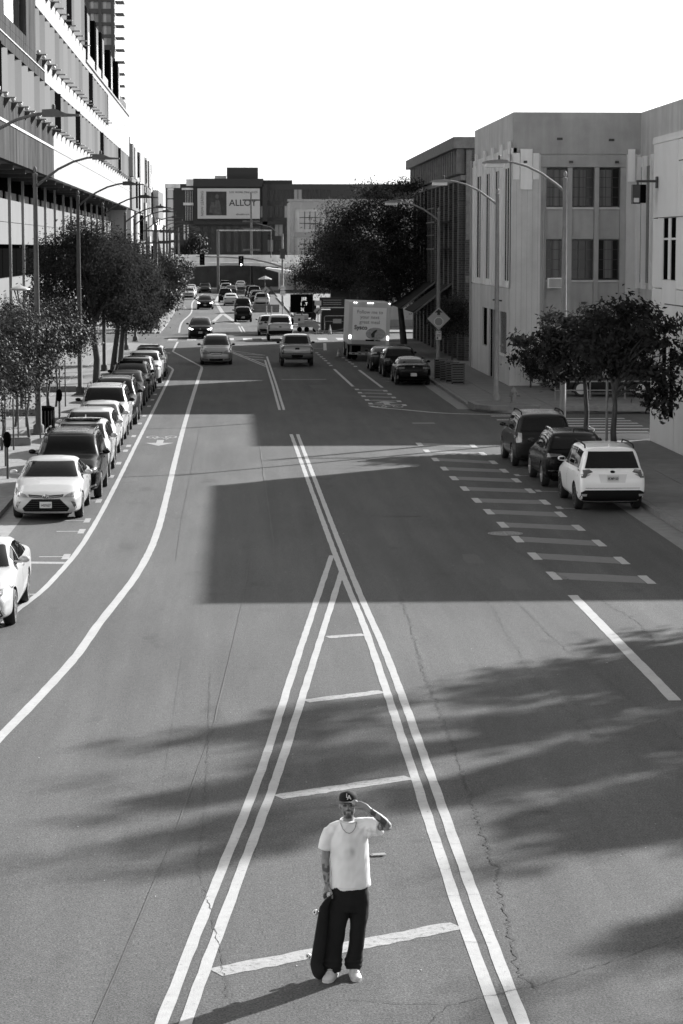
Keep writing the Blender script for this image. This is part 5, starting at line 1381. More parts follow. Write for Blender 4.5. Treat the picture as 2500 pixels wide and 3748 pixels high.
# ================================================================== vehicles
TYRE = mat('tyre_rubber', 0.012, 0.75)
RIM = mat('alloy_rim', 0.45, 0.3, metal=0.8)
RIMD = mat('dark_rim', 0.06, 0.35, metal=0.6)
TRIM = mat('black_trim', 0.006, 0.7, spec=0.15)
GRILLE = mat('grille_black', 0.004, 0.8, spec=0.1)
SLAT = mat('grille_slat', 0.02, 0.5, spec=0.2)
LAMPG = mat('headlamp_glass', 0.15, 0.15, coat=0.6, spec=0.4, var=0.25, scale=12)
LAMPD = mat('headlamp_dark', 0.07, 0.1, coat=1.0)
CHROME = mat('chrome', 0.7, 0.12, metal=1.0)
TAIL = mat('tail_lamp', 0.07, 0.15, coat=1.0, var=0.3, scale=14)
TAILC = mat('tail_lamp_clear', 0.3, 0.15, coat=1.0)
LIT = mat('lit_lamp', 0.9, 0.4, emit=3.5)
PLATE = mat('number_plate', 0.5, 0.5)
PLATEG = mat('number_plate_dim', 0.28, 0.5)
CARGLASS = mat('car_glass', 0.006, 0.04, spec=0.4)
CARGLASS2 = mat('car_glass_grey', 0.007, 0.05, spec=0.3)
WELL = mat('wheel_well', 0.004, 0.95)
P_WHITE = mat('paint_white', 0.36, 0.3, coat=0.6)
P_SILVER = mat('paint_silver', 0.34, 0.32, metal=0.45, coat=0.8)
P_GREY = mat('paint_grey', 0.016, 0.35, coat=0.15, spec=0.12)
P_DGREY = mat('paint_dark_grey', 0.007, 0.3, coat=0.15, spec=0.12)
P_BLACK = mat('paint_black', 0.002, 0.22, coat=0.12, spec=0.1)

def car_loft(P):
    L, W, H = P['L'], P['W'], P['H']
    hl = L / 2
    zb = P.get('gc', 0.20)
    hf, hc, xc = P['hf'], P['hc'], P['xc']
    x0, x1, xb, hd = P['x0'], P['x1'], P['xb'], P['hd']
    tail = P.get('tail', hd - 0.06)
    top = [(-hl, tail - 0.30), (-hl + 0.05, tail - 0.06), (-hl + 0.14, tail), (xb, hd), (lerp(xb, x1, 0.5), lerp(hd, H, 0.52) + P.get('rb', 0.02)), (x1, H - 0.035), (lerp(x1, x0, 0.5), H), (x0, H - 0.035), (lerp(x0, xc, 0.5), lerp(H, hc, 0.46) + 0.02), (xc, hc), (lerp(xc, hl, 0.55), lerp(hc, hf, 0.42)), (hl - 0.22, hf), (hl - 0.07, hf - 0.09), (hl, hf - 0.24)]
    top = sorted(top)
    belt0, belt1 = P.get('bf', hc - 0.05), P.get('br', hd - 0.04)
    sh = sorted([(-hl, tail - 0.36), (-hl + 0.05, tail - 0.13), (-hl + 0.16, min(belt1, tail - 0.05)), (xb + 0.1, min(belt1, hd - 0.03)), (x1 + 0.3, lerp(belt1, belt0, 0.15)), (xc - 0.15, belt0), (hl - 0.55, hf - 0.07), (hl - 0.2, hf - 0.09), (hl - 0.07, hf - 0.17), (hl, hf - 0.30)])
    fw = P.get('fw', 0.80); rw = P.get('rw', 0.84)
    wd = sorted([(-hl, rw - 0.04), (-hl + 0.06, rw + 0.05), (-hl + 0.25, 0.965), (-hl + 0.7, 0.995), (0, 1.0), (hl - 0.9, 0.99), (hl - 0.4, 0.95), (hl - 0.12, fw + 0.06), (hl, fw - 0.06)])
    bt = sorted([(-hl, zb + 0.22), (-hl + 0.06, zb + 0.08), (-hl + 0.4, zb), (hl - 0.5, zb), (hl - 0.08, zb + 0.02), (hl, zb + 0.12)])
    tw = P.get('tw', 0.73)
    ks = {p[0] for p in top} | {p[0] for p in sh} | {p[0] for p in wd} | set(np.linspace(-hl + 0.3, hl - 0.3, 12))
    ks = sorted(ks); xs = [ks[0]]
    for k in ks[1:]:
        if k - xs[-1] > 0.035: xs.append(k)
    xs[-1] = hl
    rings = []
    for x in xs:
        zt = interp(top, x); zs = interp(sh, x); w = interp(wd, x) * W / 2; b = interp(bt, x)
        zs = min(zs, zt - 0.03); zs = max(zs, b + 0.1)
        k = min(1, max(0, (zt - zs - 0.06) / max(0.2, H - zs - 0.12)))
        k = k * k * (3 - 2 * k)
        side = [(0, b), (0.72 * w, b), (0.94 * w, b + 0.05), (0.995 * w, b + 0.30 * (zs - b)), (1.0 * w, b + 0.62 * (zs - b)), (0.985 * w, zs - 0.05)]
        hood = [(0.93 * w, zs), (0.86 * w, lerp(zs, zt, 0.62)), (0.74 * w, zt - 0.012), (0.55 * w, zt), (0.28 * w, zt + 0.008), (0, zt + 0.012)]
        cab = [(0.925 * w, zs + 0.01), (lerp(0.925, tw, 0.52) * w + 0.012, lerp(zs, zt, 0.5)), (tw * w, zt - 0.075), (tw * w * 0.84, zt - 0.018), (tw * w * 0.45, zt + 0.004), (0, zt + 0.01)]
        up = [(lerp(a[0], c[0], k), lerp(a[1], c[1], k)) for a, c in zip(hood, cab)]
        half = side + up
        ring = [(x, y, z) for y, z in half] + [(x, -y, z) for y, z in half[-2:0:-1]]
        rings.append(ring)
    q = MB(); n = len(rings[0])
    for r in rings: q.v += r
    for i in range(len(rings) - 1):
        for k in range(n):
            k2 = (k + 1) % n
            q.f.append((i * n + k, (i + 1) * n + k, (i + 1) * n + k2, i * n + k2)); q.m.append(0)
    q.f.append(tuple(range(n))); q.m.append(0)
    e = (len(rings) - 1) * n
    q.f.append(tuple(e + k for k in range(n))[::-1]); q.m.append(0)
    me = q.mesh('body')
    return me, top, sh

def poly_patch(bvh, poly, axis, sign, off=0.004, step=0.07, depth=0.02):
    """a solid piece of panel lying on the body surface; poly in the two other axes"""
    bm = bmesh.new()
    idx = {'x': (1, 2), 'y': (0, 2), 'z': (0, 1)}[axis]; ax = 'xyz'.index(axis)
    vs = []
    for a, b in poly:
        c = [0, 0, 0]; c[idx[0]] = a; c[idx[1]] = b
        vs.append(bm.verts.new(c))
    try:
        bm.faces.new(vs)
    except ValueError:
        bm.free(); return None
    for k, j in enumerate(idx):
        lo = min(p[k] for p in poly); hi = max(p[k] for p in poly)
        t = math.ceil(lo / step) * step
        no = [0, 0, 0]; no[j] = 1
        while t < hi - 1e-4:
            co = [0, 0, 0]; co[j] = t
            if t > lo + 1e-4:
                bmesh.ops.bisect_plane(bm, geom=bm.verts[:] + bm.edges[:] + bm.faces[:], plane_co=co, plane_no=no)
            t += step
    d = [0, 0, 0]; d[ax] = -sign; d = Vector(d)
    for v in bm.verts:
        o = v.co.copy(); o[ax] = sign * 6
        hit = bvh.ray_cast(o, d); tries = 0
        while (hit[0] is None or (ax == 0 and hit[0].x * sign < 0.2)) and tries < 40:
            tries += 1
            if ax == 0: o.y *= 0.985; v.co.y = o.y
            elif ax == 1: o.z = o.z * 0.985 + 0.015 * 0.8; v.co.z = o.z
            else: o.y *= 0.98; v.co.y = o.y
            hit = bvh.ray_cast(o, d)
        v.co[ax] = (hit[0][ax] if hit[0] is not None else sign * 0.8) + sign * off
    bmesh.ops.recalc_face_normals(bm, faces=bm.faces)
    ex = bmesh.ops.extrude_edge_only(bm, edges=[e for e in bm.edges if len(e.link_faces) == 1])
    for v in [g for g in ex['geom'] if isinstance(g, bmesh.types.BMVert)]:
        v.co[ax] -= sign * depth
    bmesh.ops.recalc_face_normals(bm, faces=bm.faces)
    f = max(bm.faces, key=lambda f: f.calc_area())
    if f.normal[ax] * sign < 0:
        bmesh.ops.reverse_faces(bm, faces=bm.faces)
    me = bpy.data.meshes.new('panel'); bm.to_mesh(me); bm.free()
    me.polygons.foreach_set('use_smooth', [True] * len(me.polygons)); me.set_sharp_from_angle(angle=rad(35))
    return me

def wheel_meshes(r, w, spokes, rim_m):
    t = MB(); t.lathe([(r * 0.64, -w / 2 + 0.01), (r * 0.9, -w / 2), (r * 0.985, -w / 2 + 0.03), (r, -w * 0.2), (r, w * 0.2), (r * 0.985, w / 2 - 0.03), (r * 0.9, w / 2), (r * 0.64, w / 2 - 0.01)], 28, axis='y', caps=False)
    tm = t.mesh('wheel', smooth=True); tm.materials.append(TYRE)
    q = MB(); q.lathe([(r * 0.66, 0.0), (r * 0.66, w / 2 - 0.005), (r * 0.60, w / 2 - 0.005), (r * 0.58, w / 2 - 0.06)], 28, axis='y', caps=False)
    q.lathe([(r * 0.62, w * 0.12), (r * 0.0001, w * 0.12)], 24, axis='y', caps=False)
    for k in range(spokes):
        a = 2 * math.pi * k / spokes
        M = Matrix.Rotation(a, 3, 'Y')
        q.obox(M @ Vector((r * 0.33, w / 2 - 0.035, 0)), (r * 0.58, 0.035, r * 0.13), M)
    q.lathe([(r * 0.14, w / 2 - 0.06), (r * 0.14, w / 2 - 0.012), (0.0001, w / 2 - 0.008)], 12, axis='y', caps=False)
    rm = q.mesh('rim', smooth=True); rm.materials.append(rim_m)
    return tm, rm

CUTS = {}
def build_car(key, P, feats, paint, glass=CARGLASS, rim=RIM, mirror_m=None, rails=False, fin=False, sunroof=False, lod=2, spokes=10, label=''):
    """root Empty; local +x is the front of the car, origin on the ground at its middle"""
    root = thing(P['name'], label or 'x', P['cat'])
    me, top, sh = car_loft(P)
    L, W, H, wr = P['L'], P['W'], P['H'], P['wr']
    hl = L / 2
    tmp = link('tmp_body', me); me.materials.append(paint); me.materials.append(WELL)
    s = tmp.modifiers.new('s', 'SUBSURF'); s.levels = lod; s.render_levels = lod
    xf = hl - P['fo']; xr = xf - P['wb']
    c = MB(); ar = wr + P.get('gap', 0.045)
    for x in (xf, xr):
        for sy in (-1, 1):
            y0, y1 = sorted((sy * (W / 2 - 0.27), sy * (W / 2 + 0.3)))
            c.lathe([(ar, y0), (ar, y1)], 32, (x, 0, wr), 'y')
    cm = c.mesh('cut'); cm.materials.append(WELL); cm.materials.append(WELL)
    cut = link('tmp_cut', cm)
    b = tmp.modifiers.new('b', 'BOOLEAN'); b.operation = 'DIFFERENCE'; b.solver = 'EXACT'; b.object = cut
    b.material_mode = 'TRANSFER'
    bm_ = eval_mesh(tmp, 'body')
    bpy.data.objects.remove(tmp); bpy.data.objects.remove(cut)
    bm_.polygons.foreach_set('use_smooth', [True] * len(bm_.polygons)); bm_.set_sharp_from_angle(angle=rad(38))
    body = link('body', bm_, root)
    tb = bmesh.new(); tb.from_mesh(bm_); bvh = BVHTree.FromBMesh(tb); tb.free()
    def patch(name, poly, axis, sign, m, off=0.004, step=0.07, parent=None, depth=0.02):
        pm = poly_patch(bvh, poly, axis, sign, off, step, depth)
        if pm is None: return None
        return link(name, pm, parent or root, m)
    # windscreen and rear window
    hw = W / 2; tw = P.get('tw', 0.73)
    hc, hd = P['hc'], P['hd']
    zc = interp(top, P['xc'])
    patch('windscreen', [(-hw * 0.80, zc + 0.03), (hw * 0.80, zc + 0.03), (hw * tw * 0.90, H - 0.085), (-hw * tw * 0.90, H - 0.085)], 'x', 1, glass, 0.022, 0.05)
    rz0, rz1 = P.get('rwz', (hd + 0.05, H - 0.11)); rwa, rwb = P.get('rww', (0.74, tw * 0.86))
    patch('rear_window', [(-hw * rwa, rz0), (hw * rwa, rz0), (hw * rwb, rz1), (-hw * rwb, rz1)], 'x', -1, glass, 0.018, 0.05)
    # side windows
    x0, x1, xc, xb = P['x0'], P['x1'], P['xc'], P['xb']
    zt = lambda x: interp(top, x) - 0.105
    zbt = lambda x: interp(sh, x) + 0.045
    xa = xc - 0.42; xe = P.get('xe', xb + 0.30)
    xm = P.get('xm', lerp(xf, xr, 0.52)); xq = P.get('xq', xr + 0.22)
    def sidepoly(xl, xr_):
        n = 9; pts = [(lerp(xl, xr_, i / n), zbt(lerp(xl, xr_, i / n))) for i in range(n + 1)]
        tp = [(x, max(zt(x), zbt(x) + 0.015)) for x in [lerp(xr_, xl, i / n) for i in range(n + 1)]]
        return pts + tp
    segs = [(xm + 0.05, xa), (xq + 0.04, xm - 0.05)]
    if xq - 0.04 - xe > 0.18: segs.append((xe, xq - 0.04))
    for sy in (1, -1):
        for a, b_ in segs:
            patch('side_window', sidepoly(a, b_), 'y', sy, glass, 0.008, 0.05)
        patch('door_seam', [(xm - 0.006, P.get('gc', 0.2) + 0.18), (xm + 0.006, P.get('gc', 0.2) + 0.18), (xm + 0.006, zbt(xm) - 0.05), (xm - 0.006, zbt(xm) - 0.05)], 'y', sy, TRIM, 0.001)
        patch('sill_trim', [(xr + ar, P.get('gc', 0.2) + 0.05), (xf - ar, P.get('gc', 0.2) + 0.05), (xf - ar, P.get('gc', 0.2) + 0.13), (xr + ar, P.get('gc', 0.2) + 0.13)], 'y', sy, TRIM, 0.004)
        for xx in (xm - 0.32, xq - 0.10):
            hz = zbt(xx) - 0.14
            patch('door_handle', [(xx, hz), (xx + 0.2, hz), (xx + 0.2, hz + 0.035), (xx, hz + 0.035)], 'y', sy, CHROME if paint in (P_WHITE, P_SILVER) else paint, 0.02)
        # wing mirror
        mx = xc - 0.5; mz = zbt(mx) + 0.10
        q = MB(); q.sphere((0, 0, 0), 1.0, 12, 8, (0.075, 0.11, 0.07)); q.obox((0.01, -sy * 0.12, -0.05), (0.07, 0.14, 0.03))
        mo = q.build('wing_mirror', mirror_m or paint, root, smooth=True, angle=60); mo.location = (mx, sy * (hw + 0.07), mz)
        g = part_box('mirror_glass', CARGLASS2, mo, -0.078, -0.06, -0.07, 0.07, -0.04, 0.04)
    # wheels
    tm, rm = wheel_meshes(wr, P.get('ww', 0.22), spokes, rim)
    for x in (xf, xr):
        for sy in (1, -1):
            w_ = link('wheel', tm, root); w_.location = (x, sy * (hw - P.get('ww', 0.22) / 2 - 0.015), wr)
            if sy < 0: w_.rotation_euler.z = math.pi
            link('rim', rm, w_)
    part_box('underbody', WELL, root, -hl + 0.5, hl - 0.5, -hw + 0.3, hw - 0.3, P.get('gc', 0.2) - 0.03, P.get('gc', 0.2) + 0.08)
    if rails:
        for sy in (1, -1):
            ys = sy * hw * tw * 0.92
            pts = [(x1 + 0.15, ys, interp(top, x1 + 0.15) - 0.02), (x1 + 0.25, ys, H + 0.02), (lerp(x1, x0, 0.5), ys, H + 0.045), (x0 - 0.25, ys, H + 0.025), (x0 - 0.1, ys, interp(top, x0 - 0.1) - 0.02)]
            MB().tube(pts, 0.022, 6).build('roof_rail', CHROME if rails == 'chrome' else TRIM, root, smooth=True)
    if rails == 'ribs':
        for k in range(4):
            x = lerp(x1 + 0.4, x0 - 0.3, k / 3); patch('roof_rib', [(x - 0.02, -hw * tw * 0.75), (x + 0.02, -hw * tw * 0.75), (x + 0.02, hw * tw * 0.75), (x - 0.02, hw * tw * 0.75)], 'z', 1, CHROME, 0.02)
    if fin:
        q = MB().prism([(0, 0), (0.2, 0), (0.02, 0.09), (0.0, 0.09)], -0.015, 0.015, 'y').build('roof_antenna', paint, root); q.location = (x1 + 0.12, 0, interp(top, x1 + 0.12))
    if sunroof:
        patch('sunroof', [(x0 - 0.95, -hw * tw * 0.6), (x0 - 0.2, -hw * tw * 0.6), (x0 - 0.2, hw * tw * 0.6), (x0 - 0.95, hw * tw * 0.6)], 'z', 1, glass, 0.004)
    # feature patches: (name, side, polygon of (y as share of half width, z), material, mirrored, offset)
    for ft in feats:
        nm, side, poly, m, mir = ft[:5]; of = ft[5] if len(ft) > 5 else (0.016 if 'lamp' in nm else 0.006)
        sg = 1 if side == 'f' else -1
        for fl in ((1, -1) if mir else (1,)):
            pp = [(fl * a * hw, z) for a, z in poly]
            o = patch(nm, pp, 'x', sg, m, of, 0.06, depth=0.03)
    root['_ext'] = hl
    # number plates
    for side, z, txt, m in P.get('plates', ()):
        sg = 1 if side == 'f' else -1
        hit = bvh.ray_cast(Vector((sg * 6, 0, z)), Vector((-sg, 0, 0)))
        xx = hit[0].x if hit[0] else sg * hl
        pl = part_box('number_plate', m, root, min(xx, xx + sg * 0.035), max(xx, xx + sg * 0.035), -0.155, 0.155, z - 0.08, z + 0.08)
        if txt:
            t = text('lettering', txt, 0.085, INK, pl, (xx + sg * 0.04, 0, z - 0.012), rot=(math.pi / 2, 0, math.pi / 2 if sg > 0 else -math.pi / 2), extrude=0.001, bold=0.0015, space=0.86)
    root.pop('_ext', None)
    return root, bvh, top

def place(o, x, y, heading, label, group=None, dz=0.0, roll=0.0):
    """heading 'in' = facing the camera (-y), 'out' = driving away (+y), or an angle"""
    o.location = (x, y, dz)
    a = {'in': -math.pi / 2, 'out': math.pi / 2}.get(heading, heading)
    o.rotation_euler = (roll, 0, a)
    o['label'] = label
    if group: o['group'] = group
    return o

def repaint(o, old, new):
    """a copy in another colour: the slots of the copy carry their own material"""
    def go(k):
        if k.type == 'MESH':
            for i, s in enumerate(k.data.materials):
                if s == old:
                    k.material_slots[i].link = 'OBJECT'; k.material_slots[i].material = new
        for ch in k.children: go(ch)
    go(o); return o

SEDAN = dict(name='sedan_car', cat='car', L=4.86, W=1.83, H=1.46, wr=0.335, wb=2.78, fo=0.96, hf=0.74, hc=1.0, xc=1.02, x0=0.15, x1=-0.95, xb=-1.80, hd=1.10, tail=1.05, bf=0.95, br=1.0, gc=0.17, tw=0.72, xq=-1.12, xe=-1.42, rwz=(1.14, 1.35), rww=(0.70, 0.6))
SUV = dict(name='suv_car', cat='car', L=4.72, W=1.87, H=1.70, wr=0.365, wb=2.72, fo=0.93, hf=0.93, hc=1.15, xc=1.02, x0=0.28, x1=-1.72, xb=-2.16, hd=1.14, tail=1.10, bf=1.08, br=1.12, gc=0.23, tw=0.76, rb=0.10, xq=-1.0, xe=-1.78, rwz=(1.16, 1.58), rww=(0.78, 0.62))
f_def = [('headlamp', 'f', [(0.52, 0.70), (0.86, 0.76), (0.90, 0.66), (0.56, 0.60)], LAMPG, True),
         ('grille', 'f', [(-0.46, 0.70), (0.46, 0.70), (0.40, 0.50), (-0.40, 0.50)], GRILLE, False),
         ('lower_grille', 'f', [(-0.62, 0.42), (0.62, 0.42), (0.56, 0.28), (-0.56, 0.28)], GRILLE, False)]
r_def = [('tail_lamp', 'r', [(0.60, 0.98), (0.93, 0.96), (0.93, 0.80), (0.60, 0.84)], TAIL, True), ('rear_bumper_trim', 'r', [(-0.8, 0.40), (0.8, 0.40), (0.76, 0.28), (-0.76, 0.28)], TRIM, False)]
def shift(fe, dz, s=1.0): return [(a, b, [(y, z * s + dz) for y, z in p]) + t for a, b, p, *t in [(f[0], f[1], f[2], *[tuple(f[3:])]) for f in fe] for t in [t[0]]]

# 1 -- white saloon facing us at the head of the left row
camry_f = [('headlamp', 'f', [(0.50, 0.62), (0.58, 0.69), (0.93, 0.80), (0.95, 0.70), (0.80, 0.63)], LAMPG, True),
           ('headlamp_ring', 'f', [(0.72 + 0.055 * math.cos(k * 0.785), 0.695 + 0.05 * math.sin(k * 0.785)) for k in range(8)], CHROME, True, 0.012),
           ('headlamp_eye', 'f', [(0.72 + 0.035 * math.cos(k * 0.785), 0.695 + 0.033 * math.sin(k * 0.785)) for k in range(8)], LAMPD, True, 0.018),
           ('upper_grille', 'f', [(-0.50, 0.69), (0, 0.655), (0.50, 0.69), (0.46, 0.625), (0, 0.59), (-0.46, 0.625)], GRILLE, False),
           ('chrome_bar', 'f', [(0.10, 0.635), (0.46, 0.665), (0.45, 0.645), (0.10, 0.61)], CHROME, True, 0.014),
           ('lower_grille', 'f', [(-0.40, 0.575), (0.40, 0.575), (0.66, 0.34), (0.60, 0.255), (-0.60, 0.255), (-0.66, 0.34)], GRILLE, False),
           ('fog_vent', 'f', [(0.70, 0.52), (0.82, 0.50), (0.87, 0.32), (0.81, 0.33)], LAMPD, True)]
for k in range(5):
    z = 0.29 + k * 0.058; e = min(0.64, 0.645 - max(0, z - 0.34) * 1.06)
    camry_f.append(('grille_slat', 'f', [(-e, z), (e, z), (e, z + 0.014), (-e, z + 0.014)], SLAT, False, 0.014))
P = dict(SEDAN, plates=(('f', 0.43, '1427627', PLATE),))
car, bvh, top = build_car('camry', P, camry_f + r_def, P_WHITE, CARGLASS2)
q = MB()
def ell(a, b, cy_, cz_, w=0.009, n=20):
    pts = [(0, cy_ + a * math.cos(2 * math.pi * k / n), cz_ + b * math.sin(2 * math.pi * k / n)) for k in range(n + 1)]
    q.tube(pts, w, 5, caps=False)
ell(0.075, 0.052, 0, 0); ell(0.026, 0.05, 0, 0, 0.007); ell(0.05, 0.02, 0, 0.02, 0.007)
em = q.build('badge', CHROME, car, smooth=True); hx = bvh.ray_cast(Vector((6, 0, 0.64)), Vector((-1, 0, 0)))[0].x; em.location = (hx + 0.02, 0, 0.635)
# dash and steering wheel shapes seen through the screen
place(car, -4.83, 62.15, 'in', 'white saloon with a wide black grille, front car of the left parked row', 'cars parked along the left kerb')
sedan_white = car
# 0 -- white saloon cut by the left frame edge
P0 = dict(SEDAN, hf=0.72, H=1.44, plates=(('f', 0.45, '', PLATE),))
s0_f = [('headlamp', 'f', [(0.46, 0.66), (0.60, 0.72), (0.96, 0.80), (0.95, 0.70), (0.70, 0.63)], LAMPD, True), ('headlamp_strip', 'f', [(0.55, 0.68), (0.93, 0.765), (0.93, 0.745), (0.57, 0.665)], CHROME, True, 0.014),
        ('lower_grille', 'f', [(-0.70, 0.50), (0.70, 0.50), (0.82, 0.30), (0.74, 0.25), (-0.74, 0.25), (-0.82, 0.30)], GRILLE, False), ('grille_edge', 'f', [(0.70, 0.52), (0.73, 0.52), (0.86, 0.30), (0.82, 0.29)], CHROME, True, 0.012), ('upper_grille', 'f', [(-0.46, 0.68), (0.46, 0.68), (0.40, 0.63), (-0.40, 0.63)], GRILLE, False)]
car, _, _ = build_car('s0', P0, s0_f + r_def, P_WHITE, CARGLASS)
place(car, -4.98, 44.7, 'in', 'white saloon cut off by the left frame edge', 'cars parked along the left kerb')
# 2 -- dark SUV behind it
PA = dict(SUV, L=5.0, W=1.97, H=1.77, wb=2.98, fo=0.95, hf=1.0, hc=1.2, xc=1.15, x0=0.4, x1=-1.9, xb=-2.32, hd=1.2, tail=1.15, plates=(('f', 0.52, '', PLATEG),), xq=-1.0, xe=-1.95)
suv_f = [('headlamp', 'f', [(0.52, 0.88), (0.93, 0.92), (0.95, 0.78), (0.56, 0.76)], LAMPD, True), ('headlamp_strip', 'f', [(0.54, 0.79), (0.93, 0.80), (0.93, 0.775), (0.54, 0.765)], CHROME, True, 0.014), ('headlamp_eye', 'f', [(0.66, 0.86), (0.76, 0.87), (0.76, 0.81), (0.66, 0.80)], LAMPG, True, 0.014), ('headlamp_eye', 'f', [(0.79, 0.87), (0.89, 0.885), (0.89, 0.81), (0.79, 0.81)], LAMPG, True, 0.014),
         ('grille', 'f', [(-0.5, 0.90), (0.5, 0.90), (0.48, 0.68), (-0.48, 0.68)], GRILLE, False), ('chrome_bar', 'f', [(-0.5, 0.80), (0.5, 0.80), (0.5, 0.775), (-0.5, 0.775)], CHROME, False, 0.014),
         ('lower_grille', 'f', [(-0.66, 0.52), (0.66, 0.52), (0.6, 0.32), (-0.6, 0.32)], GRILLE, False), ('skid_strip', 'f', [(0.5, 0.36), (0.86, 0.46), (0.88, 0.42), (0.52, 0.32)], RIM, True, 0.012)]
suv_r = [('tail_lamp', 'r', [(0.58, 1.06), (0.93, 1.03), (0.93, 0.86), (0.60, 0.92)], TAIL, True), ('rear_bumper_trim', 'r', [(-0.86, 0.54), (0.86, 0.54), (0.8, 0.30), (-0.8, 0.30)], TRIM, False)]
car, _, _ = build_car('atlas', PA, suv_f + suv_r, P_BLACK, mat('car_glass_deep', 0.004, 0.06, spec=0.2), rails='chrome', spokes=10)
for k in range(4):
    x = -1.5 + k * 0.55
    part_box('roof_rib', CHROME, car, x, x + 0.025, -0.5, 0.5, 1.775, 1.79)
place(car, -4.68, 67.05, 'in', 'glossy black SUV with roof rails, second car of the left parked row', 'cars parked along the left kerb')
# 3 and 4 -- white crossovers
PC = dict(SUV, L=4.6, H=1.66, plates=())
car, _, _ = build_car('crossover', PC, suv_f + suv_r, P_WHITE, CARGLASS, fin=True)
g = MB().box(-0.6, 0.25, -0.55, 0.55, 1.662, 1.674).build('glass_roof', CARGLASS, car)
place(car, -4.70, 72.75, 'in', 'white crossover with a black glass roof, third of the left parked row', 'cars parked along the left kerb')
crossover = car
PL = dict(SUV, L=4.55, H=1.62, plates=())
car, _, _ = build_car('crossover2', PL, [f for f in suv_f if 'strip' not in f[0]] + suv_r, P_WHITE, CARGLASS2)
place(car, -4.80, 78.55, 'in', 'plain white crossover half hidden, fourth of the left parked row', 'cars parked along the left kerb')
cross2 = car
# 5 -- white hatchback
PH = dict(name='hatchback_car', cat='car', L=4.46, W=1.75, H=1.49, wr=0.315, wb=2.70, fo=0.92, hf=0.76, hc=1.03, xc=1.22, x0=0.10, x1=-1.25, xb=-1.98, hd=1.10, tail=1.04, bf=0.97, br=1.05, gc=0.17, tw=0.70, rb=0.06, xq=-1.0, xe=-1.5, rwz=(1.13, 1.36), plates=())
ph_f = [('headlamp', 'f', [(0.56, 0.66), (0.66, 0.80), (0.93, 0.86), (0.95, 0.70), (0.76, 0.62)], LAMPG, True), ('grille', 'f', [(-0.42, 0.68), (0.42, 0.68), (0.36, 0.63), (-0.36, 0.63)], GRILLE, False), ('lower_grille', 'f', [(-0.56, 0.42), (0.56, 0.42), (0.5, 0.30), (-0.5, 0.30)], GRILLE, False), ('fog_vent', 'f', [(0.66, 0.42), (0.78, 0.42), (0.78, 0.34), (0.66, 0.34)], LAMPD, True)]
car, _, _ = build_car('prius', PH, ph_f + r_def, P_WHITE, CARGLASS2)
place(car, -4.78, 84.3, 'in', 'white hatchback with a dark roof reflection, fifth of the left parked row', 'cars parked along the left kerb')
hatch = car
# 6 -- tall white SUV with ribbed roof
PK = dict(SUV, L=4.75, W=1.9, H=1.82, hf=1.0, hc=1.22, xc=1.05, x0=0.42, x1=-1.9, xb=-2.2, hd=1.22, tail=1.15, bf=1.14, br=1.18, plates=(), xe=-1.9)
car, _, _ = build_car('tallsuv', PK, suv_f + suv_r, P_WHITE, CARGLASS, rails='ribs', mirror_m=TRIM)
place(car, -4.85, 88.95, 'in', 'tall white SUV with a ribbed roof and black mirrors, sixth of the left parked row', 'cars parked along the left kerb')
tallsuv = car
def again(src, old, new):
    c = copy_tree(src)
    if new is not old: repaint(c, old, new)
    return c
place(again(tallsuv, P_WHITE, P_DGREY), -4.75, 94.3, 'in', 'dark SUV almost hidden behind the tall white one, seventh of the left row', 'cars parked along the left kerb')
place(again(sedan_white, P_WHITE, P_WHITE), -4.82, 99.4, 'in', 'white saloon with a sunroof, eighth of the left parked row', 'cars parked along the left kerb')
PG = dict(SEDAN, H=1.52, hf=0.80, hc=1.06, hd=1.12, plates=())
car, _, _ = build_car('greysedan', PG, f_def + r_def, P_GREY, CARGLASS2)
place(car, -4.8, 105.4, 'in', 'mid grey saloon, ninth of the left parked row', 'cars parked along the left kerb')
greysedan = car
place(again(crossover, P_WHITE, P_BLACK), -4.8, 110.6, 'in', 'black roofed crossover behind the grey saloon, tenth of the left row', 'cars parked along the left kerb')
car, _, _ = build_car('silversuv', dict(PC, H=1.68), suv_f + suv_r, P_SILVER, CARGLASS, sunroof=True)
place(car, -4.75, 115.4, 'in', 'silver SUV with a sunroof, eleventh of the left parked row', 'cars parked along the left kerb')
silversuv = car
place(again(cross2, P_WHITE, P_WHITE), -4.62, 122.9, 'in', 'white SUV near the bend in the kerb line, twelfth of the left row', 'cars parked along the left kerb')
place(again(crossover, P_WHITE, P_WHITE), -4.55, 128.6, 'in', 'white SUV mostly hidden, last of the near left parked row', 'cars parked along the left kerb')

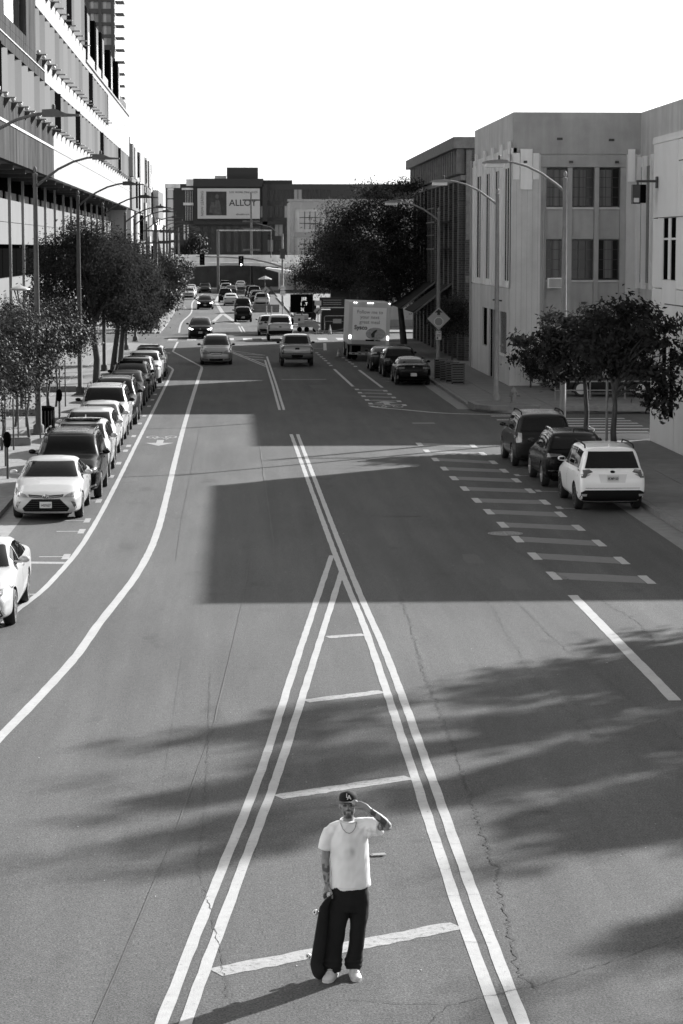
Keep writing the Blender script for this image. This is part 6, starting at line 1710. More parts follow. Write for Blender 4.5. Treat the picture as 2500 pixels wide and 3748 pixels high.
# moving cars on the left lane
PM = dict(name='minivan_car', cat='car', L=5.1, W=1.95, H=1.76, wr=0.34, wb=3.0, fo=0.98, hf=0.88, hc=1.14, xc=1.42, x0=0.42, x1=-2.05, xb=-2.42, hd=1.12, tail=1.08, bf=1.04, br=1.10, gc=0.17, tw=0.72, xm=0.35, xq=-0.95, xe=-2.1, plates=(('f', 0.46, '', PLATEG),))
pm_f = [('headlamp', 'f', [(0.44, 0.74), (0.58, 0.86), (0.90, 0.98), (0.95, 0.80), (0.90, 0.70)], LAMPG, True), ('grille', 'f', [(-0.40, 0.78), (0.40, 0.78), (0.32, 0.62), (-0.32, 0.62)], GRILLE, False),
        ('chrome_bar', 'f', [(-0.36, 0.735), (0.36, 0.735), (0.35, 0.71), (-0.35, 0.71)], CHROME, False, 0.014), ('chrome_bar', 'f', [(-0.33, 0.68), (0.33, 0.68), (0.32, 0.66), (-0.32, 0.66)], CHROME, False, 0.014), ('bumper_seam', 'f', [(0.44, 0.70), (0.94, 0.68), (0.94, 0.665), (0.45, 0.685)], TRIM, True, 0.008),
        ('lower_grille', 'f', [(-0.42, 0.38), (0.42, 0.38), (0.40, 0.26), (-0.40, 0.26)], GRILLE, False), ('fog_vent', 'f', [(0.50, 0.36), (0.84, 0.40), (0.84, 0.34), (0.52, 0.30)], LAMPD, True)]
car, _, _ = build_car('minivan', PM, pm_f + suv_r, mat('paint_minivan', 0.24, 0.32, metal=0.45, coat=0.8), CARGLASS2, rails=True, mirror_m=P_DGREY)
place(car, -1.0, 142.6, 'in', 'silver minivan driving towards us in the left lane', 'cars driving towards us')
PT = dict(SUV, name='crossover_car', L=4.75, W=1.92, H=1.62, hf=0.80, hc=1.05, xc=1.3, x0=0.2, x1=-1.3, xb=-2.05, hd=1.15, tail=1.08, bf=0.98, br=1.08, gc=0.17, tw=0.70, plates=(('f', 0.50, '', PLATEG),), rwz=(1.17, 1.5))
pt_f = [('headlamp', 'f', [(0.56, 0.74), (0.90, 0.86), (0.93, 0.76), (0.66, 0.70)], LIT, True), ('lower_grille', 'f', [(-0.74, 0.36), (0.74, 0.36), (0.68, 0.24), (-0.68, 0.24)], GRILLE, False), ('badge', 'f', [(-0.04, 0.79), (0.04, 0.79), (0.0, 0.72)], CHROME, False, 0.01)]
car, _, _ = build_car('tesla', PT, pt_f + suv_r, P_BLACK, CARGLASS2, mirror_m=P_BLACK)
place(car, -2.5, 183.0, 'in', 'black crossover with lit headlights entering the crossing', 'cars driving towards us'); lit_x = car
place(again(lit_x, P_BLACK, P_BLACK), -3.15, 270, 'in', 'dark crossover with lit headlights far down the oncoming lane', 'cars driving towards us')

# pickups
PP = dict(name='pickup_truck', cat='pickup', L=5.8, W=1.98, H=1.86, wr=0.40, wb=3.65, fo=0.95, hf=1.10, hc=1.26, xc=1.30, x0=0.62, x1=-0.75, xb=-1.12, hd=1.30, tail=1.30, bf=1.16, br=1.18, gc=0.44, tw=0.78, rw=0.95, fw=0.86, xm=0.1, xq=-0.55, xe=-0.6, rwz=(1.34, 1.74), rww=(0.74, 0.64), plates=(('r', 0.62, '', PLATEG),))
pp_r = [('tail_lamp', 'r', [(0.80, 1.20), (0.93, 1.20), (0.93, 0.80), (0.80, 0.80)], TAIL, True, 0.05), ('tail_lamp_clear', 'r', [(0.85, 1.0), (0.91, 1.0), (0.91, 0.88), (0.85, 0.88)], TAILC, True, 0.06), ('tailgate_seam', 'r', [(0.79, 1.22), (0.80, 1.22), (0.80, 0.80), (0.79, 0.80)], TRIM, True, 0.008),
        ('handle_recess', 'r', [(-0.13, 1.14), (0.13, 1.14), (0.13, 1.03), (-0.13, 1.03)], TRIM, False, 0.02), ('bumper', 'r', [(-0.92, 0.74), (0.92, 0.74), (0.90, 0.54), (-0.90, 0.54)], mat('bumper_steel', 0.16, 0.45, metal=0.3), False, 0.09), ('bumper_recess', 'r', [(-0.36, 0.72), (0.36, 0.72), (0.30, 0.55), (-0.30, 0.55)], TRIM, False, 0.10), ('gate_seam', 'r', [(-0.92, 0.80), (0.92, 0.80), (0.92, 0.765), (-0.92, 0.765)], TRIM, False, 0.03)]
car, _, _ = build_car('pickup', PP, f_def + pp_r, mat('paint_pickup', 0.22, 0.34, metal=0.5, coat=0.8), CARGLASS, mirror_m=TRIM)
place(car, 3.82, 140.6, 'out', 'silver pickup with a tailgate facing us, nearest vehicle in the right lane', 'vehicles driving away')
pickup = car
PF = dict(PP, L=5.9, H=1.95, hd=1.36, tail=1.36, plates=(('r', 0.66, '', PLATEG),))
pf_r = [('tail_lamp', 'r', [(0.82, 1.24), (0.93, 1.24), (0.93, 0.88), (0.82, 0.88)], TAIL, True, 0.05), ('lit_lamp', 'r', [(-0.92, 1.16), (-0.84, 1.16), (-0.84, 0.95), (-0.92, 0.95)], LIT, False, 0.06), ('badge', 'r', [(0.12 * math.cos(k * 0.785), 1.08 + 0.045 * math.sin(k * 0.785)) for k in range(8)], TRIM, False, 0.008), ('bumper', 'r', [(-0.92, 0.80), (0.92, 0.80), (0.90, 0.54), (-0.90, 0.54)], TRIM, False, 0.09)]
car, _, _ = build_car('pickup_white', PF, f_def + pf_r, mat('paint_offwhite', 0.42, 0.3, coat=0.8), CARGLASS, mirror_m=TRIM)
place(car, 3.6, 179.0, 'out', 'white pickup stopped on the crosswalk', 'vehicles driving away')
place(again(cross2, P_WHITE, P_WHITE), 2.95, 189.5, 'out', 'white SUV just ahead of the white pickup', 'vehicles driving away')
# Mini-like black hatch and the queue ahead
PN = dict(PH, L=4.0, W=1.72, H=1.45, wb=2.55, fo=0.75, hf=0.82, hc=1.0, xc=0.95, x0=0.3, x1=-1.5, xb=-1.85, hd=1.0, tail=0.98, bf=0.94, br=0.98, tw=0.76, xe=-1.5, xq=-0.85, rwz=(1.03, 1.32), rww=(0.72, 0.62), plates=(('r', 0.45, '', PLATEG),))
pn_r = [('tail_lamp', 'r', [(0.70, 0.95), (0.88, 0.95), (0.88, 0.72), (0.70, 0.72)], TAIL, True), ('lit_lamp', 'r', [(-0.86, 0.92), (-0.78, 0.92), (-0.78, 0.84), (-0.86, 0.84)], LIT, False, 0.012), ('rear_bumper_trim', 'r', [(-0.8, 0.34), (0.8, 0.34), (0.76, 0.24), (-0.76, 0.24)], TRIM, False)]
car, _, _ = build_car('mini', PN, f_def + pn_r, P_BLACK, CARGLASS, mirror_m=P_BLACK)
place(car, 1.0, 223.5, 'out', 'small black hatchback driving away past the crossing', 'vehicles driving away'); mini = car
queue = [(crossover, P_WHITE, P_DGREY, 1.1, 254, 'dark SUV just ahead of the small black hatchback'), (greysedan, P_GREY, P_WHITE, -0.2, 287, 'white saloon in the far queue'), (tallsuv, P_WHITE, P_BLACK, -0.9, 305, 'black SUV left of the white saloon in the far queue'),
         (greysedan, P_GREY, P_GREY, -0.2, 348, 'grey saloon in the far queue before the bridge'), (crossover, P_WHITE, P_SILVER, -1.0, 362, 'silver SUV in the far queue before the bridge'), (tallsuv, P_WHITE, P_BLACK, -1.2, 378, 'black SUV farthest in the queue under the bridge'), (greysedan, P_GREY, P_WHITE, 1.4, 398, 'white car under the bridge arch')]
for src, old, new, x, y, w in queue:
    place(again(src, old, new), x, y, 'out', w, 'vehicles driving away')
for src, old, new, x, y, hd_, w in [(cross2, P_WHITE, P_SILVER, -6.0, 322, 'in', 'silver car parked at the far left kerb, nearest of three'), (sedan_white, P_WHITE, P_WHITE, -6.1, 342, 'in', 'white car parked at the far left kerb, second of three'), (greysedan, P_GREY, P_WHITE, -6.3, 356, 'in', 'white car parked at the far left kerb, third of three'), (crossover, P_WHITE, P_DGREY, -4.3, 366, 'in', 'dark car coming out from under the bridge'),
                                    (silversuv, P_SILVER, P_SILVER, 3.55, 282, 'out', 'silver SUV parked at the far right kerb beside the arrow sign'), (crossover, P_WHITE, P_BLACK, 3.2, 296, 'out', 'black car parked at the far right kerb, first beyond the silver SUV'), (greysedan, P_GREY, P_DGREY, 3.1, 308, 'out', 'dark car parked at the far right kerb, second beyond the silver SUV'), (tallsuv, P_WHITE, P_BLACK, 3.0, 322, 'out', 'dark SUV parked at the far right kerb, third beyond the silver SUV'), (crossover, P_WHITE, P_GREY, 2.7, 340, 'out', 'grey car parked at the far right kerb, fourth beyond the silver SUV')]:
    place(again(src, old, new), x, y, hd_, w, 'cars parked far down the street')

# right-hand row, seen from behind
PFo = dict(SUV, rw=0.91, L=4.63, W=1.82, H=1.73, hf=0.96, hc=1.16, xc=1.0, x0=0.35, x1=-1.78, xb=-2.12, hd=1.14, tail=1.12, bf=1.06, br=1.10, tw=0.78, rb=0.06, rww=(0.80, 0.66), rwz=(1.17, 1.60), plates=(('r', 0.92, '9DBP123', PLATE),), xq=-0.9, xe=-1.72)
fo_r = [('tail_lamp', 'r', [(0.58, 1.08), (0.66, 1.14), (0.97, 1.12), (0.97, 0.92), (0.80, 0.93), (0.74, 1.03)], TAIL, True), ('tail_lamp_clear', 'r', [(0.64, 1.02), (0.90, 1.03), (0.80, 0.945)], TAILC, True, 0.012), ('badge', 'r', [(0.075 * math.cos(k * 0.785), 1.085 + 0.035 * math.sin(k * 0.785)) for k in range(8)], TRIM, False, 0.01), ('plate_recess_shade', 'r', [(-0.42, 1.02), (0.42, 1.02), (0.36, 0.80), (-0.36, 0.80)], mat('paint_forester_shade', 0.62, 0.35, coat=0.5), False, 0.003),  # dimmer copy of the body paint draws the shade round the plate
        ('rear_bumper_trim', 'r', [(-0.97, 0.52), (-0.80, 0.60), (0.80, 0.60), (0.97, 0.52), (0.95, 0.30), (-0.95, 0.30)], TRIM, False, 0.03), ('reflector', 'r', [(0.76, 0.50), (0.92, 0.50), (0.90, 0.44), (0.77, 0.44)], TAILC, True, 0.036), ('gate_seam', 'r', [(-0.80, 0.66), (0.80, 0.66), (0.80, 0.65), (-0.80, 0.65)], TRIM, False, 0.008)]
car, _, _ = build_car('forester', PFo, f_def + fo_r, mat('paint_forester', 0.8, 0.3, coat=0.6), CARGLASS, rails=True, fin=True, rim=RIMD)
place(car, 10.08, 63.35, 'out', 'white SUV with number plate nearest us in the right parked row', 'cars parked along the right kerb')
PAl = dict(SUV, L=4.69, W=1.9, H=1.66, hf=0.92, hc=1.12, xc=0.85, x0=0.15, x1=-1.55, xb=-2.12, hd=1.16, tail=1.10, tw=0.72, rb=0.05, plates=(), rwz=(1.18, 1.5), xe=-1.65)
al_r = [('tail_lamp', 'r', [(0.50, 1.04), (0.93, 1.06), (0.93, 0.94), (0.52, 0.98)], TAIL, True), ('chrome_bar', 'r', [(-0.9, 0.56), (0.9, 0.56), (0.9, 0.545), (-0.9, 0.545)], CHROME, False, 0.012), ('rear_bumper_trim', 'r', [(-0.8, 0.50), (0.8, 0.50), (0.74, 0.30), (-0.74, 0.30)], TRIM, False)]
car, _, _ = build_car('blacksuv', PAl, f_def + al_r, P_BLACK, CARGLASS, rails='chrome', mirror_m=P_BLACK, fin=True)
place(car, 10.02, 69.3, 'out', 'glossy black sporty SUV, middle of the right parked row', 'cars parked along the right kerb')
PHi = dict(SUV, L=4.78, W=1.9, H=1.75, hf=1.0, hc=1.18, xc=1.0, x0=0.4, x1=-1.85, xb=-2.2, hd=1.18, tail=1.12, tw=0.77, rww=(0.80, 0.66), rwz=(1.2, 1.6), xe=-1.8, plates=())
hi_r = [('tail_lamp', 'r', [(0.76, 1.14), (0.97, 1.16), (0.97, 0.82), (0.78, 0.86)], TAILC, True), ('rear_bumper_trim', 'r', [(-0.8, 0.42), (0.8, 0.42), (0.74, 0.28), (-0.74, 0.28)], TRIM, False)]
car, _, _ = build_car('highlander', PHi, f_def + hi_r, P_GREY, CARGLASS, rails='ribs', mirror_m=P_DGREY)
place(car, 9.92, 75.75, 'out', 'dark grey SUV with a ribbed roof, farthest of the near right row', 'cars parked along the right kerb')
PBm = dict(SEDAN, L=4.75, W=1.84, H=1.43, hd=1.08, tail=1.06, plates=(('r', 0.56, '', PLATE),))
bm_r = [('tail_lamp', 'r', [(0.50, 0.96), (0.93, 0.95), (0.94, 0.84), (0.52, 0.86)], LAMPD, True), ('reflector', 'r', [(0.86, 0.52), (0.90, 0.52), (0.90, 0.36), (0.86, 0.36)], TAILC, True, 0.012), ('badge', 'r', [(0.045 * math.cos(k * 0.785), 0.96 + 0.045 * math.sin(k * 0.785)) for k in range(8)], TAILC, False, 0.01), ('rear_bumper_trim', 'r', [(-0.78, 0.36), (0.78, 0.36), (0.72, 0.24), (-0.72, 0.24)], TRIM, False)]
car, _, _ = build_car('blacksedan', PBm, f_def + bm_r, P_BLACK, CARGLASS2, mirror_m=P_BLACK)
place(car, 9.25, 121.0, 'out', 'black saloon parked nearest us beyond the side street', 'cars parked beyond the side street'); bsedan = car
place(again(crossover, P_WHITE, P_BLACK), 9.1, 128.4, 'out', 'black SUV parked between the black saloon and the box truck', 'cars parked beyond the side street')
place(again(bsedan, P_BLACK, P_DGREY), 8.75, 134.4, 'out', 'dark saloon half hidden behind the box truck', 'cars parked beyond the side street')
# court cars
place(again(greysedan, P_GREY, P_SILVER), 17.6, 112.4, math.pi * 0.96, 'silver saloon parked nose out in the court, left of the trees', 'cars parked in the court', 0.13)
place(again(crossover, P_WHITE, P_GREY), 17.6, 107.9, math.pi * 0.97, 'grey SUV parked in the court behind the trees', 'cars parked in the court', 0.13)

# ---- box truck
TR = thing('box_truck', 'white box truck with a printed rear door standing in the right lane', 'truck', (8.38, 144.2, 0), rad(90))
bxm = mat('truck_box', 0.46, 0.5, var=0.05, scale=1.2, streak=(1.5, 0.15, 0.12)); drm = mat('truck_door', 0.72, 0.5, var=0.05, scale=1.0)
part_box('cargo_box', bxm, TR, 0.03, 6.2, -1.28, 1.28, 1.05, 3.66)
part_box('door_header', bxm, TR, -0.02, 0.028, -1.28, 1.28, 3.36, 3.66); part_box('door_post', bxm, TR, -0.03, 0.028, 1.06, 1.28, 1.05, 3.355); part_box('door_post', bxm, TR, -0.03, 0.028, -1.28, -1.06, 1.05, 3.355)
for k in range(6):
    part_box('door_panel', drm, TR, 0.0, 0.027, -1.05, 1.05, 1.32 + k * 0.338, 1.655 + k * 0.338)
part_box('door_sill', SIGNG, TR, -0.06, 0.028, -1.06, 1.06, 1.06, 1.30)
inkg = mat('truck_print', 0.10, 0.6)
tr_t = lambda s, size, y, z, m=inkg, **k: text('lettering', s, size, m, TR, (-0.006, y, z), rot=(math.pi / 2, 0, -math.pi / 2), extrude=0.001, **k)
tr_t('Follow me to', 0.30, -0.02, 3.05); tr_t('your next', 0.30, -0.02, 2.74); tr_t('great meal', 0.30, -0.02, 2.43)
tr_t('Sysco', 0.36, 0.52, 2.08, INK, bold=0.012)
pl = MB(); pl.lathe([(0.0001, 0), (0.62, 0), (0.62, 0.004)], 24, (0, 0, 0), 'x', caps=False); plo = pl.build('printed_plate', mat('plate_print', 0.30, 0.6, var=0.35, scale=7), TR); plo.location = (-0.012, -0.42, 1.72); plo.scale = (1, 1, 0.62)
fk = MB().prism([(-0.35, 1.5), (-0.18, 1.48), (-0.12, 1.7), (-0.3, 1.9), (-0.48, 2.0), (-0.5, 1.92), (-0.36, 1.74)], -0.022, -0.016, 'x').build('printed_leaf', INK, TR)
part_box('latch', BLACK, TR, -0.08, 0.0, -0.35, 0.2, 1.26, 1.36); part_box('latch', BLACK, TR, -0.08, 0.0, -0.72, -0.4, 1.28, 1.34)
for y in (0.98, 0.85, -0.02, 0.12, -0.16, -1.2):
    part_box('marker_lamp', LIT, TR, -0.06, -0.031, y - 0.03, y + 0.03, 3.6, 3.64)
for y in (1.17, -1.17):
    part_box('lit_lamp', LIT, TR, -0.06, -0.031, y - 0.055, y + 0.055, 1.38, 1.6)
fr = mat('truck_frame', 0.06, 0.6)
for y in (-1.1, -0.42, 0.42, 1.1):
    part_box('lift_post', fr, TR, -0.2, -0.08, y - 0.06, y + 0.06, 0.45, 1.05)
part_box('lift_beam', fr, TR, -0.25, -0.05, -1.2, 1.2, 0.98, 1.055)
part_box('rear_bumper', SIGNG, TR, -0.35, -0.21, -1.2, 1.2, 0.42, 0.54)
for k in range(6):
    part_box('bumper_stripe', TAIL, TR, -0.36, -0.352, -1.15 + k * 0.4, -0.98 + k * 0.4, 0.44, 0.52)
part_box('mud_flap', BLACK, TR, 1.3, 1.36, -1.2, -0.6, 0.15, 0.9); part_box('mud_flap', BLACK, TR, 1.3, 1.36, 0.6, 1.2, 0.15, 0.9)
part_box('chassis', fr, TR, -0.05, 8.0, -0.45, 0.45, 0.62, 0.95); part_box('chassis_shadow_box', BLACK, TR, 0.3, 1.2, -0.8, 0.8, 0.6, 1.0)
tm, rm = wheel_meshes(0.5, 0.28, 8, RIM)
for x, y in ((2.0, 1.08), (2.0, -1.08), (2.0, 0.77), (2.0, -0.77), (7.1, 1.05), (7.1, -1.05)):
    w_ = link('wheel', tm, TR); w_.location = (x, y, 0.5)
    if y < 0: w_.rotation_euler.z = math.pi
    link('rim', rm, w_)
cb = MB(); cb.prism([(6.35, 0.5), (8.6, 0.5), (8.65, 1.3), (8.2, 2.5), (6.35, 2.6)], -1.1, 1.1, 'y'); cb.build('cab', SIGNW, TR)
part_box('cab_window', GLASS, TR, 6.9, 8.0, 1.101, 1.12, 1.6, 2.3)
TR.rotation_euler = (rad(2.2), 0, rad(90))
# dark dump truck and van clutter beside the message board
VN = thing('dark_van', 'dark parked van in the shade behind the message board', 'van', (7.0, 226, 0), rad(92))
q = MB(); q.prism([(-2.4, 0.35), (2.6, 0.35), (2.65, 0.9), (1.9, 1.1), (1.3, 1.95), (-2.3, 2.0), (-2.45, 1.2)], -0.95, 0.95, 'y'); q.build('body', P_BLACK, VN); part_box('rear_window', GLASS, VN, -2.47, -2.42, -0.75, 0.75, 1.25, 1.8)
for y in (-0.8, 0.8): part_box('tail_lamp', TAIL, VN, -2.5, -2.44, y - 0.08, y + 0.08, 0.9, 1.2)
for x in (-1.5, 1.6):
    for y in (-0.85, 0.85):
        w_ = link('wheel', tm, VN); w_.location = (x, y, 0.34); w_.scale = (0.68, 0.8, 0.68)
        if y < 0: w_.rotation_euler.z = math.pi

# ================================================================== the person with the skateboard
from mathutils import noise as mnoise
PR = thing('person', 'man in a dark cap, white T-shirt and black trousers standing between the centre lines', 'person', (1.085, 21.80, 0.0), rad(2))
PR.scale = (0.965, 0.965, 0.965)

def remesh(mb, name, voxel, smooth_it=6, fac=0.5):
    o = link('tmp_remesh', mb.mesh(name))
    r = o.modifiers.new('r', 'REMESH'); r.mode = 'VOXEL'; r.voxel_size = voxel; r.use_smooth_shade = True
    s = o.modifiers.new('s', 'SMOOTH'); s.iterations = smooth_it; s.factor = fac
    me = eval_mesh(o, name)
    bpy.data.objects.remove(o)
    me.polygons.foreach_set('use_smooth', [True] * len(me.polygons))
    return me

def get_co(me):
    a = np.empty(len(me.vertices) * 3); me.vertices.foreach_get('co', a); return a.reshape(-1, 3)
def get_no(me):
    a = np.empty(len(me.vertices) * 3); me.vertices.foreach_get('normal', a); return a.reshape(-1, 3)
def set_co(me, co):
    me.vertices.foreach_set('co', co.reshape(-1)); me.update()
def set_col(me, val):
    at = me.color_attributes.new('Col', 'FLOAT_COLOR', 'POINT')
    c = np.ones((len(val), 4)); c[:, :3] = np.asarray(val)[:, None]
    at.data.foreach_set('color', c.reshape(-1))

TILT = rad(9)
PIV = Vector((0, 0.0, 1.60))
RH = Matrix.Rotation(-TILT, 3, 'X') @ Matrix.Rotation(rad(-4), 3, 'Z')
def hp(p):          # head-local point to body space
    return tuple(PIV + RH @ (Vector(p) - PIV) + Vector((0, 0, 0.03)))
def hp_inv(co):
    M = np.array(RH.transposed()); return (co - np.array(PIV) - np.array((0, 0, 0.03))) @ M.T + np.array(PIV)

# --- skin: head, neck, trunk, arms and hands as one continuous surface
b = MB()
b.tube([(0.02, 0.01, 0.80), (0.02, 0.01, 0.95), (0.02, 0.01, 1.10), (0.0, 0.01, 1.32), (0.0, 0.01, 1.45), (0.0, 0.012, 1.51)], [(0.10, 0.08), (0.14, 0.10), (0.135, 0.095), (0.155, 0.105), (0.13, 0.085), (0.06, 0.06)], 16)
b.tube([(0.0, 0.012, 1.46), (0, 0.006, 1.54), hp((0, 0.0, 1.62)), hp((0, 0, 1.66))], [0.060, 0.053, 0.051, 0.051], 14)
b.tube([(-0.10, 0.01, 1.47), (0, 0.012, 1.50), (0.10, 0.01, 1.48)], [0.05, 0.06, 0.05], 12)
RAISE = 0.043
b.v = [(x, y, z + (RAISE if z < 1.515 else 0.0)) for x, y, z in b.v]
hb = MB()
hb.sphere((0, 0.010, 1.742), 1.0, 24, 16, (0.080, 0.096, 0.100))
hb.sphere((0, -0.030, 1.672), 1.0, 20, 12, (0.066, 0.067, 0.078))
hb.sphere((0, -0.062, 1.612), 1.0, 14, 10, (0.036, 0.028, 0.024))          # chin
hb.sphere((0, -0.055, 1.700), 1.0, 18, 12, (0.067, 0.040, 0.045))          # cheeks
hb.tube([(0, -0.085, 1.735), (0, -0.104, 1.705), (0, -0.112, 1.688)], [(0.010, 0.010), (0.012, 0.013), (0.016, 0.013)], 10)   # nose
for s in (-1, 1):
    hb.sphere((s * 0.013, -0.100, 1.684), 0.010, 8, 6)
    hb.sphere((s * 0.083, 0.012, 1.708), 1.0, 10, 8, (0.012, 0.020, 0.032))  # ears
    hb.tube([(s * 0.012, -0.088, 1.742), (s * 0.05, -0.076, 1.742)], 0.010, 8)  # brow
hb.tube([(-0.02, -0.090, 1.651), (0, -0.096, 1.653), (0.02, -0.090, 1.651)], 0.007, 8)
hb.tube([(-0.018, -0.087, 1.640), (0, -0.094, 1.638), (0.018, -0.087, 1.640)], 0.008, 8)
hb.v = [hp(v) for v in hb.v]
o_ = len(b.v); b.v += hb.v
b.f += [tuple(i + o_ for i in f) for f in hb.f]; b.m += hb.m
# hanging arm (image left) down to the board
arm0 = len(b.v)
b.tube([(-0.15, 0.01, 1.455), (-0.195, 0.012, 1.40), (-0.215, 0.02, 1.28), (-0.228, 0.025, 1.16), (-0.226, 0.005, 1.06), (-0.218, -0.02, 0.955), (-0.214, -0.03, 0.905)],
       [0.058, 0.054, 0.047, 0.040, 0.042, 0.031, 0.026], 14)
# its hand over the top edge of the board
b.tube([(-0.214, -0.03, 0.91), (-0.212, -0.035, 0.875), (-0.208, -0.035, 0.835)], [(0.028, 0.022), (0.040, 0.020), (0.040, 0.018)], 12)
def finger(pts, r0, r1):
    n = len(pts); b.tube(pts, [lerp(r0, r1, i / (n - 1)) for i in range(n)], 8)
for k, (dx, dy) in enumerate(((-0.034, -0.015), (-0.020, 0.002), (-0.006, 0.018), (0.008, 0.032))):
    x, y = -0.208 + dx * 0.7, -0.03 + dy
    finger([(x, y, 0.845), (x - 0.018, y + 0.012, 0.815), (x - 0.022, y + 0.012, 0.785), (x - 0.012, y + 0.004, 0.765)], 0.0105, 0.0085)
finger([(-0.190, -0.052, 0.872), (-0.172, -0.072, 0.835), (-0.166, -0.076, 0.800), (-0.168, -0.074, 0.775)], 0.0125, 0.0095)
b.v[arm0:] = [(x, y, z + RAISE) for x, y, z in b.v[arm0:]]
# raised arm (image right)
UPZ = 0.038
b.tube([(0.12, 0.01, 1.52), (0.19, -0.02, 1.545), (0.29, -0.11, 1.56), (0.375, -0.195, 1.535 + UPZ), (0.392, -0.212, 1.545 + UPZ)], [0.058, 0.054, 0.047, 0.041, 0.035], 14)
b.tube([(0.385, -0.205, 1.535 + UPZ), (0.335, -0.215, 1.590 + UPZ), (0.275, -0.218, 1.645 + UPZ), (0.200, -0.215, 1.705 + UPZ), (0.170, -0.212, 1.726 + UPZ)], [0.037, 0.043, 0.038, 0.028, 0.025], 14)
hand0 = len(b.v)
b.tube([(0.182, -0.212, 1.725 + UPZ), (0.155, -0.208, 1.750 + UPZ), (0.128, -0.204, 1.772 + UPZ), (0.116, -0.203, 1.780 + UPZ)], [(0.022, 0.026), (0.018, 0.036), (0.017, 0.038), (0.015, 0.034)], 12)
for k, (oy, oz) in enumerate(((-0.020, -0.012), (-0.012, 0.006), (-0.002, 0.022), (0.010, 0.034))):
    st = Vector((0.122 - 0.002 * k, -0.206 + oy * 0.6, 1.776 + UPZ + oz * 0.8))
    finger([st, st + Vector((-0.024, -0.008, 0.010)), st + Vector((-0.046, 0.000, 0.000)), st + Vector((-0.052 + 0.004 * k, 0.012, -0.018))], 0.0105, 0.0085)
finger([(0.160, -0.222, 1.742 + UPZ), (0.122, -0.226, 1.742 + UPZ), (0.094, -0.214, 1.750 + UPZ), (0.072, -0.200, 1.758 + UPZ)], 0.0125, 0.009)
b.v[hand0:] = [(x - 0.048 * min(1, max(0, (0.19 - x) / 0.05)), y - 0.004, z - 0.004) for x, y, z in b.v[hand0:]]
me = remesh(b, 'body', 0.0052, 4, 0.45)
co = get_co(me); no = get_no(me)
h = hp_inv(co)
# eye sockets
for s in (-1, 1):
    d2 = ((h[:, 0] - s * 0.030) / 0.016) ** 2 + ((h[:, 2] - 1.718) / 0.010) ** 2
    k = np.exp(-d2) * (h[:, 1] < -0.04)
    co -= no * (k * 0.012)[:, None]
set_co(me, co)
skin = np.full(len(co), 0.175)
fr_ = (h[:, 2] > 1.58) & (h[:, 1] < -0.02)
def gauss(x, z, sx, sz):
    return np.exp(-(((h[:, 0] - x) / sx) ** 2 + ((h[:, 2] - z) / sz) ** 2) ** 2) * fr_
beard = np.maximum.reduce([gauss(0, 1.608, 0.044, 0.026), gauss(0, 1.668, 0.036, 0.009), gauss(-0.036, 1.642, 0.012, 0.028), gauss(0.036, 1.642, 0.012, 0.028), 0.75 * gauss(0, 1.629, 0.010, 0.010)])
jaw = np.exp(-(((np.abs(h[:, 0]) - 0.055) / 0.014) ** 2 + ((h[:, 2] - 1.655) / 0.032) ** 2)) * (h[:, 2] > 1.58) * 0.55
lips = gauss(0, 1.645, 0.018, 0.005)
eyes_shade = np.maximum(gauss(-0.032, 1.720, 0.019, 0.0095), gauss(0.032, 1.720, 0.019, 0.0095))  # dark eyes, with the shade under the brim painted into them
brow = np.maximum(gauss(-0.031, 1.738, 0.022, 0.0065), gauss(0.031, 1.738, 0.022, 0.0065))
dark = np.clip(np.maximum.reduce([beard * (1 - 0.75 * lips), jaw]), 0, 1)
val = skin * (1 - dark) + 0.03 * dark
val = val * (1 - 0.9 * eyes_shade) + 0.02 * eyes_shade
val = val * (1 - brow) + 0.03 * brow
val = val * (1 - 0.35 * lips)
# tattoos on both forearms
for i in range(len(co)):
    x, y, z = co[i]
    if x > 0.2 and z > 1.50 and z < 1.76:
        n_ = mnoise.noise(Vector((x * 26 + 3, y * 26, z * 14)))
        if n_ > -0.02 and y > -0.262 and (x < 0.385): val[i] *= 0.22 if n_ > 0.05 else 0.5
    elif x < -0.17 and z < 1.18 and z > 0.95:
        n_ = mnoise.noise(Vector((x * 30, y * 30 + 7, z * 24)))
        inn = max(0, 1 - ((z - 1.09) / 0.055) ** 2)
        if n_ > 0.18 - 0.3 * inn * (x > -0.235): val[i] *= 0.3
set_col(me, val)
SKIN = attr_mat('skin', 0.5, 0.4, 0.15, 180)
link('body', me, PR, SKIN)

# --- T-shirt
t = MB()
t.tube([(0.030, 0.0, 0.868), (0.028, 0.0, 0.90), (0.022, 0.0, 1.05), (0.01, 0.0, 1.22), (0.0, 0.004, 1.36), (0.0, 0.008, 1.455), (0.0, 0.012, 1.515), (0.0, 0.012, 1.553)],
       [(0.200, 0.132), (0.203, 0.135), (0.196, 0.135), (0.192, 0.138), (0.192, 0.132), (0.178, 0.114), (0.122, 0.092), (0.080, 0.076)], 32)
for sx, zz in ((-1, 1.468), (1, 1.525)):
    t.tube([(sx * 0.045, 0.014, 1.515), (sx * 0.10, 0.012, 1.500 + 0.02 * (sx > 0)), (sx * 0.17, 0.010, zz)], [0.048, 0.056, 0.060], 14)
t.sphere((-0.150, 0.011, 1.447), 0.078, 16, 12)
t.tube([(-0.12, 0.01, 1.455), (-0.185, 0.012, 1.425), (-0.218, 0.014, 1.34), (-0.236, 0.016, 1.262)], [0.072, 0.074, 0.069, 0.069], 20)
t.tube([(0.11, 0.01, 1.475), (0.18, -0.01, 1.505), (0.25, -0.07, 1.515), (0.31, -0.125, 1.510)], [0.074, 0.082, 0.080, 0.072], 20)
t.tube([(0.19, -0.02, 1.43), (0.27, -0.08, 1.455), (0.32, -0.12, 1.455)], [0.06, 0.055, 0.040], 14)
t.v = [(x, y, z + RAISE) for x, y, z in t.v]
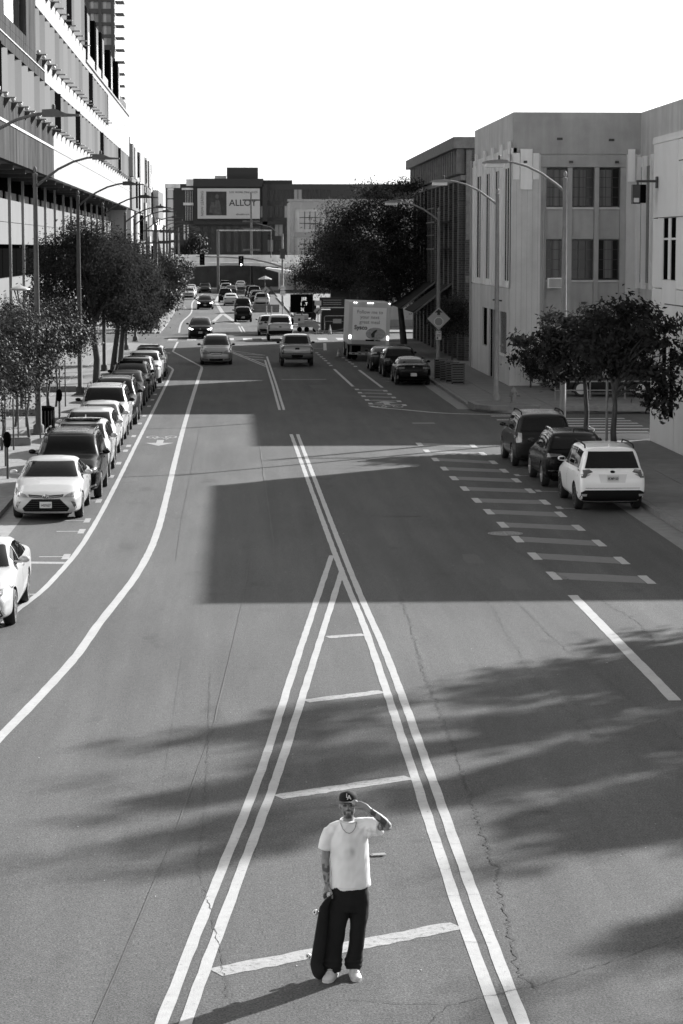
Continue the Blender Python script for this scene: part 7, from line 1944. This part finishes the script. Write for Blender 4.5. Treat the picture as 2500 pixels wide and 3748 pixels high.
me = remesh(t, 'tshirt', 0.0075, 5, 0.5)
co = get_co(me); no = get_no(me); disp = np.zeros(len(co)); val = np.zeros(len(co))
for i in range(len(co)):
    x, y, z = co[i]
    f = mnoise.noise(Vector((x * 9 + z * 3.5, y * 7, z * 4.5 - x * 3)))
    f2 = mnoise.noise(Vector((x * 22 - z * 9, y * 16 + 5, z * 9)))
    # folds fanning down from the raised shoulder
    ang = math.atan2(x - 0.20, 1.62 - z); rr_ = math.hypot(x - 0.20, 1.62 - z)
    f3 = math.sin(ang * 17) * math.exp(-((rr_ - 0.14) / 0.10) ** 2)
    disp[i] = 0.010 * f + 0.004 * f2 + 0.0032 * f3
    st = mnoise.noise(Vector((x * 7 + 1, y * 5, z * 5 + 2))) * 0.6 + mnoise.noise(Vector((x * 17, y * 9 + 3, z * 13))) * 0.4
    core = math.exp(-(((x - 0.02) / 0.06) ** 2 + ((z - 1.30) / 0.10) ** 2))
    v = 0.62 - 0.15 * max(0, st + 0.05) - 0.22 * core * max(0, 0.5 + 1.4 * st)
    hem = 0.88 if (z < 0.940 and z > 0.930) else 1.0
    val[i] = max(0.24, v) * hem
set_co(me, co + no * disp[:, None]); set_col(me, val)
link('tshirt', me, PR, attr_mat('tshirt_cotton', 0.9, 0.2, 0.25, 260))
# ribbed collar and sleeve hem
def ring_at(c, rx, ry, tilt, w, n=32):
    return [(c[0] + rx * math.cos(2 * math.pi * k / n), c[1] + ry * math.sin(2 * math.pi * k / n), c[2] + tilt * math.sin(2 * math.pi * k / n)) for k in range(n + 1)]
MB().tube(ring_at((0, 0.008, 1.595), 0.080, 0.078, 0.014, 0), 0.0075, 6, caps=False).build('collar', mat('tshirt_rib', 0.42, 0.9), PR, smooth=True)

# --- trousers
p = MB()
p.tube([(0.015, 0.0, 0.99), (0.014, 0.0, 0.86), (0.012, 0.0, 0.76), (0.010, 0.0, 0.68)], [(0.175, 0.12), (0.193, 0.13), (0.196, 0.13), (0.175, 0.11)], 24)
p.tube([(-0.085, 0.0, 0.80), (-0.095, -0.005, 0.66), (-0.118, -0.015, 0.50), (-0.130, -0.01, 0.36), (-0.150, 0.0, 0.22), (-0.158, -0.01, 0.13), (-0.150, -0.025, 0.075), (-0.145, -0.03, 0.05)],
       [0.108, 0.104, 0.090, 0.085, 0.088, 0.096, 0.084, 0.072], 20)
p.tube([(0.105, 0.0, 0.80), (0.112, -0.005, 0.66), (0.098, -0.02, 0.50), (0.082, -0.015, 0.36), (0.066, 0.0, 0.22), (0.056, 0.005, 0.14), (0.052, 0.0, 0.09), (0.050, -0.005, 0.07)],
       [0.104, 0.098, 0.082, 0.076, 0.084, 0.096, 0.086, 0.072], 20)
me = remesh(p, 'trousers', 0.009, 5, 0.5)
co = get_co(me); no = get_no(me); disp = np.zeros(len(co))
for i in range(len(co)):
    x, y, z = co[i]
    bun = math.exp(-((z - 0.12) / 0.08) ** 2)
    disp[i] = 0.008 * mnoise.noise(Vector((x * 8, y * 8 + z * 3, z * 5))) + 0.010 * bun * math.sin(z * 120 + 6 * x) * 0.5 + 0.005 * mnoise.noise(Vector((x * 20, y * 20, z * 14)))
set_co(me, co + no * disp[:, None])
link('trousers', me, PR, mat('black_denim', 0.006, 0.85, var=0.2, scale=40, spec=0.25))
# --- shoes
def shoe(toe, heel):
    T, Hh = Vector(toe), Vector(heel); d = (T - Hh); L = d.length; ang = math.atan2(d.y, d.x)
    q = MB()
    st = [(0.0, 0.030, 0.030, 0.085), (0.03, 0.041, 0.030, 0.115), (0.10, 0.044, 0.030, 0.118), (0.16, 0.049, 0.030, 0.098), (0.22, 0.053, 0.030, 0.072), (0.265, 0.047, 0.030, 0.060), (0.295, 0.028, 0.032, 0.048)]
    rings = []
    for x, w, z0, z1 in st:
        rings.append([(x, w * math.cos(a), z0 + max(0, math.sin(a)) * (z1 - z0)) for a in [math.pi * k / 10 for k in range(11)]])
    for r in rings: q.v += r
    for i in range(len(rings) - 1):
        for k in range(10): q.f.append((i * 11 + k, i * 11 + k + 1, (i + 1) * 11 + k + 1, (i + 1) * 11 + k)); q.m.append(0)
    q.f.append(tuple(range(11))[::-1]); q.m.append(0); q.f.append(tuple((len(rings) - 1) * 11 + k for k in range(11))); q.m.append(0)
    up = q.build('shoe', mat('shoe_leather', 0.45, 0.5, var=0.06, scale=30), PR, smooth=True, angle=60)
    up.location = heel; up.rotation_euler.z = ang
    so = MB(); out = [(-0.006, 0.0), (0.0, 0.034), (0.05, 0.046), (0.16, 0.052), (0.23, 0.057), (0.28, 0.046), (0.302, 0.02)]
    so.prism(out + [(a, -b_) for a, b_ in out[::-1] if b_ > 0], 0.0, 0.033); so.build('sole', mat('shoe_sole', 0.40, 0.6), up)
    for k in range(5):
        x = 0.115 + k * 0.026; z = 0.121 - k * 0.010
        MB().tube([(x, -0.024, z - 0.004), (x, 0, z + 0.004), (x, 0.024, z - 0.004)], 0.004, 5).build('lace', SIGNW, up)
    tc_ = MB().tube([(0.225, -0.045, 0.045), (0.215, -0.02, 0.076), (0.213, 0.0, 0.081), (0.215, 0.02, 0.076), (0.225, 0.045, 0.045)], 0.003, 5).build('toe_seam', mat('shoe_seam', 0.35, 0.7), up)
shoe((-0.235, -0.20, 0.0), (-0.125, 0.06, 0.0))
shoe((0.075, -0.19, 0.0), (0.048, 0.10, 0.0))

# --- cap
c = MB()
prof = [(1.00, 0.0), (1.02, 0.022), (1.01, 0.045), (0.96, 0.062), (0.82, 0.080), (0.54, 0.091), (0.2, 0.095), (0.001, 0.096)]
n = 28; base_z = 1.757
for r, hz in prof:
    for k in range(n):
        a = 2 * math.pi * k / n
        fz = 1.0 + 0.10 * max(0, -math.sin(a)) * (hz / 0.11)
        c.v.append((0.089 * r * math.cos(a), 0.006 + 0.104 * r * math.sin(a) * (1.0 if r > 0.6 else 1.0), base_z + hz * fz))
for i in range(len(prof) - 1):
    for k in range(n):
        k2 = (k + 1) % n; c.f.append((i * n + k, i * n + k2, (i + 1) * n + k2, (i + 1) * n + k)); c.m.append(0)
c.v = [hp(v) for v in c.v]
CAPM = mat('cap_cloth', 0.008, 0.8, spec=0.2)
cap = c.build('cap', CAPM, PR, smooth=True, angle=60)
br_ = MB(); nn = 16
for layer in (0, -0.006):
    for j, ex in enumerate((0.0, 0.4, 0.8, 1.0)):
        for k in range(nn + 1):
            a = math.pi + math.pi * (0.06 + 0.88 * k / nn)
            sx = math.cos(a); sy = math.sin(a)
            L = 0.078 * ex * (abs(sy) ** 0.6)
            br_.v.append((0.090 * sx * (1 + 0.02 * ex), 0.006 + 0.103 * sy - L, base_z + 0.004 + layer - 0.020 * ex * (0.15 + sx * sx * 1.25)))
w_ = nn + 1
for l in (0, 1):
    for j in range(3):
        for k in range(nn):
            q0 = l * 4 * w_ + j * w_ + k; f = (q0, q0 + 1, q0 + w_ + 1, q0 + w_); br_.f.append(f if l == 0 else f[::-1]); br_.m.append(0)
for k in range(nn):
    q0 = 3 * w_ + k; q1 = 4 * w_ + 3 * w_ + k; br_.f.append((q0, q0 + 1, q1 + 1, q1)); br_.m.append(0)
br_.v = [hp(v) for v in br_.v]
br_.build('brim', mat('brim_cloth', 0.035, 0.7), cap, smooth=True, angle=60)
c2_ = MB().sphere(hp((0, 0.006, base_z + 0.097)), 0.006, 8, 6).build('cap_button', CAPM, cap)
LOGO = mat('logo_thread', 0.45, 0.7)
for ch, sz, dx, dz, dy in (('L', 0.060, -0.008, 0.010, 0.0), ('A', 0.062, 0.009, -0.008, -0.002)):
    lo = link('logo_letter', text_mesh(ch, sz, extrude=0.0025, bold=0.0012), cap, LOGO)
    lo.matrix_local = Matrix.Translation(hp((dx, -0.1055 + dy, base_z + 0.050 + dz))) @ (RH.to_4x4()) @ Matrix.Rotation(math.pi / 2 - rad(6), 4, 'X')

# --- chain and bracelet
MB().tube([(-0.074, 0.0, 1.601), (-0.080, -0.055, 1.576), (-0.064, -0.108, 1.536), (-0.034, -0.130, 1.506), (0.0, -0.137, 1.496), (0.030, -0.131, 1.510), (0.058, -0.108, 1.542), (0.076, -0.055, 1.581), (0.072, 0.0, 1.604)], 0.0032, 6).build('necklace', mat('steel_chain', 0.18, 0.3, metal=0.8), PR, smooth=True)
MB().tube([(0.205 + 0.030 * math.cos(k * 0.52) * 0.65, -0.215 + 0.030 * math.sin(k * 0.52), 1.743 + 0.030 * math.cos(k * 0.52) * 0.75) for k in range(13)], 0.003, 5, caps=False).build('bracelet', mat('cord', 0.08, 0.6), PR)

# ================================================================== skateboard
SB = thing('skateboard', 'black gripped skateboard standing on its tail in the hand of the man', 'skateboard', (0, 0, 0))
Lb, Wb = 0.845, 0.208
def deck_pt(s, w):
    """s along the board from tail(0) to nose(1), w across -1..1"""
    x = (s - 0.5) * Lb
    d = max(0, abs(x) - 0.265)
    kick = 0.42 * d * min(1, d / 0.05) if d > 0 else 0
    e = max(0, abs(x) - (Lb / 2 - Wb * 0.55)) / (Wb * 0.55)
    hw_ = Wb / 2 * math.sqrt(max(0.0, 1 - min(1, e) ** 2.3)) 
    conc = 0.010 * w * w
    return (x, w * hw_, kick + conc)
q = MB(); ns, nw = 30, 8
for layer in (0.0, -0.011):
    for i in range(ns + 1):
        s = 0.0015 + 0.997 * i / ns
        for j in range(nw + 1):
            x, y, z = deck_pt(s, -1 + 2 * j / nw); q.v.append((x, y, z + layer))
m_ = (ns + 1) * (nw + 1)
for i in range(ns):
    for j in range(nw):
        a = i * (nw + 1) + j; f = (a, a + nw + 1, a + nw + 2, a + 1)
        q.k = 0; q.f.append(f); q.m.append(0); q.f.append(tuple(m_ + v for v in f[::-1])); q.m.append(1)
for i in range(ns):
    for j in (0, nw):
        a = i * (nw + 1) + j; f = (a, a + nw + 1, m_ + a + nw + 1, m_ + a); q.f.append(f if j == nw else f[::-1]); q.m.append(1)
GRIP = mat('grip_tape', 0.012, 0.9, var=0.25, scale=60); PLY = mat('maple_ply', 0.42, 0.5)
q.build('deck', [GRIP, PLY], SB, smooth=True, angle=50)
for sx in (-1, 1):
    tx = sx * 0.215
    tk = MB(); tk.box(tx - 0.04, tx + 0.04, -0.027, 0.027, -0.020, -0.0115); tk.prism([(tx - 0.03, -0.02), (tx + 0.03, -0.02), (tx + 0.012, -0.048), (tx - 0.012, -0.048)], -0.022, 0.022, 'y'); tk.tube([(tx, -0.075, -0.050), (tx, 0.075, -0.050)], 0.011, 8)
    tk = tk.build('truck', mat('truck_metal', 0.4, 0.35, metal=0.8), SB)
    for sy in (-1, 1):
        wq = MB(); wq.lathe([(0.010, -0.017), (0.022, -0.017), (0.0275, -0.010), (0.0275, 0.010), (0.022, 0.017), (0.010, 0.017)], 20, (0, 0, 0), 'y', caps=False)
        wo_ = wq.build('wheel', mat('urethane', 0.5, 0.5), tk, smooth=True); wo_.location = (tx, sy * 0.088, -0.050)
        wb_ = MB(); wb_.lathe([(0.0001, -0.018), (0.0105, -0.017), (0.0105, 0.017), (0.0001, 0.018)], 12, axis='y', caps=False); wb_.build('bearing', TRIM, wo_)
# stand it on its tail: board x axis runs up, grip normal faces the camera and image right
tail = Vector((1.085 - 0.326, 21.80 - 0.075, 0.0)); nose = Vector((1.085 - 0.190, 21.80 - 0.030, 0.815))
ux = (nose - tail).normalized()
gr = Vector((0.72, -0.69, 0.0)); gr = (gr - ux * gr.dot(ux)).normalized()
uy = gr.cross(ux)
R3 = Matrix((ux, uy, gr)).transposed()
cen = tail + ux * (Lb / 2) * 0.985
low = min((R3 @ Vector(deck_pt(0.0015 + 0.997 * i / 30, w)) + cen).z for i in range(31) for w in (-1, 0, 1))
cen.z -= low - 0.004
SB.matrix_world = Matrix.Translation(cen) @ R3.to_4x4()
